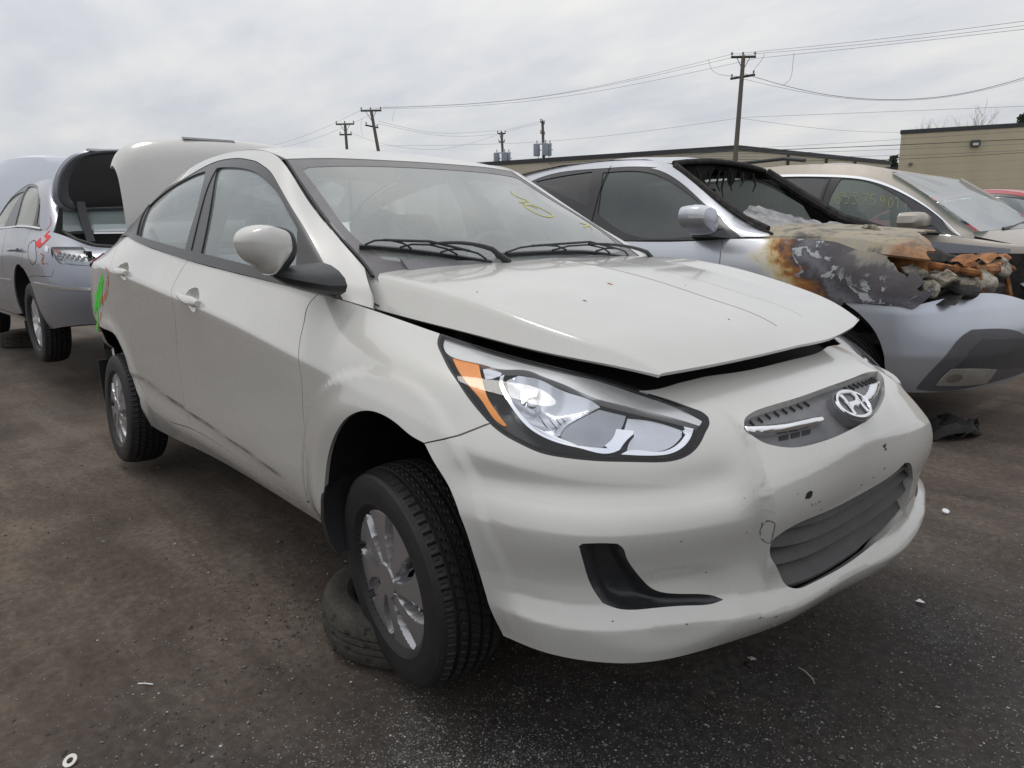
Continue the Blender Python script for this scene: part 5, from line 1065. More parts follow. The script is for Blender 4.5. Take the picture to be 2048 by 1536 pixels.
M_burnhood,t_=newmat('fire_ashed_hood'); c_=t_.co(); x_=t_.n('ShaderNodeSeparateXYZ',{0:c_}).outputs['X']
na_=t_.noise(3.5,7,.62,t_.map(c_,(1.6,.7,1)),.7); nb_=t_.noise(15,6,.65,c_)
f_=t_.math('MULTIPLY_ADD',nb_,.3,t_.math('MULTIPLY',na_,.75)); col_=t_.ramp(f_,[(.36,(.055,.05,.05)),(.44,(.17,.155,.13)),(.52,(.33,.285,.20)),(.62,(.27,.255,.215)),(.72,(.40,.36,.28))])
rr2=t_.ramp(t_.math('ADD',t_.n('ShaderNodeMapRange',{0:x_,1:-.55,2:.10}),t_.math('MULTIPLY',t_.math('SUBTRACT',na_,.5),1.5)),[(.55,0.),(.85,1.)])
t_.out(t_.pbsdf(Base_Color=t_.mix(t_.math('MULTIPLY',rr2,.8),col_,t_.ramp(nb_,[(.38,(.09,.045,.025)),(.6,(.34,.14,.04))])),Roughness=.75,Normal=t_.bump(nb_,.4,.006)))
M_soot,t_=newmat('soot_black'); c_=t_.co(); t_.out(t_.pbsdf(Base_Color=t_.ramp(t_.noise(17,6,.65,c_),[(.4,(.012,.011,.011)),(.62,(.035,.030,.027)),(.75,(.12,.10,.085))]),Roughness=.9,Normal=t_.bump(t_.noise(40,4,.6,c_),.6,.006)))
M_orange,t_=newmat('burnt_orange_rust'); c_=t_.co(); t_.out(t_.pbsdf(Base_Color=t_.ramp(t_.noise(11,6,.65,c_),[(.36,(.05,.030,.022)),(.5,(.27,.105,.030)),(.62,(.34,.16,.06)),(.74,(.42,.36,.28))]),Roughness=.9,Normal=t_.bump(t_.noise(50,4,.6,c_),.4,.004)))
M_ash,t_=newmat('melted_ash'); c_=t_.co(); t_.out(t_.pbsdf(Base_Color=t_.ramp(t_.noise(15,7,.7,c_),[(.34,(.05,.045,.04)),(.5,(.25,.22,.17)),(.66,(.46,.43,.38))]),Roughness=.9,Normal=t_.bump(t_.noise(45,5,.65,c_),.7,.008)))
M_sag,t_=newmat('crazed_burnt_glass'); c_=t_.co(); t_.out(t_.pbsdf(Base_Color=t_.ramp(t_.noise(7,7,.68,c_),[(.36,(.06,.055,.06)),(.5,(.20,.205,.22)),(.60,(.33,.31,.27)),(.72,(.10,.085,.075))]),Roughness=.38,Normal=t_.bump(t_.noise(26,5,.65,c_),.6,.01)))
def Q(k): return np.array(U2[k],float)
suv=empty('crossover',(0,0,GZ)); tag(suv,'silver crossover with its front end burnt out, parked beside the off-white sedan','car')
rv_=float(RS.v[-1]); uw=lambda s,x,r: float(np.interp(x,s.G[:,r,0],s.gu))      # u where x is reached on grid row r
gF=Q('r_gapF'); gf=np.array([[gF[0,0],rv_-.001],[gF[1,0],gF[1,1]],[gF[2,0],gF[2,1]],[gF[2,0]-.0,.30],[gF[2,0]+.01,.10]])
uB=uw(RS,-2.42,-1); uR=uw(RS,-3.25,-1); arF=[( -.45+.40*math.cos(a),.20+.40*math.sin(a)) for a in np.radians([205,190,170,150,130,110,95])]
fdr=np.vstack([gf,[[uB-.02,.10],[uB,.45],[uB+.0,rv_-.001]]])
panel('front_door',RS,fdr,mat=M_silver,parent=suv,res=.03)
panel('rear_door',RS,np.array([[uB-.004,rv_-.001],[uB-.004,.45],[uB-.024,.10],[uR+.1,.10],[uR,.45],[uR-.1,rv_-.001]]),mat=M_silver,parent=suv,res=.04)
panel('quarter_panel',RS,np.array([[uR-.104,rv_-.001],[uR-.004,.45],[uR+.096,.10],[uR-.2,.02],[.01,.02],[.01,rv_-.001]]),mat=M_silver,parent=suv,res=.05)
torn=Q('r_torn'); seam=Q('r_seam'); tw=[]
rs_=np.random.default_rng(4)
for a,b in zip(torn[:-1],torn[1:]):
    for f in (0,.33,.66): tw.append(a+(b-a)*f+rs_.normal(0,.0045,2))
fen=np.vstack([[[gf[0,0]+.003,rv_-.001]],[[torn[0,0]-.05,rv_-.001]],tw,seam[::-1],[[seam[0,0]-.02,.45],[gf[-1,0]+.14,.40],[gf[-1,0]+.004,.25],[gf[2,0]+.003,gf[2,1]]]])
def warp(V,X,N):
    k=smooth(-.75,-.1,X[:,0])
    return X+np.array([MN.noise_vector(Vector(x)*6) for x in X])*(.016*k)[:,None]
panel('front_fender',RS,fen,mat=M_burn,parent=suv,res=.014,fn=warp,resmp=False,inset=0)
# bumper skin, cladding, fog lamp
bt_=Q('r_btop'); ar=Q('r_arch'); bu,bv=float(RB.u[-1]),float(RB.v[-1])
bo_=np.vstack([[[.03,bv-.001]],Q('r_seam')[:0],[[uw(RB,.03,-1),bv-.001]],[[b_[0],min(b_[1],bv-.001)] for b_ in bt_[1:]],[[bu-.01,bv-.005],[bu-.01,.004],[ar[-1,0],.004]],ar[::-1]])
bmp=panel('front_bumper',RB,bo_,mat=M_silver,parent=suv,res=.02,flange=.02)
cl=Q('r_clad'); cl=np.vstack([cl[:-1],[[bu-.02,.10]],[[bu-.02,.34]]]) if False else cl
panel('bumper_cladding',RB,cl,mat=M_darkclad,parent=bmp,off=.004,inset=0,flange=.006,res=.02)
panel('bumper_inset',RB,Q('r_clad2'),mat=plain('bumper_inset_plastic',(.050,.050,.056),.5,grain=.25),parent=bmp,off=.0065,inset=0,flange=.004,res=.02)
fl_=panel('fog_lamp',RB,Q('r_fog'),mat=M_lens,parent=bmp,off=.012,inset=.001,flange=0,res=.015)
panel('fog_lamp_bezel',RB,Q('r_fog'),mat=plain('fog_bezel_grey',(.42,.40,.36),.35,.3,grain=.3,gs=30),parent=fl_,off=.008,inset=0,flange=.008,res=.015)
fc=Q('r_fog').mean(0); fp=RB.pos([fc-np.array([.05,.0])])[0]; fn_=RB.nrm([fc])[0]
panel('fog_reflector',RB,np.array([fc+[-.085+.055*math.cos(a),.0+.028*math.sin(a)] for a in np.linspace(0,2*math.pi,20)[:-1]]),mat=M_chrome,parent=fl_,off=.0095,inset=0,flange=0,res=.01)
# greenhouse
rf=Q('r_frame'); ru_,rgv=float(RG.u[-1]),float(RG.v[-1])
rf[0,1]=.001; fo=np.vstack([rf,[[.35,.30],[.30,.12],[.40,.001]]])
panel('roof_rail',RG,np.vstack([[[ru_-.002,.001]],[[ru_-.002,rgv-.001],[.002,rgv-.001],[.002,.001],[.39,.001]],fo[:-1][::-1]]),mat=M_burn,parent=suv,inset=.001,res=.02)
panel('window_surround',RG,fo,holes=[Q('r_fglass'),Q('r_rglass')],mat=M_trim,parent=suv,off=-.003,inset=.001,hflange=.01,res=.03)
panel('window_glass',RG,Q('r_fglass'),mat=M_smglass,parent=suv,off=-.010,inset=-.004,flange=0,res=.05)
panel('window_glass',RG,Q('r_rglass'),mat=M_tint,parent=suv,off=-.010,inset=-.004,flange=0,res=.05)
gB_=RG.near((-2.40,2.53,1.02)); strip('pillar_gap',RG,np.array([[gB_[0],.01],[gB_[0]+.01,.2],[gB_[0]+.03,.40],[gB_[0]+.03,.47]]),.008,M_rub,suv,off=.001,thick=.006)
def yflip(V): return [(x,6.8-y,z) for x,y,z in V]
for nm in ('roof_rail','window_surround'):
    src=[c for c in suv.children if c.name.split('.')[0]==nm][0]
    me=src.data.copy(); o=link(nm,me,None,suv)
    co_=np.empty(len(me.vertices)*3); me.vertices.foreach_get('co',co_); co_=co_.reshape(-1,3); co_[:,1]=6.8-co_[:,1]; me.vertices.foreach_set('co',co_.ravel()); me.flip_normals()
    me.materials.clear(); me.materials.append(M_soot if nm=='roof_rail' else M_trim)
# roof skin and charred header
ridge=[(-3.9,1.535),(-3.36,1.600),(-2.92,1.627),(-2.36,1.623),(-2.03,1.597),(-1.78,1.545)]
rows=[]
for x,z in ridge: rows.append([(x-(.0 if x<-2 else .02*0),y,z+.045*(1-((y-3.4)/.62)**2)) for y in np.linspace(2.785,4.015,11)])
MB().loft(rows,close=False,caps=False).build('roof',M_silver,suv)
MB().loft([[(x,y,z-.03) for x,y,z in r] for r in rows],close=False,caps=False).build('headliner',M_soot,suv)
ys=np.linspace(2.80,4.0,42); hang=[.03+.17*abs(MN.noise(Vector((y*5.1,1.3,0))))*1.6+.05*abs(MN.noise(Vector((y*19,4,0)))) for y in ys]
V=[];F=[]
for i,(y,h) in enumerate(zip(ys,hang)):
    zt=1.552+.04*(1-((y-3.4)/.62)**2); xx=-1.80+.0*y
    for k in range(5): V.append((xx-.05*k/4-.03*MN.noise(Vector((y*8,k*.7,2))),y,zt-h*k/4))
for i in range(len(ys)-1):
    for k in range(4): F.append((i*5+k,(i+1)*5+k,(i+1)*5+k+1,i*5+k+1))
mesh('torn_headliner',V,F,M_soot,suv)
mb=MB(); mb.tube([(-1.765,y,1.548+.04*(1-((y-3.4)/.62)**2)) for y in np.linspace(2.77,4.03,9)],.020,8); mb.build('roof_header',M_soot,suv)
for i in range(9):
    y=2.86+.125*i+.04*math.sin(i*5); l=.10+.22*abs(MN.noise(Vector((i*2.3,0,1))))
    MB().tube([(-1.79,y,1.52),(-1.80+.03*math.sin(i),y+.02,1.52-l*.6),(-1.79,y+.02*math.cos(i*3),1.52-l)],[.010,.008,.004],5).build('charred_strand',M_soot,suv)
# pillars of the empty windscreen, collapsed glass on the dashboard
MB().tube([(-1.745,2.755,1.535),(-1.43,2.725,1.328),(-1.12,2.685,1.135),(-.93,2.65,1.065)],[.022,.024,.026,.024],8).build('windshield_pillar',M_soot,suv)
MB().tube([(-1.745,4.045,1.535),(-1.43,4.075,1.33),(-1.12,4.115,1.14),(-.80,4.17,1.03)],[.034,.036,.040,.040],8).build('windshield_pillar',M_soot,suv)
nx,ny=14,30; V=[];F=[]
for j in range(ny+1):
    f=j/ny; y=2.70+1.36*f; back=.16+.26*math.sin(math.pi*min(1,f*1.05))**.8; zt=1.055+.185*math.sin(math.pi*f**.8)**1.1
    for i in range(nx+1):
        g=i/nx; V.append((-.98-back*g,y,1.045+(zt-1.045)*g**.9))
V=crumple(crumple(V,.028,7,2.),.016,19,5.)
for j in range(ny):
    for i in range(nx): F.append((j*(nx+1)+i,(j+1)*(nx+1)+i,(j+1)*(nx+1)+i+1,j*(nx+1)+i+1))
mesh('collapsed_windshield',V,F,M_sag,suv)
lump('melted_dashboard',(-1.02,3.75,1.045),(.14,.26,.05),M_sag,suv,.05,9,3.)
lump('melted_dashboard',(-1.05,3.15,1.02),(.16,.40,.06),M_soot,suv,.05,9,6.)
MB().tube([(-1.20,2.66,1.19),(-1.02,2.63,1.09),(-.86,2.585,1.035)],[.006,.008,.009],6).build('charred_trim',M_soot,suv)
# interior: dark seats, dusty far glass
mb=MB(); mb.box((-2.3,3.4,.75),(3.2,1.6,.05)); mb.build('cabin_floor',M_soot,suv)
for y in (3.0,3.8):
    mb=MB().loft([rr_(-2.05,-1.85,y-.24,y+.24,.75,.06),rr_(-2.20,-2.02,y-.23,y+.23,1.22,.06),rr_(-2.24,-2.12,y-.13,y+.13,1.27,.04),rr_(-2.27,-2.15,y-.13,y+.13,1.42,.04)]); mb.build('seat',M_soot,suv)
mesh('rear_window',[(-3.93,2.75,1.10),(-3.93,4.05,1.10),(-3.80,3.95,1.52),(-3.80,2.85,1.52)],[(0,1,2,3)],M_paleglass,suv)
mesh('window_glass',[(-3.8,4.24,1.04),(-1.35,4.24,1.04),(-1.70,4.08,1.47),(-2.3,4.06,1.55),(-3.6,4.08,1.50)],[(0,1,2,3,4)],M_paleglass,suv)
mesh('body_side',[(-4.2,4.30,.3),(-.0,4.30,.3),(.0,4.28,.9),(-1.2,4.30,1.03),(-4.2,4.25,1.03)],[(0,1,2,3,4)],M_silver,suv)
# mirror: indicator strip in a silver shell
sv=empty('side_mirror',(0,0,0)); sv.parent=suv
mo2=[(2.235,1.175),(2.25,1.205),(2.285,1.222),(2.36,1.222),(2.415,1.205),(2.445,1.16),(2.450,1.09),(2.44,1.05),(2.40,1.035),(2.33,1.06),(2.26,1.10),(2.238,1.135)]
mm=resample(np.array(mo2),.012,60); mcn=np.array([2.345,1.13])
def mr2(x,s): return [(x,mcn[0]+(p[0]-mcn[0])*s,mcn[1]+(p[1]-mcn[1])*s) for p in mm]
MB().loft([mr2(-1.33,.96),mr2(-1.29,1.0),mr2(-1.23,.99),mr2(-1.185,.93),mr2(-1.155,.78),mr2(-1.142,.5),mr2(-1.138,.1)]).build('mirror_shell',M_silver,sv)
sel_=[k for k,q_ in enumerate(mm) if q_[0]<2.36 and q_[1]>1.135]; sel_=sorted(sel_,key=lambda k:-math.atan2(mm[k][1]-1.13,-(mm[k][0]-2.40)))
def mr3(x,s,d): return [(x,mcn[0]+(mm[k][0]-mcn[0])*s-d,mcn[1]+(mm[k][1]-mcn[1])*s+d*.6) for k in sel_]
MB().loft([mr3(-1.25,1.0,.003),mr3(-1.205,.965,.004),mr3(-1.172,.875,.005),mr3(-1.150,.70,.006)],close=False,caps=False).build('mirror_indicator',plain('clear_indicator',(.62,.64,.66),.15,.2),sv)
MB().loft([[(-1.30+a,2.43,z) for a,z in ((-.05,1.03),(.06,1.03),(.06,1.075),(-.05,1.075))],[(-1.28+a,2.53,z) for a,z in ((-.14,1.015),(.16,1.01),(.10,1.075),(-.10,1.09))]]).build('mirror_foot',M_blk,sv)
# burnt hood remains and engine bay
hn=RH
def hw(V,X,N): return X+np.array([MN.noise_vector(Vector(x)*4.) for x in X])*.008
ho=[[.003,.003]]+[[.003,hn.v[-1]-.003]]
fe=[]
for k in range(25):
    v=(hn.v[-1]-.003)*(1-k/24); y_=2.56+v; u=hn.u[-1]-.003-.10*abs(MN.noise(Vector((v*6,0,3))))-(.22*smooth(.15,.6,v))
    fe.append([float(u),float(max(v,.003))])
ho=np.vstack([[[.003,.003]],[[.003,hn.v[-1]-.003]],fe])
panel('hood',hn,ho,mat=M_burnhood,parent=suv,inset=0,flange=.012,fn=hw,resmp=False,res=.03)
mb=MB(); mb.box((-.60,3.4,.42),(.9,1.5,.06)); mb.box((-1.02,3.4,.72),(.04,1.6,.55)); mb.box((-.45,4.22,.62),(1.2,.04,.5)); mb.build('engine_bay',M_soot,suv)
MB().loft([rr_(-.55,.02,2.68,2.76,.80,.02),rr_(-.55,.02,2.68,2.76,.90,.02)]).build('inner_fender_rail',M_orange,suv)
MB().tube([(-.30,2.66,.93),(.06,2.72,.845),(.20,2.95,.80)],.022,8).build('inner_fender_rail',M_orange,suv)
mb=MB().tube([(.10,2.80,.83),(.15,2.95,.845),(.13,3.10,.81),(.17,3.3,.82),(.14,3.5,.835),(.15,3.75,.80)],[.022,.034,.028,.036,.026,.03],7); mb.V=crumple(mb.V,.03,9); mb.build('radiator_support',M_orange,suv)
MB().loft([[(x,y,z+.02*math.sin(y*17)) for y in np.linspace(2.82,3.7,12)] for x,z in ((.06,.88),(.13,.885),(.16,.86))],close=False,caps=False).build('slam_panel',M_orange,suv)
for i,(y,z,l) in enumerate(((3.0,.76,.24),(3.22,.70,.22),(3.5,.76,.24))): MB().tube([(.18,y,z+.04),(.24,y+.06,z-l)],.018,6).build('radiator_brace',M_orange,suv)
for i,(c,r,mt) in enumerate((((.07,2.72,.775),(.10,.10,.035),M_ash),((-.02,2.66,.80),(.07,.06,.05),M_ash),((.12,3.05,.735),(.12,.22,.075),M_ash),((.14,3.45,.80),(.10,.14,.05),M_ash),((.05,2.62,.73),(.05,.04,.055),M_ash),((-.25,3.2,.86),(.24,.34,.06),M_soot),((.10,2.85,.70),(.14,.16,.05),M_soot),((-.44,3.05,1.055),(.05,.04,.022),M_ash))):
    lump('melted_debris',c,r,mt,suv,.045,11,i*2.1)
MB().loft([[(x,y,z) for y,z in ((2.62,.645),(2.75,.70),(3.0,.72),(3.4,.72))] for x in (.02,.12,.20)],close=False,caps=False).build('headlamp_tray',M_soot,suv)
MB().loft([[(x,y,z) for x,z in ((.02,.17),(.05,.45),(.05,.66),(-.1,.72))] for y in (2.66,3.0,3.5,4.1)],close=False,caps=False).build('bumper_backing',M_soot,suv)
lump('fallen_debris',(.16,2.95,-.10),(.12,.26,.025),M_soot,suv,.07,12,4.)
for x in (-.46,-3.1):
    w=empty('wheel',(x,2.58,.14)); w.parent=suv; o=link('tyre',ME_tyre,M_tyre,w); o.scale=(1.17,1.17,1.17)
    r=rim_obj(w,M_satin); r.scale=(1.2,1,1.2)
mb=MB().lathe([(.40,0),(.41,.05),(.41,.3),(.05,.32)],24); mb.V=[(x-.46,y+2.50,z+.22) for x,y,z in mb.V if True]; mb.F=[f for f in mb.F if min(mb.V[i][2] for i in f)>.12]; mb.build('wheel_liner',M_dark,suv)
mb=MB(); mb.box((-2.0,3.4,.22),(3.9,1.6,.04)); mb.build('floor_pan',M_dark,suv)
# ------------------------------------------------------------------ beige minivan beyond it
van=empty('minivan',(0,0,GZ)); tag(van,'beige minivan with yellow crayon numbers on its front side window','car')
_z2=(.25,.55,.80,.90,.97)
OS=Surf(arr([row(x,[5.56+d,5.49+d,5.46+d,5.47+d,5.50+d],[z+.0 for z in _z2[:4]]+[zb]) for x,d,zb in ((-5.0,.06,1.04),(-4.2,0,1.03),(-3.0,0,1.03),(-2.0,0,1.02),(-1.3,0,1.01),(-.66,.0,.965),(-.3,.03,.90),(.1,.10,.80))]),res=.04); OS.out=True
OG=Surf(arr([[(-4.9,5.56,1.05),(-4.85,5.64,1.35),(-4.75,5.78,1.66)],[(-3.6,5.50,1.03),(-3.6,5.58,1.36),(-3.58,5.78,1.735)],[(-2.75,5.50,1.03),(-2.73,5.58,1.36),(-2.70,5.78,1.735)],[(-2.0,5.50,1.02),(-2.05,5.58,1.36),(-2.12,5.78,1.715)],
 [(-1.65,5.50,1.015),(-1.68,5.575,1.32),(-1.70,5.77,1.665)],[(-1.32,5.50,1.005),(-1.34,5.57,1.25),(-1.40,5.75,1.575)],[(-1.0,5.50,.99),(-1.04,5.565,1.15),(-1.10,5.72,1.375)],[(-.75,5.50,.975),(-.78,5.56,1.03),(-.84,5.68,1.165)],[(-.58,5.50,.955),(-.60,5.54,.975),(-.62,5.60,1.02)]]),res=.02); OG.out=True
def gp(s,L): return np.array([s.near(p) for p in L])
osv=float(OS.v[-1]); ogu,ogv=float(OG.u[-1]),float(OG.v[-1])
panel('body_side',OS,np.array([[.01,.01],[OS.u[-1]-.01,.01],[OS.u[-1]-.01,osv-.001],[.01,osv-.001]]),mat=M_beige,parent=van,res=.05)
ofr=gp(OG,[(-.68,5.50,.97),(-.90,5.60,1.145),(-1.09,5.62,1.30),(-1.36,5.63,1.47),(-1.65,5.64,1.57),(-2.0,5.65,1.625),(-2.6,5.66,1.655),(-3.6,5.66,1.655),(-4.6,5.68,1.60),(-4.7,5.60,1.15),(-4.6,5.53,1.04)]); ofr[0,1]=.001; ofr[-1,1]=.001
rail=panel('roof_rail',OG,np.vstack([[[ogu-.002,.001],[ogu-.002,ogv-.001],[.002,ogv-.001],[.002,.001]],ofr[::-1]]),mat=M_beige,parent=van,inset=.001,res=.04)
og1=gp(OG,[(-1.93,5.53,1.06),(-1.93,5.57,1.30),(-1.86,5.63,1.575),(-1.62,5.62,1.53),(-1.38,5.60,1.42),(-1.2,5.59,1.29),(-1.07,5.57,1.16),(-1.08,5.52,1.03),(-1.5,5.51,1.04)])
og2=gp(OG,[(-2.04,5.53,1.06),(-2.04,5.58,1.35),(-2.0,5.65,1.60),(-2.6,5.65,1.63),(-3.5,5.65,1.63),(-3.5,5.53,1.06)])
og3=gp(OG,[(-.98,5.52,1.02),(-.97,5.56,1.12),(-.80,5.53,1.01)])
panel('window_surround',OG,ofr,holes=[og1,og2],mat=M_trim,parent=van,off=-.004,hflange=.01,res=.05)
wg=panel('window_glass',OG,og1,mat=glass('van_side_glass',(.30,.40,.385),.35,(.22,.27,.26),tdep=1.0),parent=van,off=-.012,inset=-.004,flange=0,res=.06)
panel('window_glass',OG,og2,mat=M_tint,parent=van,off=-.012,inset=-.004,flange=0,res=.06)
chl=ofr[:8].copy(); chl[:,1]=np.maximum(chl[:,1],.006); strip('chrome_moulding',OG,chl,.022,M_chrome,van,off=.004,thick=.008,step=.03); strip('chrome_moulding',OG,np.array([[chl[0,0],.012],[gp(OG,[(-1.3,5.5,1.01)])[0,0],.012],[1.0,.012]]),.018,M_chrome,van,off=.004,thick=.008,step=.05)
strip('pillar_gap',OG,gp(OG,[(-1.985,5.51,1.04),(-1.99,5.58,1.35),(-1.97,5.66,1.62)]),.012,M_rub,van,off=.0,thick=.008)
M_cray2=plain('faint_crayon',(.30,.28,.13),.8)
# crayon number on the window, one stroke object per figure
SEG={'6':[(.9,1.0),(.3,.8),(.1,.3),(.35,0),(.8,.15),(.75,.5),(.15,.42)],'5':[(.9,1),(.2,1),(.15,.6),(.7,.6),(.85,.25),(.5,0),(.1,.1)],'2':[(.1,.85),(.5,1),(.85,.75),(.1,0),(.95,.05)],'3':[(.1,.95),(.7,1),(.4,.55),(.85,.3),(.5,0),(.1,.1)],'7':[(.1,.95),(.9,1),(.4,0)],'9':[(.85,.7),(.4,.55),(.2,.85),(.6,1),(.85,.7),(.7,0)],'0':[(.5,1),(.15,.5),(.5,0),(.85,.5),(.5,1)],'8':[(.8,.85),(.45,1),(.2,.8),(.75,.3),(.5,0),(.2,.25),(.8,.85)]}
b0=gp(OG,[(-1.87,5.6,1.33)])[0]; b1=gp(OG,[(-1.22,5.58,1.245)])[0]
for i,ch in enumerate('65375901'):
    if ch=='1': pts=[(.3,1),(.35,0)]
    else: pts=SEG[ch]
    w_=(b1[0]-b0[0])/8.6; o_=b0+(b1-b0)*(i/8.0)
    strip('crayon_figure',OG,np.array([[o_[0]+x*w_*.8,o_[1]+(y-.2)*.095] for x,y in pts]),.0055,M_cray2,wg,off=-.009,thick=.001,step=.012)
wr_=[[(-2.12,5.78,1.717),(-2.12,6.2,1.75),(-2.12,6.7,1.757),(-2.12,7.4,1.74),(-2.12,7.62,1.717)],[(-1.42,5.75,1.585),(-1.50,6.2,1.60),(-1.55,6.7,1.605),(-1.50,7.2,1.60),(-1.42,7.65,1.585)]]
MB().loft([[(-4.75,y,z-.05) for _,y,z in wr_[0]],[(-3.6,y,z+.02) for _,y,z in wr_[0]],[(-2.7,y,z+.02) for _,y,z in wr_[0]],wr_[0],wr_[1]],close=False,caps=False).build('roof',M_beige,van)
MB().tube([(-4.0,5.86,1.745),(-3.8,5.88,1.80),(-2.6,5.88,1.815),(-2.35,5.86,1.775)],.020,8).build('roof_bar',M_blk,van)
WS_=[[(-1.40,5.70,1.573),(-1.5,6.2,1.60),(-1.54,6.7,1.605),(-1.5,7.2,1.60),(-1.40,7.645,1.573)],[(-1.0,5.665,1.315),(-1.08,6.2,1.36),(-1.11,6.7,1.365),(-1.08,7.2,1.36),(-1.0,7.67,1.315)],[(-.56,5.54,1.015),(-.50,6.1,1.03),(-.47,6.7,1.035),(-.50,7.3,1.03),(-.56,7.78,1.015)]]
MB().loft(WS_,close=False,caps=False).build('windshield',glass('van_windscreen',(.30,.42,.42),.40,(.22,.26,.26),fres=.7),van)
MB().loft([[(-.64,5.54,.985),(-.60,5.70,1.03),(-.56,6.7,1.05),(-.60,7.70,1.03),(-.64,7.86,.985)],[(-.30,5.56,.905),(-.26,5.75,.955),(-.18,6.7,.985),(-.26,7.65,.955),(-.30,7.84,.905)],[(.1,5.64,.80),(.16,5.8,.855),(.26,6.7,.89),(.16,7.6,.855),(.1,7.76,.80)]],close=False,caps=False).build('hood',M_beige,van)
MB().tube([(-.50,5.95,1.035),(-.53,6.4,1.055),(-.58,6.9,1.09)],.012,6).build('wiper',M_blk,van)
mb=MB().loft([[(x,5.27+(y-5.27)*s,1.115+(z-1.115)*s) for y,z in ((5.12,1.10),(5.13,1.16),(5.17,1.19),(5.30,1.195),(5.40,1.17),(5.42,1.10),(5.38,1.055),(5.25,1.045),(5.15,1.06))] for x,s in ((-1.10,.9),(-1.06,1),(-.98,1),(-.93,.9),(-.90,.65),(-.89,.2))]); mr_=mb.build('side_mirror',M_beige,van)
MB().loft([[(-1.04+a,5.38,z) for a,z in ((-.05,1.05),(.05,1.05),(.05,1.10),(-.05,1.10))],[(-.98+a,5.52,z) for a,z in ((-.12,1.0),(.14,.99),(.06,1.07),(-.10,1.08))]]).build('mirror_foot',M_blk,mr_)
M_vseat=plain('beige_leather',(.42,.38,.31),.6)
for x,y in ((-1.75,5.95),(-1.75,7.2),(-2.8,5.95)):
    mb=MB().loft([rr_(x-.05,x+.15,y-.24,y+.24,.75,.06),rr_(x-.16,x-.02,y-.22,y+.22,1.18,.06),rr_(x-.19,x-.09,y-.12,y+.12,1.24,.04),rr_(x-.20,x-.10,y-.12,y+.12,1.38,.04)]); mb.build('seat',M_vseat,van)
mb=MB(); mb.box((-2.4,6.7,.70),(4.0,2.2,.05)); mb.box((-.85,6.7,.92),(.45,2.2,.16)); mb.build('cabin_floor',M_dash,van)
mesh('body_side',[(-4.9,7.9,.3),(.1,7.9,.3),(.1,7.8,.8),(-.6,7.9,.97),(-4.9,7.9,1.03)],[(0,1,2,3,4)],M_beige,van)
MB().tube([(-1.99,7.9,1.02),(-2.0,7.8,1.4),(-2.1,7.65,1.7)],.03,6).build('far_pillar',M_beige,van)
MB().tube([(-.62,7.85,.99),(-1.1,7.7,1.37),(-1.42,7.66,1.58)],.022,6).build('far_pillar',M_beige,van)
for x in (-.05,-3.1):
    w=empty('wheel',(x,5.6,.2)); w.parent=van; o=link('tyre',ME_tyre,M_tyre,w); o.scale=(1.1,1.1,1.1); r=rim_obj(w,M_satin)
# ------------------------------------------------------------------ red car farther on: same pressings as the sedan, other paint
def sedan_copy(name,loc,rz,mat,label,only):
    e=empty(name,loc,(0,0,rz)); tag(e,label,'car')
    for ch in list(car.children):
        b=ch.name.split('.')[0]
        if b in only:
            c=ch.copy(); COL.objects.link(c); c.parent=e
            if len(c.material_slots) and c.material_slots[0].material is M_body: c.material_slots[0].link='OBJECT'; c.material_slots[0].material=mat
    return e
BODY=('front_fender','front_door','rear_door','quarter_panel','front_bumper','hood','roof_rail','window_surround','window_glass','windshield','roof','rear_window','belt_moulding','inner_shell','floor_pan','dashboard','seat','rear_seat')
M_red=paint('red_paint',(.42,.018,.035),dust=(.42,.16,.16),amount=.5,rough=.3,speck=.1,top=.35)
red=sedan_copy('hatchback',(-.05,9.45,GZ+.09),0,M_red,'red car at the right edge of the yard behind the beige minivan',BODY)
# ------------------------------------------------------------------ silver-blue saloon with open trunk, back to back with the sedan
az=empty('saloon',(AZ_O[0],AZ_O[1],AZ_O[2]+GZ),(0,0,AZ_A)); tag(az,'silver-blue saloon with trunk lid and hood both raised, red spray paint on its rear fender','car')
av=float(AS.v[-1]); au=float(AS.u[-1])
aa=Q('a_arch'); aa_=aa[aa[:,1]>.0]
adr=Q('a_door'); adr=np.vstack([[[adr[0,0]-.02,av-.001]],adr]); adB=Q('a_doorB'); adB=np.vstack([[[adB[0,0],av-.001]],adB[1:],[[adB[-1,0],.03]]])
# arch as a neat circle on the surface
axc=np.array(AS.near((0,.92,.37))); AR=[axc+[.41*math.cos(t),.40*math.sin(t)] for t in np.radians(np.arange(-30,211,10))]; AR=np.array(AR); AR[:,1]=np.maximum(AR[:,1],.004)
sm_=Q('a_seam'); sb=sm_[0]; 
lampP=Q('a_lamp'); tr_=Q('a_trunk')
zz=lambda x,y,z: np.array(AS.near((x,y,z)))
uw2=lambda x: float(AS.near((x,.92,.7))[0])
qa=np.array([p for p in AR if p[1]>=sb[1]-.01 and p[0]<=adr[-1,0]+.02]); qa=qa[np.argsort(-qa[:,0])]
qp=np.vstack([sm_,lampP[:1]+[0,.002],lampP[1:4],[[lampP[4,0]-.01,lampP[4,1]+.02]],[[.56,.60]],[[.56,av-.002]],[[adr[0,0]-.001,av-.002]],adr[1:],qa])
panel('quarter_panel',AS,qp,mat=M_slateblue,parent=az,res=.03,inset=.002)
ra_=np.array([p for p in AR if p[0]>adr[-1,0] and p[1]>.06]); ra_=ra_[np.argsort(ra_[:,0])]
rdo=np.vstack([adr,ra_,[[adB[-1,0],.05]],adB[::-1][1:]])
panel('rear_door',AS,rdo,mat=M_slateblue,parent=az,res=.04,inset=.002)
panel('front_door',AS,np.vstack([adB[:-1]+[.004,0],[[adB[-1,0]+.004,.05],[au-1.4,.05],[au-1.3,av-.001]]]),mat=M_slateblue,parent=az,res=.05,inset=.002)
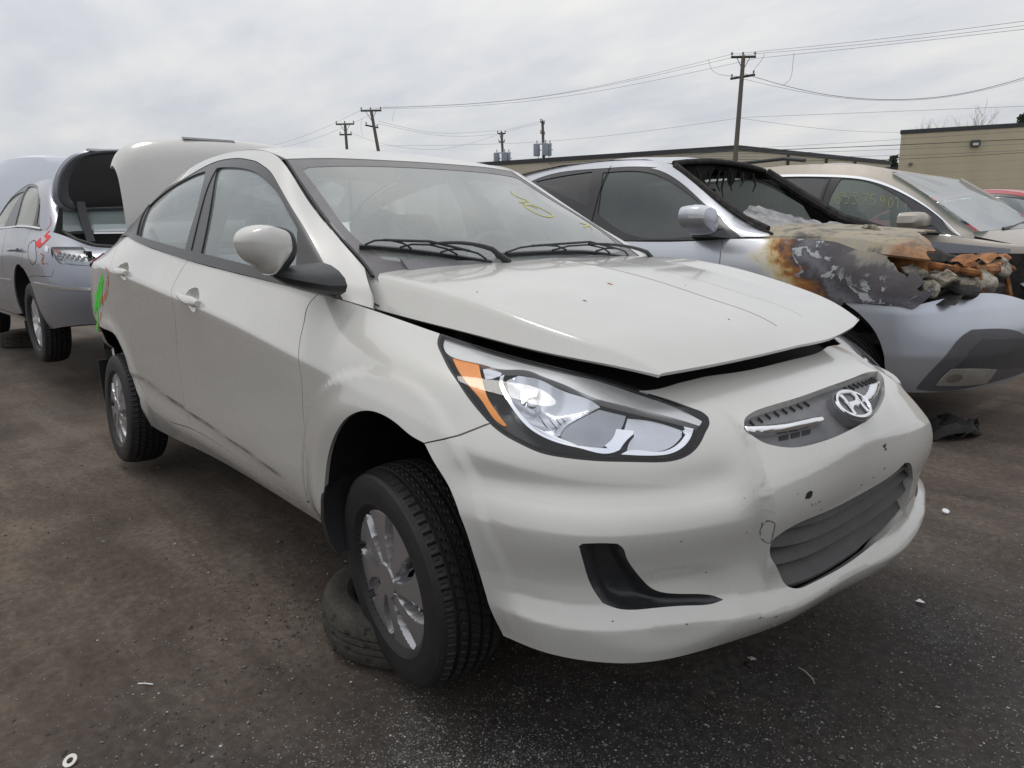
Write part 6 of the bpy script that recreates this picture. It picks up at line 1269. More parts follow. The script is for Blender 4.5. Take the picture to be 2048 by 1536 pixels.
qb=np.array([p for p in AR if p[1]<sb[1]+.005 and p[0]<axc[0]]); qb=qb[np.argsort(qb[:,1])]
lo_=lampP[4:]                                # lower edge of the lamp, right to left
bb=np.vstack([sm_[:-1],lampP[::-1][:5] if lampP[-1,0]>lampP[5,0] else lampP[5:],[[.01,lampP[5,1]]],[[.01,.004]],[[qb[0,0],.004]],qb])
panel('rear_bumper',AS,bb,mat=M_slateblue,parent=az,res=.03,inset=.002)
strip('bumper_moulding',AS,np.vstack([Q('a_strip'),[[.30,Q('a_strip')[-1,1]],[.02,Q('a_strip')[-1,1]]]]),.020,M_chrome,az,off=.008,thick=.012,step=.03)
# lamp: clear lens, rows of dark cups with a red corner
lm=panel('tail_light',AS,lampP,mat=M_lens,parent=az,off=.002,inset=.001,flange=0,res=.02)
panel('lamp_housing',AS,lampP,mat=plain('lamp_silver_housing',(.42,.42,.43),.3,.6,grain=.2),parent=lm,off=-.018,inset=0,flange=-.016,res=.02)
lu0,lu1=lampP[:,0].min(),lampP[:,0].max(); lc=lampP.mean(0)
for r_ in range(3):
    for c in range(6):
        p=np.array([lu0+(lu1-lu0)*(.20+.105*c+.02*r_),lampP[0,1]-.022-.026*r_])
        panel('lamp_cup',AS,np.array([p+[.013*math.cos(t),.011*math.sin(t)] for t in np.linspace(0,2*math.pi,9)[:-1]]),mat=M_grey,parent=lm,off=-.012,inset=0,flange=.006,res=.03,resmp=False)
panel('red_reflector',AS,np.array([lampP[0],lampP[0]+[-.10,-.004],lampP[0]+[-.11,-.035],lampP[-1]+[-.02,.015]]),mat=bpy.data.materials['red_lens'],parent=lm,off=-.008,inset=.002,flange=.004,res=.02)
panel('lower_strip',AS,np.array([[lu0+.03,lampP[5,1]+.008],[lu0+.02,lampP[5,1]+.035],[lampP[7,0]-.04,lampP[7,1]+.040],[lampP[7,0]-.02,lampP[7,1]+.010]]),mat=M_smoke,parent=lm,off=-.008,inset=0,flange=.004,res=.03)
# greenhouse
af=Q('a_frame'); agu,agv=float(AG.u[-1]),float(AG.v[-1]); ex_=gp(AG,[(1.2,.69,1.40),(1.55,.73,1.29),(1.85,.80,1.17),(2.1,.83,1.09)])
af=np.vstack([af[:6],ex_]); af[0,1]=.001; af[-1,1]=.001
panel('roof_rail',AG,np.vstack([[[.002,.001],[.002,agv-.001],[agu-.002,agv-.001],[agu-.002,.001]],af[::-1]]),mat=M_slateblue,parent=az,inset=.001,res=.03)
g3=gp(AG,[(.80,.865,1.12),(.74,.77,1.30),(.70,.69,1.43),(.95,.69,1.435),(1.15,.71,1.385),(1.45,.76,1.28),(1.8,.82,1.15),(1.4,.855,1.115)])
panel('window_surround',AG,af,holes=[Q('a_g1'),Q('a_g2'),g3],mat=M_trim,parent=az,off=-.003,inset=.001,hflange=.008,res=.03)
M_azg=glass('saloon_side_glass',(.62,.68,.65),.50,(.58,.59,.53))
for g in (Q('a_g1'),Q('a_g2'),g3): panel('window_glass',AG,g,mat=M_azg,parent=az,off=-.010,inset=-.004,flange=0,res=.05)
strip('belt_chrome',AG,np.array([[af[0,0],.006],[(af[0,0]+agu)/2,.006],[agu-.15,.006]]),.012,M_chrome,az,off=.004,thick=.006,step=.05)
rfz=[(-.12,.58,1.40),(.02,.585,1.465),(.14,.59,1.492),(.40,.59,1.505),(.95,.59,1.505),(1.26,.61,1.47)]
MB().loft([[(x,y*k,z+.035*(1-k*k)) for k in (1,.6,.2,-.2,-.6,-1)] for x,y,z in rfz],close=False,caps=False).build('roof',M_slateblue,az)
MB().loft([[(x,y*k,z+.03*(1-k*k)) for k in (1,.5,0,-.5,-1)] for x,y,z in ((-.12,.57,1.40),(-.32,.63,1.23),(-.50,.69,1.055))],close=False,caps=False).build('rear_window',glass('saloon_rear_glass',(.55,.64,.62),.42,(.42,.48,.47)),az)
MB().loft([[(1.27,y,1.475) for y in (.6,.3,-.3,-.6)],[(2.02,y*1.22,1.17) for y in (.6,.3,-.3,-.6)]],close=False,caps=False).build('windshield',M_wsglass,az)
# spray paint and stickers
M_spray=spray('red_spray_paint',(.66,.04,.045),30,.22,.5); M_spray2=spray('orange_spray_paint',(.60,.15,.06),34,.42,.66)
strip('spray_mark',AS,Q('a_five')[1:],.032,M_spray,az,off=.002,thick=.002,taper=[.5,1,1.2]); strip('spray_mark',AS,Q('a_scr'),.020,M_spray2,az,off=.002,thick=.002,taper=[.4,1,.5])
strip('spray_mark',AG,Q('a_scr2')[:3],.008,M_spray2,az,off=.002,thick=.002)
fu=Q('a_fuel'); strip('fuel_door_seam',AS,np.vstack([fu,fu[:1]]),.006,M_rub,az,off=.0006,thick=.002)
panel('sticker',AS,Q('a_patch'),mat=plain('pale_sticker',(.62,.66,.72),.5),parent=az,off=.002,inset=0,flange=.001,res=.03)
ah=Q('a_handle').mean(0); hp=AS.pos([ah])[0]; MB().tube([hp+[-.10,.012,.0],hp+[-.05,.045,0],hp+[.05,.045,0],hp+[.10,.012,0]],.014,8).build('door_handle',M_slateblue,az)
strip('door_moulding',AS,np.array([[axc[0]+.43,AS.near((.5,.925,.66))[1]],[axc[0]+1.0,AS.near((1,.925,.66))[1]],[au-1.2,AS.near((2.2,.925,.66))[1]]]),.022,M_chrome,az,off=.006,thick=.01,step=.05)
strip('sill_moulding',AS,np.array([[axc[0]+.40,.03],[au-1.,.03]]),.03,M_satin,az,off=.004,thick=.01,step=.1)
# open trunk: dark well, gutter, struts, lid with black lining
mb=MB(); mb.box((-.80,0,.55),(.7,1.4,.03)); mb.box((-.42,0,.80),(.03,1.5,.48)); mb.box((-.8,.67,.76),(.6,.03,.30)); mb.box((-.8,-.67,.76),(.6,.03,.30)); mb.build('trunk_well',M_dark,az)
gut=[(-.45,.68,1.06),(-.62,.68,1.03),(-.80,.67,.99),(-.96,.585,.945),(-1.06,.45,.93),(-1.11,.30,.925),(-1.12,0,.925),(-1.11,-.3,.925),(-1.06,-.45,.93),(-.96,-.585,.945),(-.80,-.67,.99),(-.45,-.68,1.06)]
MB().tube(gut,.016,8).build('trunk_seal',M_rub,az)
MB().loft([[(x+.0,y*1.0,z-.03) for x,y,z in gut],[(x+.02,y*.92,z-.08) for x,y,z in gut]],close=False,caps=False).build('trunk_gutter',M_darkclad,az)
LPf=[(.48,1.215),(.62,1.225),(.685,1.29),(.69,1.38),(.655,1.50),(.60,1.585),(.53,1.645),(.42,1.685),(.15,1.715)]
LPf=LPf+[(-y,z) for y,z in LPf[::-1]]; lpf=resample(np.array(LPf),.03,50); lcz=np.array([0,1.45])
def lr(x,s,sl=.10): return [(x-sl*(z_-1.28),y_,z_) for y_,z_ in [(lcz[0]+(p[0]-lcz[0])*s,lcz[1]+(p[1]-lcz[1])*s) for p in lpf]]
ld=MB().loft([lr(-.37,.965),lr(-.355,1.0),lr(-.31,1.0),lr(-.285,.97),lr(-.272,.88)]).build('trunk_lid',M_slateblue,az)
MB().loft([lr(-.372,.955),lr(-.386,.945),lr(-.388,.90),lr(-.372,.84)],caps=False).build('lid_inner_frame',plain('lid_inner_dark_grey',(.06,.062,.068),.45,grain=.2),ld)
MB().loft([lr(-.373,.86),lr(-.378,.80),lr(-.379,.4)]).build('lid_lining',M_rub,ld)
mb=MB(); mb.box((-.415,.22,1.690),(.02,.42,.022),Matrix.Rotation(.1,4,'Y'),.004); mb.build('high_brake_light',plain('pale_strip',(.6,.6,.62),.4),ld)
for y in (.52,-.52):
    MB().loft([[(x+a,y+b,z) for a,b in ((-.02,-.03),(.02,-.03),(.02,.03),(-.02,.03))] for x,z in ((-.55,.98),(-.47,1.10),(-.42,1.20),(-.40,1.29))]).build('lid_hinge',M_blk,az)
# its hood stands up too, outer face towards the rear
HP=[]
for f,x,wd,z_ in ((0,2.30,1.46,1.06),(.3,2.35,1.47,1.36),(.6,2.41,1.44,1.62),(.85,2.46,1.36,1.80),(.95,2.49,1.22,1.87),(1,2.53,1.02,1.895)): HP.append([(x+.08*(2*k)**2,wd*k,z_+.03-.10*f*abs(2*k)**3.2) for k in np.linspace(-.5,.5,15)])
hd_=MB().loft(HP,close=False,caps=False).build('hood',M_palehood,az); MB().loft([[(x+.04,y*.985,z-.006) for x,y,z in r] for r in HP],close=False,caps=False).build('hood_lining',M_darkclad,hd_)
# wheels: multi-spoke alloys
def alloy(parent,loc,R=.235):
    w=empty('wheel',loc); w.parent=parent; M_al=bpy.data.materials.get('alloy_silver') or plain('alloy_silver',(.72,.73,.75),.25,.6)
    o=link('tyre',ME_tyre,M_tyre,w); o.scale=(1.13,1.10,1.13)
    mb=MB().lathe([(R*.99,.075),(R*.96,.085),(R*.90,.07),(R*.86,.02),(R*.86,-.06)],40); mb.build('rim',M_al,w)
    for k in range(9):
        a=2*math.pi*k/9; M_=Matrix.Rotation(a,4,'Y'); s_=MB()
        s_.loft([[M_@Vector(v) for v in ((.03,-.0+h,-.012),(.03,h,.012),(.03,h-.02,.012),(.03,h-.02,-.012))] for h in (.055,)]+[[M_@Vector(v) for v in ((R*.55,.075,-.011),(R*.55,.075,.011),(R*.55,.045,.014),(R*.55,.045,-.014))],[M_@Vector(v) for v in ((R*.93,.072,-.020),(R*.93,.072,.020),(R*.93,.03,.022),(R*.93,.03,-.022))]])
        s_.build('spoke',M_al,w)
    MB().lathe([(.0,.068),(.03,.066),(.045,.055),(.05,.03)],16).build('hub_cap',M_satin,w)
    MB().lathe([(.0,.0),(R*.8,.0)],24).build('brake_disc',M_dark,w)
    return w
alloy(az,(0,.785,.33)); alloy(az,(0,-.785,.33)).rotation_euler=(0,0,math.pi); alloy(az,(2.78,.76,.33)); 
mb=MB(); A_=AS.pos(AR[AR[:,1]>.01]); mb.loft([[tuple(p+np.array([0,-d,0])) for p in A_] for d in (.01,.15,.35)],close=False,caps=False); mb.build('wheel_liner',M_dark,az)
panel('inner_shell',AS,np.vstack([[[.02,.01]],[[AR[AR[:,0]<axc[0]][:,0].min(),.01]],AR[np.argsort(AR[:,0])][AR[np.argsort(AR[:,0])][:,1]>.02],[[AR[:,0].max(),.01],[au-.05,.01],[au-.05,av-.05],[.9,av-.05],[.62,.55],[.02,.45]]]),mat=M_dark,parent=az,off=-.04,inset=0,flange=0,res=.06)
mb=MB(); mb.box((1.4,0,.36),(4.2,1.6,.04)); mb.build('floor_pan',M_dark,az)
for y in (.38,-.38):
    mb=MB().loft([rr_(.85,1.05,y-.24,y+.24,.7,.06),rr_(.70,.85,y-.22,y+.22,1.20,.06),rr_(.66,.78,y-.12,y+.12,1.40,.04)]); mb.build('seat',M_seat,az)
# ================================================================== yard ground
def graded(lo,hi,c0,c1,step,grow=1.22):
    a=list(np.arange(c0,c1+1e-6,step)); s=step; x=c1
    while x<hi: s*=grow; x+=s; a.append(x)
    s=step; x=c0
    while x>lo: s*=grow; x-=s; a.insert(0,x)
    return np.array(a)
gx=graded(-400,300,-4.2,2.6,.026); gy=graded(-120,500,-3.4,2.0,.026)
GX,GY=np.meshgrid(gx,gy,indexing='ij')
def vnoise(X,Y,seed):
    xi=np.floor(X).astype(int); yi=np.floor(Y).astype(int); fx=X-xi; fy=Y-yi; fx=fx*fx*(3-2*fx); fy=fy*fy*(3-2*fy)
    def h(a,b): 
        n=(a*374761393+b*668265263+seed*974711)&0x7fffffff; n=((n^(n>>13))*1274126177)&0x7fffffff; return ((n^(n>>16))&0xffff)/65535.
    return (h(xi,yi)*(1-fx)+h(xi+1,yi)*fx)*(1-fy)+(h(xi,yi+1)*(1-fx)+h(xi+1,yi+1)*fx)*fy
Z=np.zeros_like(GX); dist=np.hypot(GX-1.5,GY+1.7); fade=smooth(16,4,dist)
for sc,am,sd_ in ((.7,.030,1),(1.9,.014,2),(5.5,.007,3),(14,.006,4),(33,.0045,5)): Z+=am*(vnoise(GX*sc,GY*sc,sd_)-.5)*fade
# shallow wheel lug prints pressed across the dirt on the near left
for k,(cx,cy,an) in enumerate(((-.9,-1.15,.15),(-.55,-1.05,.15),(-1.3,-1.22,.2),(-.2,-1.0,.1),(-1.0,-1.55,.2),(-.6,-1.45,.15))):
    dx,dy=GX-cx,GY-cy; a=dx*math.cos(an)+dy*math.sin(an); b=-dx*math.sin(an)+dy*math.cos(an)
    t=a-.55*np.abs(b)
    for q in (-.28,-.14,0,.14,.28): Z+=.010*np.exp(-((t-q)/.016)**2)*smooth(.17,.12,np.abs(b))*fade
def ground_z(x,y): 
    i=np.clip(np.searchsorted(gx,x),1,len(gx)-1); j=np.clip(np.searchsorted(gy,y),1,len(gy)-1); return float(Z[i,j])
nxg,nyg=len(gx),len(gy)
V=np.stack([GX,GY,Z],-1).reshape(-1,3); I=np.arange(nxg*nyg).reshape(nxg,nyg)
F=np.stack([I[:-1,:-1],I[1:,:-1],I[1:,1:],I[:-1,1:]],-1).reshape(-1,4)
me=bpy.data.meshes.new('ground'); me.from_pydata(V.tolist(),[],F.tolist()); me.update()
M_gr,t=newmat('dirt_and_cinders'); co=t.co()
big=t.noise(.55,6,.6,co,.4); mid=t.noise(2.6,7,.62,co); fine=t.noise(38,6,.65,co); grit=t.noise(170,4,.6,co)
xyz=t.n('ShaderNodeSeparateXYZ',{0:co})
# cinder grey where the lanes are driven (near side and under the noses), brown earth elsewhere
lane=t.n('ShaderNodeMapRange',{0:t.math('ADD',xyz.outputs['X'],t.math('MULTIPLY',xyz.outputs['Y'],-.10)),1:-.6,2:.75})
f=t.math('ADD',t.math('MULTIPLY_ADD',t.math('SUBTRACT',big,.5),1.5,lane),t.math('MULTIPLY',t.math('SUBTRACT',mid,.5),1.1),clamp=True)
far_=t.n('ShaderNodeMapRange',{0:xyz.outputs['Y'],1:.5,2:1.7}); f=t.math('MULTIPLY',f,t.math('MULTIPLY_ADD',far_,-.75,1.))
trk=t.noise(1.5,5,.6,t.map(co,(.45,2.2,1),(0,0,-.25)),.8)
earth=t.ramp(t.math('MULTIPLY_ADD',mid,.30,t.math('MULTIPLY_ADD',trk,.38,t.math('MULTIPLY',fine,.32))),[(.32,(.032,.024,.019)),(.5,(.092,.071,.056)),(.66,(.18,.145,.115))])
cind=t.ramp(t.math('MULTIPLY_ADD',mid,.45,t.math('MULTIPLY',fine,.55)),[(.34,(.015,.014,.0135)),(.52,(.036,.033,.031)),(.70,(.085,.077,.070))])
col=t.mix(f,earth,cind)
farb=t.n('ShaderNodeMapRange',{0:t.n('ShaderNodeVectorMath',{0:co},operation='LENGTH').outputs['Value'],1:4.,2:30.})
col=t.mix(t.math('MULTIPLY',farb.outputs[0],.6),col,(.115,.098,.082))
# pale chips of stone: two sizes of cells, only a few of them lit, clustered
def chips(sc,keep,size,clu):
    v=t.vor(sc,co); r=t.n('ShaderNodeSeparateColor',{0:v.outputs['Color']})
    k=t.math('GREATER_THAN',r.outputs[0],t.math('SUBTRACT',1.,t.math('MULTIPLY',clu,keep))); d=t.ramp(v.outputs['Distance'],[(size*.7,1.),(size,0.)])
    return t.math('MULTIPLY',k,d),r.outputs[1]
clu=t.ramp(t.noise(1.1,5,.6,co,.5),[(.36,.12),(.62,1.)]).outputs[0]
clu2=t.math('MULTIPLY_ADD',t.math('POWER',f,1.6),.92,.08); pat=t.n('ShaderNodeVectorMath',{0:co,1:(.45,-1.0,0)},operation='DISTANCE').outputs['Value']; clu=t.math('MULTIPLY',t.math('MULTIPLY',clu,clu2),t.ramp(t.math('ADD',pat,t.math('MULTIPLY',big,.9)),[(.62,1.),(1.0,.16)]).outputs[0])
c1,v1_=chips(270,1.15,.52,clu); c2,v2_=chips(130,.60,.48,clu)
chipc=t.ramp(v1_,[(0,(.08,.08,.08)),(.5,(.17,.17,.165)),(1,(.40,.39,.37))])
col=t.mix(c1,col,chipc); col=t.mix(c2,col,t.ramp(v2_,[(0,(.09,.08,.075)),(.6,(.20,.19,.18)),(1,(.40,.39,.37))]))
hgt=t.math('MULTIPLY_ADD',fine,.5,t.math('MULTIPLY_ADD',grit,.35,t.math('MULTIPLY_ADD',c1,.25,t.math('MULTIPLY',c2,.45))))
t.out(t.pbsdf(Base_Color=col,Roughness=t.math('MULTIPLY_ADD',f,-.12,.95),Specular_IOR_Level=.3,Normal=t.bump(hgt,.55,.012)))
g=link('ground',me,M_gr); tag(g,kind='structure')
# loose gravel: thousands of small stones in one object
N_=26000; rg=np.random.default_rng(11)
X=np.concatenate([rg.normal(.35,.6,N_//2),rg.uniform(-4,2.4,N_//2)]); Y=np.concatenate([rg.normal(-.85,.55,N_//2),rg.uniform(-3.0,1.9,N_//2)])
cl_=vnoise(X*1.3,Y*1.3,9)*.7+.3*vnoise(X*4,Y*4,10); m_=(rg.random(N_)<np.clip((cl_-.25)*2.0,.06,1))&(np.hypot(X-1.507,Y+1.682)>.45); X,Y=X[m_],Y[m_]
sz=.0022+.0042*rg.random(len(X))**3; sz[rg.random(len(X))<.012]*=2.2
base=np.array([(1,0,0),(-1,0,0),(0,1,0),(0,-1,0),(0,0,1),(0,0,-1)],float); bf_=[(0,2,4),(2,1,4),(1,3,4),(3,0,4),(2,0,5),(1,2,5),(3,1,5),(0,3,5)]
iz=np.array([ground_z(x,y) for x,y in zip(X,Y)])
ang=rg.random(len(X))*6.28; Vs=[];
st=np.stack([rg.uniform(.7,1.4,len(X)),rg.uniform(.6,1.1,len(X)),rg.uniform(.35,.75,len(X))],-1)
P=base[None]*st[:,None]*(1+rg.normal(0,.16,(len(X),6,1)))*sz[:,None,None]
ca,sa=np.cos(ang)[:,None],np.sin(ang)[:,None]
P=np.stack([P[...,0]*ca-P[...,1]*sa+X[:,None],P[...,0]*sa+P[...,1]*ca+Y[:,None],P[...,2]+iz[:,None]+sz[:,None]*.25],-1)
Fs=(np.array(bf_)[None]+6*np.arange(len(X))[:,None,None]).reshape(-1,3)
M_stone,t=newmat('gravel_stone'); r=t.n('ShaderNodeNewGeometry').outputs['Random Per Island']
t.out(t.pbsdf(Base_Color=t.ramp(r,[(0,(.030,.026,.023)),(.5,(.062,.053,.047)),(.8,(.11,.10,.09)),(.94,(.22,.21,.195)),(1,(.42,.41,.39))]),Roughness=.8))
me=bpy.data.meshes.new('gravel'); me.from_pydata(P.reshape(-1,3).tolist(),[],Fs.tolist()); me.update()
gv_=link('gravel',me,M_stone,smooth=False); tag(gv_,'loose pale gravel scattered over the dark dirt','gravel',kind='stuff')
# ------------------------------------------------------------------ loose wheel lying under the sedan's front door, stand under the saloon
def lying_wheel(name,loc,label,R=1.,me_=None,rim=True,tilt=(0,0),flat=1.):
    w=empty(name,loc,(math.pi/2+tilt[0],tilt[1],.4)); tag(w,label,'tyre'); o=link('tyre',me_,M_tyre2,w); o.scale=(R,flat,R)
    if rim:
        r=rim_obj(w,M_rust); r.rotation_euler=(0,0,math.pi); r.scale=(R,flat,R)
    return w
ME_old=tyre_mesh('old_tyre',R=.300,rb=.192,w=.090,tw=.068,ns=26,mode='block',grooves=(-.028,.0,.028),na=12)
lying_wheel('loose_wheel',(-.250,-.572,.074),'old tyre on a rusty steel rim lying flat behind the sedan front wheel',.95,ME_old,flat=.80)
lying_wheel('stand_wheel',(-8.75,-.47,.09),'dark tyre lying flat under the front of the silver-blue saloon',1.0,ME_old)
ps=empty('jack_stand',(-8.5,-.42,.15)); tag(ps,'black steel post propping up the silver-blue saloon on its flat tyre','stand')
MB().box((0,0,.30),(.16,.16,.62),bev=.02).build('post',M_dark,ps); MB().box((0,0,.60),(.34,.30,.04),bev=.01).build('saddle',M_rust,ps)
# props that carry the sedan, in the dark under its floor
for x,y,lb in ((-2.05,.10,'welded rim stand in the dark under the sedan rear floor'),(-.9,.40,'welded rim stand in the dark under the sedan middle')):
    s_=empty('rim_stand',(x,y,0)); tag(s_,lb,'stand','stands under the sedan'); 
    a=MB().lathe([(.19,.0),(.20,.02),(.17,.05),(.17,.14),(.20,.17),(.19,.19)],32,axis='z'); a.build('lower_rim',M_rust,s_); MB().tube([(0,0,0),(0,0,.31)],.06,14).build('tube',M_rust,s_)
# litter
wz=lambda x,y: ground_z(x,y)
M_zinc=plain('zinc',(.55,.54,.50),.4,.5,grain=.2); M_paper=plain('paper_white',(.72,.73,.74),.7)
b=MB(); prof=[(.0075,-.0012),(.016,-.0012),(.016,.0012),(.0075,.0012),(.0075,-.0012)]; b.lathe(prof,24,axis='z'); o=b.build('washer',M_zinc); o.location=(-.293,-1.518,wz(-.293,-1.518)+.008); o.rotation_euler=(.35,.3,0); tag(o,'pale metal washer lying on the dirt near the bottom left','washer')
o=MB().tube([(-.022,0,0),(.0,.001,.001),(.022,0,0)],[.0018,.0016,.0018],6).build('cotton_stick',M_paper); o.location=(-.508,-1.299,wz(-.508,-1.299)+.006); o.rotation_euler=(0,0,.75); tag(o,'thin white stick lying on the brown dirt left of the loose wheel','stick')
o=MB().loft([[(.014*math.cos(a),.011*math.sin(a),z) for a in np.linspace(0,2*math.pi,13)[:-1]] for z in (0,.012)]).build('plastic_clip',M_paper); o.location=(.562,1.581,wz(.562,1.581)+.006); o.rotation_euler=(.6,.2,.4); tag(o,'small white plastic clip on the dirt right of the sedan bumper','clip')
o=mesh('paper_scrap',[(-.012,-.006,.0),(.010,-.009,.004),(.014,.006,.0),(-.006,.010,.005)],[(0,1,2,3)],M_paper); o.location=(.778,.690,wz(.778,.69)+.008); tag(o,'white paper scrap on dark cinders in front of the sedan bumper','scrap')
o=MB().tube([(-.03,.01,0),(-.008,.0,.004),(.018,-.012,.001),(.036,-.03,0)],[.0012,.0022,.0020,.0010],5).build('straw_stalk',plain('straw',(.42,.38,.27),.8)); o.location=(.711,.071,wz(.711,.071)+.005); tag(o,'dry straw stalk on dark cinders below the sedan bumper','stalk')
# ================================================================== buildings beyond the fence line
M_block,t=newmat('tan_block_wall'); co=t.co()
zz_=t.n('ShaderNodeSeparateXYZ',{0:co}).outputs['Z']; fr_=t.math('FRACT',t.math('MULTIPLY',zz_,1/.61)); ln=t.ramp(fr_,[(.0,1.),(.05,1.),(.08,0.)],'LINEAR')
st_=t.noise(.35,6,.6,t.map(co,(1,1,.25))); 
t.out(t.pbsdf(Base_Color=t.mix(t.math('MULTIPLY',ln,.22),t.ramp(st_,[(.35,(.45,.40,.285)),(.7,(.53,.475,.345))]),(.16,.145,.11)),Roughness=.9))
M_panel,t=newmat('cream_panel_wall'); co=t.co()
t.out(t.pbsdf(Base_Color=t.ramp(t.noise(.2,6,.6,t.map(co,(1,1,.3))),[(.35,(.46,.42,.33)),(.7,(.53,.485,.39))]),Roughness=.85))
M_cap2=plain('dark_coping',(.035,.037,.042),.6)
GUT=plain('brown_downpipe',(.05,.04,.035),.7)
def wall_building(name,label,pts,h,mat,cap=.35,depth=None):
    e=empty(name,(pts[0][0],pts[0][1],0)); tag(e,label,'building'); ox,oy=pts[0][:2]
    P=[(x-ox,y-oy) for x,y in pts]
    MB().loft([[(x,y,-.2) for x,y in P],[(x,y,h) for x,y in P]]).build('wall',mat,e,smooth=False)
    c=np.mean(P,0); Q_=[(c[0]+(x-c[0])*1.004,c[1]+(y-c[1])*1.004) for x,y in P]
    MB().loft([[(x,y,h-cap) for x,y in Q_],[(x,y,h+.06) for x,y in Q_]]).build('coping',M_cap2,e,smooth=False)
    return e,P
B1a,B1b,B1h=(-19.866, 53.67),(-7.672, 60.029),7.843
B2a,B2b,B2c,B2h=(-30.2, 49.511),(-54.972, 38.727),(-28.734, 74.755),7.599
LB=(4.54,6.73)
b1,P1=wall_building('warehouse','tall tan block building with a dark roof edge at the right of the yard',[B1a,B1b,(B1b[0]+18,B1b[1]+30),(B1a[0]+8,B1a[1]+34)],B1h,M_block,.22)
d=np.array(P1[1])-np.array(P1[0]); d=d/np.linalg.norm(d); nn=np.array([d[1],-d[0]])
q=d*LB[0]+nn*.12
lb_=MB().box((q[0],q[1],LB[1]),(.55,.30,.42),Matrix.Rotation(math.atan2(d[1],d[0]),4,'Z'),.03).build('wall_lamp',plain('wall_lamp_bronze',(.035,.032,.035),.5),b1); MB().box((q[0]+nn[0]*.15,q[1]+nn[1]*.15,LB[1]-.06),(.34,.06,.16),Matrix.Rotation(math.atan2(d[1],d[0]),4,'Z')).build('lamp_glass',plain('lamp_glass_pale',(.55,.57,.60),.2),lb_)
q=d*.75+nn*.08; MB().box((q[0],q[1],LB[1]-1.15),(.22,.16,.18),bev=.02).build('vent_hood',M_grey,b1)
b2,P2=wall_building('factory','long low cream building with a grey roof edge behind the utility poles',[B2a,B2b,(B2b[0]-40,B2b[1]+30),(B2c[0]-30,B2c[1]+40),B2c],B2h,M_panel,.28)
for f_ in (.28,.52,.72): 
    q=np.array(P2[0])*(1-f_)+np.array(P2[4])*f_; MB().box((q[0]+.1,q[1]-.12,B2h-.9),(.16,.16,1.1)).build('downspout',GUT,b2)
e=empty('shed',(B2c[0]+1.5,B2c[1]+1.,0)); tag(e,'small brown-roofed annex at the far end of the long cream building','building'); MB().box((0,0,B2h/2-.35),(7,4,B2h-.7)).build('wall',plain('annex_brown',(.22,.14,.08),.9),e,smooth=False); MB().box((0,0,B2h-.66),(7.3,4.3,.1)).build('roof',M_cap2,e)
# ================================================================== utility poles, transformers, wires
M_wood,t=newmat('weathered_pole_wood'); co=t.co()
t.out(t.pbsdf(Base_Color=t.ramp(t.noise(5,6,.6,t.map(co,(6,6,.4))),[(.3,(.055,.050,.042)),(.7,(.15,.135,.115))]),Roughness=.9))
M_pole_g=plain('green_treated_wood',(.050,.058,.050),.85,grain=.3,gs=6); M_ins=plain('porcelain',(.20,.18,.17),.25); M_can=plain('transformer_grey',(.34,.39,.43),.45,.1,grain=.1)
M_wire=plain('wire_black',(.045,.045,.05),.6); M_wire2=plain('wire_grey',(.14,.145,.16),.5)
def pole(base,top,label,r0=.17,r1=.12,arm=None,low=None,group=None,steel=False):
    e=empty('utility_pole',(base[0],base[1],0)); tag(e,label,'utility pole','utility poles behind the yard')
    T=Vector(top)-Vector((base[0],base[1],0))
    MB().tube([(0,0,0),T*.5,T],[r0,(r0+r1)/2,r1],12).build('pole',M_wood,e)
    if arm:
        dirv,L,dz=arm; dv_=Vector((dirv[0],dirv[1],0)).normalized(); c=T+Vector((0,0,-dz)); a=MB().tube([c-dv_*L/2,c+dv_*L/2],.075,6).build('crossarm',M_pole_g,e)
        for f_ in (-.47,-.02,.47): 
            p=c+dv_*L*f_; MB().tube([p,p+Vector((0,0,.10)),p+Vector((0,0,.14)),p+Vector((0,0,.24)),p+Vector((0,0,.28))],[.02,.02,.06,.065,.025],8).build('insulator',M_ins,a)
        for s_ in (-1,1): MB().tube([c+dv_*s_*L*.28,T+Vector((0,0,-dz-.75))],.022,5).build('arm_brace',M_wire2,a)
    if low:
        dirv,L,dz=low; dv_=Vector((dirv[0],dirv[1],0)).normalized(); c=T+Vector((0,0,-dz)); a=MB().tube([c-dv_*L/2,c+dv_*L/2],.07,6).build('lower_arm',M_pole_g,e)
        for f_ in (-.45,.45):
            p=c+dv_*L*f_; MB().tube([p,p+Vector((0,0,.10)),p+Vector((0,0,.14)),p+Vector((0,0,.24))],[.02,.02,.06,.05],8).build('insulator',M_ins,a)
    return e,T
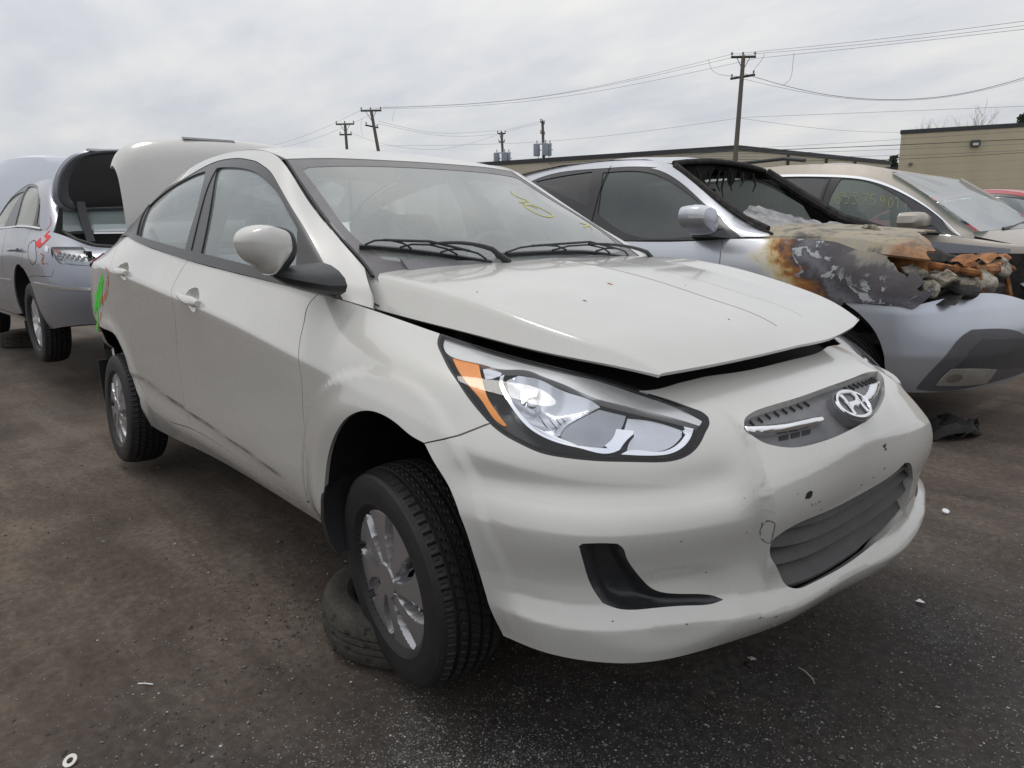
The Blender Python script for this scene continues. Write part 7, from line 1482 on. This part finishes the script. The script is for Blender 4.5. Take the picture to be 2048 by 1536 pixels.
def cans(e,T,z,rad=.30,h=1.05,dirv=(1,0)):
    dv_=Vector((dirv[0],dirv[1],0)).normalized(); pv=Vector((-dv_.y,dv_.x,0)); c=Vector((T.x*z/T.z,T.y*z/T.z,z))
    for k,o_ in enumerate((-1.05,.25,.95)):
        p=c+dv_*o_*.60-pv*(.42 if k==1 else .1); rr=rad*(1 if k<2 else .62)
        m_=MB().tube([p+Vector((0,0,-h/2)),p+Vector((0,0,-h/2+.04)),p+Vector((0,0,h/2-.06)),p+Vector((0,0,h/2)),p+Vector((0,0,h/2+.05))],[rr*.93,rr,rr,rr*1.04,rr*.7],16).build('transformer_can',M_can,e)
        MB().tube([p+Vector((.05,0,h/2)),p+Vector((.05,0,h/2+.32))],.045,6).build('bushing',M_ins,m_); MB().tube([p+dv_*rr,p+dv_*(rr+.12)],.05,5).build('lug',M_can,m_)
    MB().box(tuple(c+Vector((0,0,h/2+.02))),(1.6,.12,.10),Matrix.Rotation(math.atan2(dv_.y,dv_.x),4,'Z')).build('hanger',M_can,e)
    for s_ in (-.5,.1,.5):
        p=c+dv_*s_; MB().tube([p+Vector((0,0,-h/2)),p+dv_*.10+Vector((0,0,-h/2-.6)),c+Vector((0,0,-h/2-1.3))],.028,5).build('cable_drop',M_wire,e)
RT=(0.66, 0.751)
e,T=pole([-22.191, 36.06],[-23.23, 38.465, 11.277],'tallest utility pole, right of centre, with two crossarms',arm=(RT,1.45,.05),low=((RT[0]+.9*RT[1],RT[1]-.9*RT[0]),1.5,1.15))
e,T=pole([-48.149, 29.602],[-51.132, 29.746, 11.177],'leaning utility pole left of centre, taller of the pair above the sedan roof',arm=(RT,1.65,.05),low=((RT[0]-2*RT[1],RT[1]+2*RT[0]),1.6,1.25))
e,T=pole([-56.757, 30.613],[-58.965, 31.669, 11.256],'shorter utility pole left of centre with two crossarms above the sedan roof',arm=(RT,1.65,.05),low=(RT,1.1,.95))
e,T=pole([-46.882, 45.053],[-48.797, 46.5, 11.426],'utility pole with grey transformers nearest the burnt crossover roof',arm=((RT[0]-3*RT[1],RT[1]+3*RT[0]),1.2,.1),low=((RT[0]-2*RT[1],RT[1]+2*RT[0]),.9,1.05))
cans(e,T,T.z-2.6,dirv=RT)
e,T=pole([-53.087, 45.706],[-55.15, 46.914, 11.2],'utility pole with grey transformers, left of its taller twin',arm=(RT,.8,.1),low=(RT,.6,.9))
cans(e,T,T.z-2.55,dirv=RT)
wire_no={}
WIRE_LABEL={
'conductors between the leaning pole and the tallest pole':['front wire from the leaning pole to the left end of the tallest pole crossarm','middle wire from the leaning pole to the tallest pole top','back wire from the leaning pole to the right end of the tallest pole crossarm'],
'conductors leaving the tallest pole to the right':['highest wire running right from the tallest pole to the picture edge','middle of the three wires running right from the tallest pole top','lowest of the three wires running right from the tallest pole top'],
'slack wires from the tallest pole lower arm to the right':['upper slack wire sagging right from the tallest pole lower arm','lower slack wire sagging right from the tallest pole lower arm'],
'thin line along the pole row':['thin straight line from the leaning pole to the tallest pole mid height','thin straight line rising right from the tallest pole mid height','thin line dropping from the tallest pole to the tan building corner'],
'service cables crossing in front of the tan building':['topmost cable crossing in front of the tan building wall','thickest cable crossing the tan building wall, second from the top','third cable from the top crossing the tan building wall','fourth cable from the top crossing the tan building wall','lowest cable crossing the tan building wall'],
'service cables to the transformer poles':['thick cable along the cream building between transformer poles and tallest pole','thinner lower cable along the cream building behind the crossover roof'],
'slack wires from the pole pair to the transformer poles':['upper slack wire from the leaning pole to the left transformer pole','second slack wire from the leaning pole to the left transformer pole','deeply sagging wire from the shorter pole to the left transformer pole'],
'short wires between the transformer poles':['upper short wire joining the two transformer poles','lower short wire joining the two transformer poles'],
'wires falling away to the left of the pole pair':['left wire falling from the pole pair towards the raised trunk lid','right wire falling from the pole pair towards the raised trunk lid'],
'loose jumper wires hanging at the tallest pole':['curved jumper wire hanging left of the tallest pole','short jumper wire hanging close on the right of the tallest pole','longer jumper wire hanging farther right of the tallest pole'],
'jumper wire beside the leaning pole':['short jumper wire hanging right of the leaning pole','short jumper wire hanging left of the leaning pole']}
WIRES=[('conductors between the leaning pole and the tallest pole', [[-50.529, 30.501, 11.375], [-35.76, 34.748, 10.567], [-23.675, 37.995, 11.404]], 0.009), ('conductors between the leaning pole and the tallest pole', [[-50.943, 30.011, 11.328], [-35.755, 34.743, 10.533], [-23.405, 38.266, 11.281]], 0.009), ('conductors between the leaning pole and the tallest pole', [[-51.513, 29.337, 11.265], [-35.725, 34.713, 10.331], [-22.796, 38.905, 11.092]], 0.009), ('conductors leaving the tallest pole to the right', [[-23.675, 37.995, 11.404], [-14.797, 36.942, 10.295], [-6.991, 34.669, 9.215]], 0.009), ('conductors leaving the tallest pole to the right', [[-23.414, 38.275, 11.339], [-14.773, 36.916, 10.126], [-6.965, 34.643, 9.041]], 0.009), ('conductors leaving the tallest pole to the right', [[-22.8, 38.909, 11.121], [-14.752, 36.895, 9.982], [-6.943, 34.62, 8.887]], 0.009), ('slack wires from the tallest pole lower arm to the right', [[-23.083, 38.312, 10.266], [-18.915, 39.471, 8.657], [-15.029, 40.575, 7.895], [-12.413, 42.052, 7.989], [-9.99, 43.468, 8.588]], 0.014), ('slack wires from the tallest pole lower arm to the right', [[-23.036, 38.264, 9.948], [-18.903, 39.459, 8.575], [-15.022, 40.567, 7.842], [-12.405, 42.045, 7.938], [-9.976, 43.453, 8.489]], 0.009), ('thin line along the pole row', [[-50.324, 29.77, 8.344], [-37.846, 36.145, 7.823], [-22.883, 37.723, 7.701]], 0.008), ('thin line along the pole row', [[-22.887, 37.727, 7.73], [-15.639, 39.674, 7.26], [-8.835, 41.11, 6.79]], 0.008), ('thin line along the pole row', [[-22.883, 37.723, 7.701], [-21.151, 44.287, 7.424], [-19.851, 53.655, 7.74]], 0.008), ('service cables crossing in front of the tan building', [[-25.748, 37.015, 6.038], [-18.355, 42.43, 6.169], [-10.164, 47.203, 6.299]], 0.008), ('service cables crossing in front of the tan building', [[-25.735, 37.002, 5.947], [-18.317, 42.39, 5.909], [-10.098, 47.134, 5.843]], 0.02), ('service cables crossing in front of the tan building', [[-25.721, 36.988, 5.856], [-18.283, 42.355, 5.678], [-10.063, 47.097, 5.601]], 0.01), ('service cables crossing in front of the tan building', [[-25.708, 36.974, 5.765], [-18.237, 42.307, 5.36], [-10.012, 47.045, 5.253]], 0.009), ('service cables crossing in front of the tan building', [[-25.695, 36.96, 5.675], [-18.203, 42.272, 5.129], [-9.996, 47.028, 5.146]], 0.012), ('service cables to the transformer poles', [[-54.258, 42.096, 7.511], [-45.083, 43.2, 7.221], [-32.564, 41.785, 6.506], [-22.731, 37.309, 5.856]], 0.022), ('service cables to the transformer poles', [[-49.818, 43.895, 6.934], [-40.442, 45.155, 6.408], [-23.805, 39.083, 5.533]], 0.01), ('slack wires from the pole pair to the transformer poles', [[-50.61, 30.067, 10.304], [-50.304, 31.874, 9.994], [-51.497, 36.722, 9.984], [-53.088, 41.297, 10.547], [-55.179, 46.944, 11.395]], 0.009), ('slack wires from the pole pair to the transformer poles', [[-50.581, 30.037, 10.108], [-50.281, 31.85, 9.834], [-51.466, 36.69, 9.771], [-55.136, 46.899, 11.102]], 0.009), ('slack wires from the pole pair to the transformer poles', [[-58.458, 31.981, 10.41], [-55.824, 33.126, 9.4], [-54.751, 37.327, 8.959], [-55.188, 41.69, 9.585], [-55.378, 46.577, 10.963]], 0.009), ('short wires between the transformer poles', [[-55.014, 47.131, 11.391], [-52.454, 46.979, 11.455], [-48.95, 46.326, 11.43]], 0.009), ('short wires between the transformer poles', [[-54.986, 47.101, 11.196], [-52.433, 46.957, 11.313], [-48.924, 46.298, 11.248]], 0.009), ('wires falling away to the left of the pole pair', [[-51.566, 29.277, 11.266], [-59.406, 31.223, 11.443], [-73.261, 34.09, 11.765], [-89.384, 37.669, 12.728]], 0.009), ('wires falling away to the left of the pole pair', [[-50.662, 30.294, 11.203], [-58.467, 32.25, 11.287], [-72.518, 34.853, 11.485], [-88.522, 38.591, 12.52]], 0.009), ('loose jumper wires hanging at the tallest pole', [[-25.188, 37.806, 11.377], [-25.011, 37.838, 10.842], [-24.293, 37.725, 10.341], [-23.233, 38.086, 10.097]], 0.01), ('loose jumper wires hanging at the tallest pole', [[-21.859, 38.436, 11.128], [-22.075, 38.363, 10.699], [-22.415, 38.326, 10.347], [-22.404, 38.231, 10.005]], 0.01), ('loose jumper wires hanging at the tallest pole', [[-20.203, 38.711, 10.911], [-20.305, 38.828, 10.182], [-20.468, 38.925, 9.609], [-20.882, 38.993, 9.361]], 0.01), ('jumper wire beside the leaning pole', [[-48.988, 30.584, 10.969], [-48.993, 30.42, 10.47], [-49.382, 30.641, 10.126]], 0.008), ('jumper wire beside the leaning pole', [[-52.446, 29.65, 10.727], [-52.848, 29.736, 10.006], [-53.142, 30.006, 9.471]], 0.008)]
for gname,pts,r in WIRES:
    t_=np.concatenate([[0],np.cumsum(np.linalg.norm(np.diff(np.array(pts),axis=0),axis=1))]); c_=nat_spline(t_,np.array(pts),np.linspace(0,t_[-1],28)) if len(pts)>2 else np.array(pts)
    wire_no[gname]=wire_no.get(gname,0)+1; o=MB().tube([tuple(p) for p in c_],r,5).build('power_line',M_wire2 if r<.012 else M_wire)
    tag(o,WIRE_LABEL[gname][wire_no[gname]-1],'wire',gname)

# ================================================================== trees over the roofs
M_twig=plain('bare_twigs',(.34,.26,.17),.9); M_fol=plain('dark_evergreen',(.035,.05,.028),.9,grain=.5,gs=1.5)
def bare_tree(loc,h,label,seed):
    r=random.Random(seed); e=empty('bare_tree',loc); tag(e,label,'tree','bare trees behind the tan building'); trunk=MB(); tw=MB()
    trunk.tube([(0,0,0),(.1,0,h*.35),(0,.1,h*.6)],[.22,.16,.10],8)
    def br(p,d,l,rad,n):
        q=p+d*l; m=p+d*l*.5+Vector((r.uniform(-1,1),r.uniform(-1,1),r.uniform(0,1)))*l*.08
        (trunk if n>2 else tw).tube([p,m,q],[rad,rad*.8,rad*.55],5,False)
        if n<=0: return
        for k in range(3 if n>1 else 4):
            nd=(d+Vector((r.uniform(-1,1),r.uniform(-1,1),r.uniform(-.15,.9)))*.62).normalized(); br(p+d*l*r.uniform(.45,1.),nd,l*r.uniform(.6,.85),rad*.55,n-1)
    for k in range(4): br(Vector((0,0,h*(.35+.07*k))),Vector((r.uniform(-.7,.7),r.uniform(-.7,.7),1)).normalized(),h*.22,.08,4)
    trunk.build('trunk',M_twig,e); tw.build('twigs',M_twig,e)
def leafy(loc,h,w,label,seed,n=2600,name='evergreen_tree',leaf=.16):
    r=np.random.default_rng(seed); e=empty(name,loc); tag(e,label,'tree')
    MB().tube([(0,0,0),(0,0,h*.8)],[.2,.06],8).build('trunk',M_twig,e)
    z=r.random(n)**.8; a=r.random(n)*6.283; rad=w*(1-z*.85)*np.sqrt(r.random(n))*(1+.25*np.sin(a*3+z*14)); P=np.stack([rad*np.cos(a),rad*np.sin(a),h*(.15+.85*z)],-1)
    D=r.normal(0,1,(n,3,3))*leaf; V=(P[:,None]+D).reshape(-1,3); mesh('foliage',V,[(3*i,3*i+1,3*i+2) for i in range(n)],M_fol,e,smooth=False)
bare_tree((-26.231, 91.049, 0),12.70,'bare brown tree top showing over the tan building roof',3)
bare_tree((-30.428, 95.833, 0),13.18,'lower bare tree top over the tan building roof, left of the other',8)
leafy((-21.247, 87.351, 0),12.04,2.2,'dark evergreen top over the tan building roof at the right edge',5)
leafy((-29.404, 76.929, 0),8.11,1.5,'dark green bush in the gap between the two buildings',6,name='shrub')
